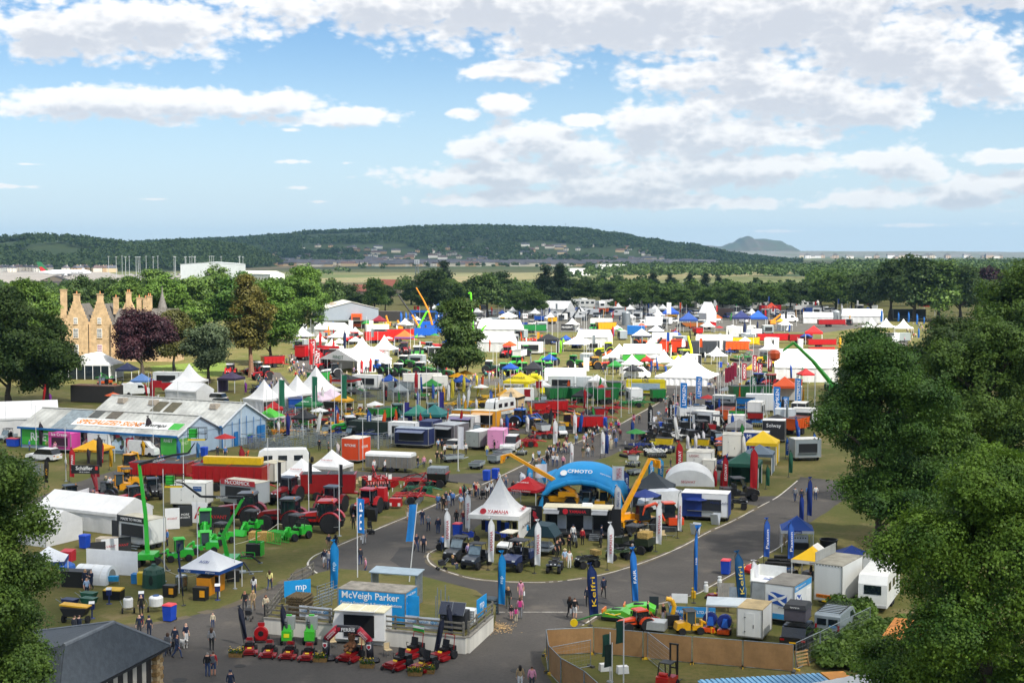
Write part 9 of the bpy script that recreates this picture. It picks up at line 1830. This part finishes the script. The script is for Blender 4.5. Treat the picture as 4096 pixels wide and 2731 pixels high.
for i in range(40):house(hr.uniform(2750,4000),hr.uniform(6800,7600),26,36,hr.choice((14,18,24)),['d8d2c8','c8b8a0','b8a088','e4e2de'][i%4],'6a6460','pale block of the distant city','blocks of the distant city')
t=thing('airliner','white airliner with a green and red tail on the apron','aircraft',A(262,1108),0);al=62;B().lathe([(0,-al/2),(2.2,-al/2+3),(3.0,-al/2+8),(3.0,al/2-18),(1.6,al/2-6),(.4,al/2)],16,(0,0,5.5),ax='x').o('fuselage',M('e4e6e8',.4),t,rot=(0,0,math.pi));B().prism([(-al/2+1,7),(-al/2-3,18),(-al/2+2,18),(-al/2+11,7.5)],-.4,.4).o('tail_fin',M('2a6a40',.4),t);B().prism([(-al/2+2,7),(-al/2+.2,12),(-al/2+3.2,12),(-al/2+9,7.5)],-.5,.5).o('tail_stripe',M('c02028',.4),t)
B().prism([(-8,-3),(8,-3),(-6,-30),(-10,-30)],4.2,4.8,ax='z').o('wing',M('d4d8da',.4),t);B().prism([(-8,3),(8,3),(-6,30),(-10,30)],4.2,4.8,ax='z').o('wing',M('d4d8da',.4),t);[B().lathe([(1.5,-3),(1.7,0),(1.1,3)],12,(2,s*10,2.8),ax='x').o('engine',M('d0d4d8',.4),t)for s in(-1,1)];text(t,'Emirates',(15,-3.1,6.2),M('3a3028',.5),w=14);[B().cyl((x,0,0),(x,0,3),.6).o('undercarriage',BLACK,t)for x in(-4,0,24)]
for i in range(26):o=B().cyl((0,0,0),(0,0,24),.35,.2,5).box((0,0,24),(2.4,.6,.5)).o('light_mast',M('a8acac',.5));o.location=A(hr.uniform(380,1000),hr.uniform(1095,1120));tag(o,'tall grey light mast beside the airport apron','lamp post','light masts of the airport')
for i in range(70):put('car',1,0,600,0,'parked car in the airport car park',['c8ccd0','8a9098','3a4450','e0e2e4','6a2a2a'][i%5],4.5,1.85,1.6,group='cars in the airport car park').location=A(hr.uniform(500,930),hr.uniform(1098,1124),.4)
for i in range(34):
 o=put('caravan',1,0,600,hr.choice((80,95,10)),'white caravan parked among the belt of trees',2.4,7.0,3.0,['e8e8e4','dcdcd6'][i%2],None,group='caravans behind the show');o.location=A(2200+i*32+hr.uniform(-14,14),hr.uniform(1226,1240));o.scale=(1.3,1.3,1.3)
for i in range(46):
 o=put(hr.choice(('car','van','car')),1,0,600,hr.choice((80,95,10,-85)),'vehicle parked at the back of the show',['e8e8e6','d8dadc','8a9098','30343a','2a4a90','e4e4e2'][i%6],group='vehicles parked at the back');o.location=A(2180+i*26+hr.uniform(-10,10),hr.uniform(1246,1275));o.scale=(1.25,1.25,1.25)
for px,yb,yt,lab,lx in((1930,1150,1000,'phone mast tower beyond the sycamore',1),(2262,940,900,'slim transmitter mast on the ridge of the hill',0)):
 if lx:p,m_=at(1668,1190);h_=24
 else:p=Vector(((2262-2048)*5200/FPX,5200,CAMH+(YHOR-934)*5200/FPX));h_=36
 t=thing('mast_tower',lab,'mast',p);[B().cyl((a,b_,0),(a*.4,b_*.4,h_),.35,.2,5).o('leg',GALV,t)for a in(-1.4,1.4)for b_ in(-1.4,1.4)];[B().box((0,0,h_*k/8),(2.2-k*.18,2.2-k*.18,.3)).o('brace',GALV,t)for k in range(1,8)];B().box((0,0,h_-1),(3.2,1.2,3)if lx else(.8,.8,4)).o('antenna',M('c8ccd0',.5),t)
b=B()
for i in range(2600):
 v=hr.random()**1.5*.42;d_=2950+2350*v;px=hr.uniform(300,2850);h_=max(0,HF['hill2'][0]((px-2048)*d_/FPX,(d_-3700)/1500)-2)if d_>3700 else 0;w=hr.uniform(8,30);k=hr.choice((5,6,8));x=(px-2048)*d_/FPX
 if math.sin(px*.012+v*22)<-.3:continue
 b.box((x,d_,h_+k/2),(w,9,k),mi=i%4);b.prism([(-5.5+d_,h_+k),(5.5+d_,h_+k),(d_,h_+k+3.5)],x-w/2,x+w/2,mi=4+i%2,ax='x')
o=b.o('town_roofs',[M(c,.8)for c in WC[:4]+RC[:2]]);struct(o,'stuff');o['label']='dense rows of houses of the town below the long hill';o['category']='town'
# ------------------------------------------------------------------ people
PAL={'k':('17181c','black'),'n':('1c2740','navy'),'w':('dcdcda','white'),'g':('85888c','grey'),'b':('4a78b8','blue'),'j':('33456a','denim'),'c':('cfc2a4','cream'),'r':('641a24','maroon'),'p':('d08ca4','pink'),'y':('ddd488','yellow'),'e':('a38c68','beige'),'o':('474d36','olive'),'t':('2a857c','teal'),'l':('b0a0cc','lilac'),'d':('383a40','dark grey'),'h':('b82830','red'),'s':('9fb8d4','pale blue')}
HA=['dark','brown','grey','fair','bald','cap','hat'];POSE={'w':'walk','W':'stride','t':'talk','p':'push','z':'sit','s':'stand'}
def folk(where,c,txt,z=0.0):
 for q in txt.split():
  x,y,f,s=q.split(',');a,b,*fl=s;fl=''.join(fl);ch='C' in fl;hs=[int(i)for i in fl if i.isdigit()];ps=[i for i in fl if i in POSE]
  nm=('child' if ch else 'person')+' in '+PAL[a][1]+' and '+PAL[b][1]+(' shorts' if 'H' in fl else '')+(' with backpack' if 'P' in fl else ' with a bag' if 'B' in fl else '')+' '+where
  p=Q(c,float(x),float(y),z)
  if 'z' in ps:p.z-=.45
  person(p,float(f),PAL[a][0],PAL[b][0],nm,POSE[ps[0]]if ps else 'stand',HA[hs[0]]if hs else 'brown','S' not in fl,'H' in fl,1.22 if ch else 1.74,bag='pack' if 'P' in fl else 'e4e4e2' if 'B' in fl else None,long='L' in fl)
folk('left of the fencing plot',6,'178,885,0,kdp0 252,880,0,eeps3L 368,925,10,ckt1L 258,748,180,wjw0LS 402,690,175,yjw1LS 930,345,30,netS 992,352,180,nj0L 893,490,10,nwHLBw 930,505,10,gjwB0')
folk('behind the two blue bannered masts',6,'1213,470,180,djw 1260,568,-80,pjs2S 1150,152,0,kk5 1197,190,20,cp3L 1247,282,180,gwwBS')
folk('walking on the road left of the island',6,'1767,112,180,njwS 1822,168,175,gnw2S 1911,182,180,nnw2 1716,345,20,njWS 1779,358,10,nk0S 1642,72,0,ewHL 1690,74,0,neS 1952,350,180,bn')
folk('sitting on the grass at the island tip',6,'2042,500,60,kjzL3')
folk('on the grass among the plastic tanks',5,'765,682,20,nnLt3 820,688,-30,nn2t 778,762,40,sn2S 1266,922,10,kk1 1272,1035,10,nhHCw 1500,300,-60,bn4')
folk('on the tarmac beside the slate roof',5,'1250,1110,0,nd 1337,1125,180,nn5S 1505,1282,180,gnPwLS 1588,1302,70,njW1 1570,1225,180,nd 1667,1192,60,nwH4S 1908,1032,0,cjC1 1897,1235,180,gkL1 1860,1470,175,kj2 1912,1462,178,hjPHS 2066,1640,20,nn5 668,1120,150,dn 710,1115,150,nd')
folk('behind the blue feather flag',7,'408,848,0,kowL3 522,785,0,ppHBL1S 438,958,10,kpHCLP 480,978,175,pcCPL 516,948,180,pgPL')
folk('crossing beside the navy lettered flag',7,'962,938,150,kkwL 1006,950,165,kwHB1S 1122,842,0,nk4 1186,752,0,nkC1w 1264,758,10,nk5W')
folk('walking at the bottom edge',7,'517,1590,180,ewL0 622,1600,180,pd1')
folk('at the motorcycle stand',7,'1520,438,-60,njL2B 916,488,20,se6S 957,502,10,ww1S 872,385,20,kkt2S 846,405,40,kk0S 957,350,-30,kkt 1075,290,150,hk2 992,260,10,wn5 1245,265,100,nn5 52,432,160,lj4S 1065,170,-100,nhHS 420,175,0,og3 495,350,60,nk 440,350,-40,kj')
folk('under the lime beside the avenue',4,'1187,572,180,gjw 1246,586,175,dk 1305,560,180,bj 1372,560,178,wjS 1090,975,90,ce')
folk('beside the grey pressure washers',4,'876,1352,60,kk4 930,1355,-60,kk1 1330,1290,-90,kd')
folk('among the orchard machines',7,'1660,980,90,kk 1800,1000,-60,kw1S 1858,930,60,gj2')
folk('on the road behind the white pagoda',3,'210,648,180,sewS2 55,658,180,kkw2 5,640,178,bjw6 240,545,180,kjPL 335,532,-20,newS4 400,548,0,kkC1 447,548,180,wkL1S 482,512,175,wj3L 612,452,10,gjS 680,512,0,kjwL1 170,788,0,kkL 230,792,10,rjt2 4,860,180,nj2 880,310,0,oe6 985,250,150,kkL 950,260,0,rkC 1035,258,0,wjLw 1070,260,10,wjL3 1126,272,0,pnw2 1180,138,100,sgS 1132,138,0,nj')
folk('strolling along the avenue','f','1975,492,178,sn2S 1870,546,40,weCS 1693,622,20,wgS 1860,680,175,oe2 1912,640,180,kkS 1970,665,170,egLS 1920,680,178,wg2 2187,585,0,ccL3 2246,560,10,bjL 2225,455,175,lkP 2297,468,160,rd2 2020,362,0,nnHC 2040,388,170,wnC 2135,356,180,nkC 2250,352,170,rdP 2278,365,175,pdHP 2150,560,10,wjL 2170,520,0,ws3L')
folk('beside the black buggies on the avenue','g','100,552,178,phHL 164,552,178,edP 140,732,170,kd 170,748,175,bh 240,782,160,kk 742,452,150,nk 570,462,178,kkS 550,405,0,kj 592,405,10,pk 747,288,178,hkS 787,288,178,ojP 602,322,0,kkS 556,312,10,nd 668,312,0,nn 955,196,178,wnS 1038,232,178,njSB 1112,212,170,ngHS 1026,92,0,rk 462,342,-40,twLHS 1450,1130,70,oj 520,1090,90,dg')
folk('at the sheds on the left',1,'1950,738,178,dd2 2020,745,0,bnS 1203,925,20,se2S 950,1030,10,oj6 985,1035,20,wj0S 1045,1010,40,bj2S 590,850,120,wk1 835,1155,20,kk 1455,820,0,bg2 1430,830,170,sk4 265,680,90,bj2 180,520,0,wk 545,690,20,sj 575,690,0,eg4 495,700,30,pwL 100,590,160,sj2')
folk('among the trailers and pens','n','510,680,175,kk 325,520,100,nk 355,540,-60,sn 465,530,150,kwS 100,650,60,yjL 685,740,20,kd 590,700,90,ok 1000,870,30,wg 1100,870,60,wn 1175,870,30,wkS 1278,870,40,bj6S 600,500,0,kw 685,450,178,sg 720,440,170,kp')
folk('around the horse trailers','o','342,720,30,snS2 375,720,-30,nk 400,770,60,wk2 487,760,170,wn 333,830,10,kkS 370,840,40,kk 273,870,0,wnC 590,760,20,wk 780,770,20,ybL 845,730,-60,ko5 50,890,60,bj 160,880,60,kj 215,880,20,pn 505,220,178,gn 600,200,170,ng 630,190,10,sd 320,260,178,twL 400,270,175,nk')
prnd=random.Random(21)
MASS=[]
def crowd(where,c,n,x0,y0,x1,y1,w):
 for i in range(n):
  t_=prnd.random();x,y=x0+(x1-x0)*t_+prnd.uniform(-w,w),y0+(y1-y0)*t_+prnd.uniform(-w,w)*.6
  if c not in('f',3,'n')and 'upper' not in where:MASS.append((Q(c,x,y),prnd.uniform(0,6.28)));continue
  folk(where,c,'%.0f,%.0f,%d,%s%s%s%d'%(x,y,prnd.choice((0,10,175,180,60,-60)),prnd.choice('knwgbcrpswwdsht'),prnd.choice('kjjnedg'),prnd.choice(('w','W','s','wS','SH','L','P')),prnd.randrange(5)))
crowd('on the crowded lane by the red flags','b',34,560,790,740,985,60);crowd('on the sunlit cross lane','d',24,720,1020,850,780,70);crowd('on the crowded far right avenue','e',26,1130,990,1230,700,60);crowd('before the green tractors','c',16,540,980,1000,1010,30);crowd('around the sunlit tents','k',20,100,690,1150,700,40);crowd('around the stalls at the back','k',22,950,200,1300,230,60);crowd('before the open fronted tent','b',12,1160,950,1440,900,40);crowd('on the lawn under the trees','h',10,1700,640,2330,640,30);crowd('behind the pagoda row','b',12,300,1010,520,1060,40);crowd('on the lane before the lettered sign','c',12,300,1020,560,1000,30);crowd('on the main avenue','f',26,1300,760,2300,300,70);crowd('on the upper avenue','d',22,60,1400,620,1060,60);crowd('at the road junction',3,16,60,640,640,420,60);crowd('among the shaded stands','n',22,80,470,1200,440,60);crowd('at the far right stands','m',16,1060,300,1240,350,50)
# the farthest visitors, past the first three hundred, are one crowd
PK=list(PAL);cm_=[SKIN[1],M('2a2320',.6),HAIR['brown'],HAIR['grey']]+[cloth(PAL[k][0])for k in PK];VV,FF,MM=[],[],[];bodies={k:(np.array([v.co[:]for v in m.vertices]),[tuple(p.vertices)for p in m.polygons],[p.material_index for p in m.polygons])for k,m in BODY.items()if k in('stand','walk','stride')}
for p,a in MASS:
 v,f,mi=bodies[prnd.choice(list(bodies))];o_=sum(map(len,VV));c_,s_=math.cos(a),math.sin(a);k=prnd.uniform(.93,1.05);VV.append(np.stack([v[:,0]*c_-v[:,1]*s_,v[:,0]*s_+v[:,1]*c_,v[:,2]],1)*k+np.array(p[:]));FF+=[tuple(i+o_ for i in q)for q in f]
 t1,t2=4+prnd.randrange(17),4+PK.index(prnd.choice('kjned'));mp_=[0,t1,prnd.choice((t1,0)),t2,t2,1,prnd.choice((2,3))];MM+=[mp_[i]for i in mi]
b=B();b.v,b.f,b.m=np.concatenate(VV).tolist(),FF,MM;o=b.o('crowd',cm_,smooth_=True);struct(o,'stuff');o['label']='far crowd of visitors on the sunlit lanes';o['category']='crowd'
def pram(label,p,rz):
 t=thing('pram',label,'pram',p,rz);B().prism([(-.3,.45),(-.35,.85),(.1,.95),(.35,.6),(.3,.42)],-.22,.22,ax='x').o('seat',M('1c1d22',.7),t);B().tube([(-.22,.2,.6),(-.22,.62,1.0),(.22,.62,1.0),(.22,.2,.6)],.02).tube([(0,-.45,.15),(0,.35,.55)],.025).o('frame',GALV,t)
 for x,y in((-.26,-.42),(.26,-.42),(-.28,.3),(.28,.3)):B().lathe([(.13,-.025),(.13,.025)],12,(x,y,.13),ax='x').o('wheel',TYRE,t)
pram('black twin pram pushed by the couple in dark jacket',Q(6,212,960),0);pram('grey pram parked at the island tip',Q(6,1945,510),-70);pram('black pram beside the mobility scooter path',Q(3,405,550),20);pram('pram pushed by the pair beside the slate roof',Q(5,1545,1245),0);pram('pram on the lane beside the drills',Q('n',410,530),30)
t=thing('mobility_scooter','black mobility scooter riding behind the poster stand','scooter',Q(6,1305,185),20);B().box((0,0,.3),(.55,1.1,.2)).box((0,.3,.65),(.45,.4,.12)).box((0,.5,.95),(.45,.1,.55)).o('body',BLACK,t);B().tube([(0,-.45,.4),(0,-.35,1.0)],.04).o('tiller',BLACK,t);[wheel(t,x,y,.16,.1,'888888',False,10)for x in(-.25,.25)for y in(-.4,.4)]
# a spaniel on the tarmac
d_=ob('dog',m2,None,Q(5,1645,1210),(0,0,R(40)),(1.15,)*3);tag(d_,'white spaniel with dark ears on a lead beside the bald man','dog');[B().box((s*.09,-.47,.56),(.03,.08,.16)).o('ear',M('2a2420',.9),d_)for s in(-1,1)]
# ------------------------------------------------------------------ haze over the plain
b=B();b.box((0,6300,120),(32600,13600,243))
hzm=bpy.data.materials.new('haze');hzm.use_nodes=True;t=hzm.node_tree;t.nodes.clear()
pv=nd(t,'ShaderNodeVolumePrincipled');pv.inputs['Color'].default_value=(.42,.72,1.0,1);pv.inputs['Density'].default_value=5.6e-5;pv.inputs['Anisotropy'].default_value=.2
oo=nd(t,'ShaderNodeOutputMaterial');t.links.new(pv.outputs[0],oo.inputs['Volume'])
hb=b.o('haze',hzm);struct(hb,'stuff');hb['label']='thin blue haze over the plain';hb['category']='haze'
# ------------------------------------------------------------------ things that would share a label are told apart by their place
def settle_labels():
 from collections import defaultdict
 gr=defaultdict(list)
 for o in bpy.data.objects:
  if o.parent is None and 'category' in o and 'label' in o:gr[o['label']].append(o)
 for lab,l in gr.items():
  if len(l)<2 or(len(l)>40 and l[0].get('group')):continue
  l.sort(key=lambda o:o.location.x/max(1,o.location.y))
  for i,o in enumerate(l):
   if i==0:w='leftmost of them'
   elif i==len(l)-1:w='rightmost of them'
   elif i<len(ORD):w=ORD[i]+' from left'
   else:w=(ORD[len(l)-1-i]+' from right')if len(l)-1-i<len(ORD)else 'number %d from left'%(i+1)
   o['label']=lab+', '+w
settle_labels()
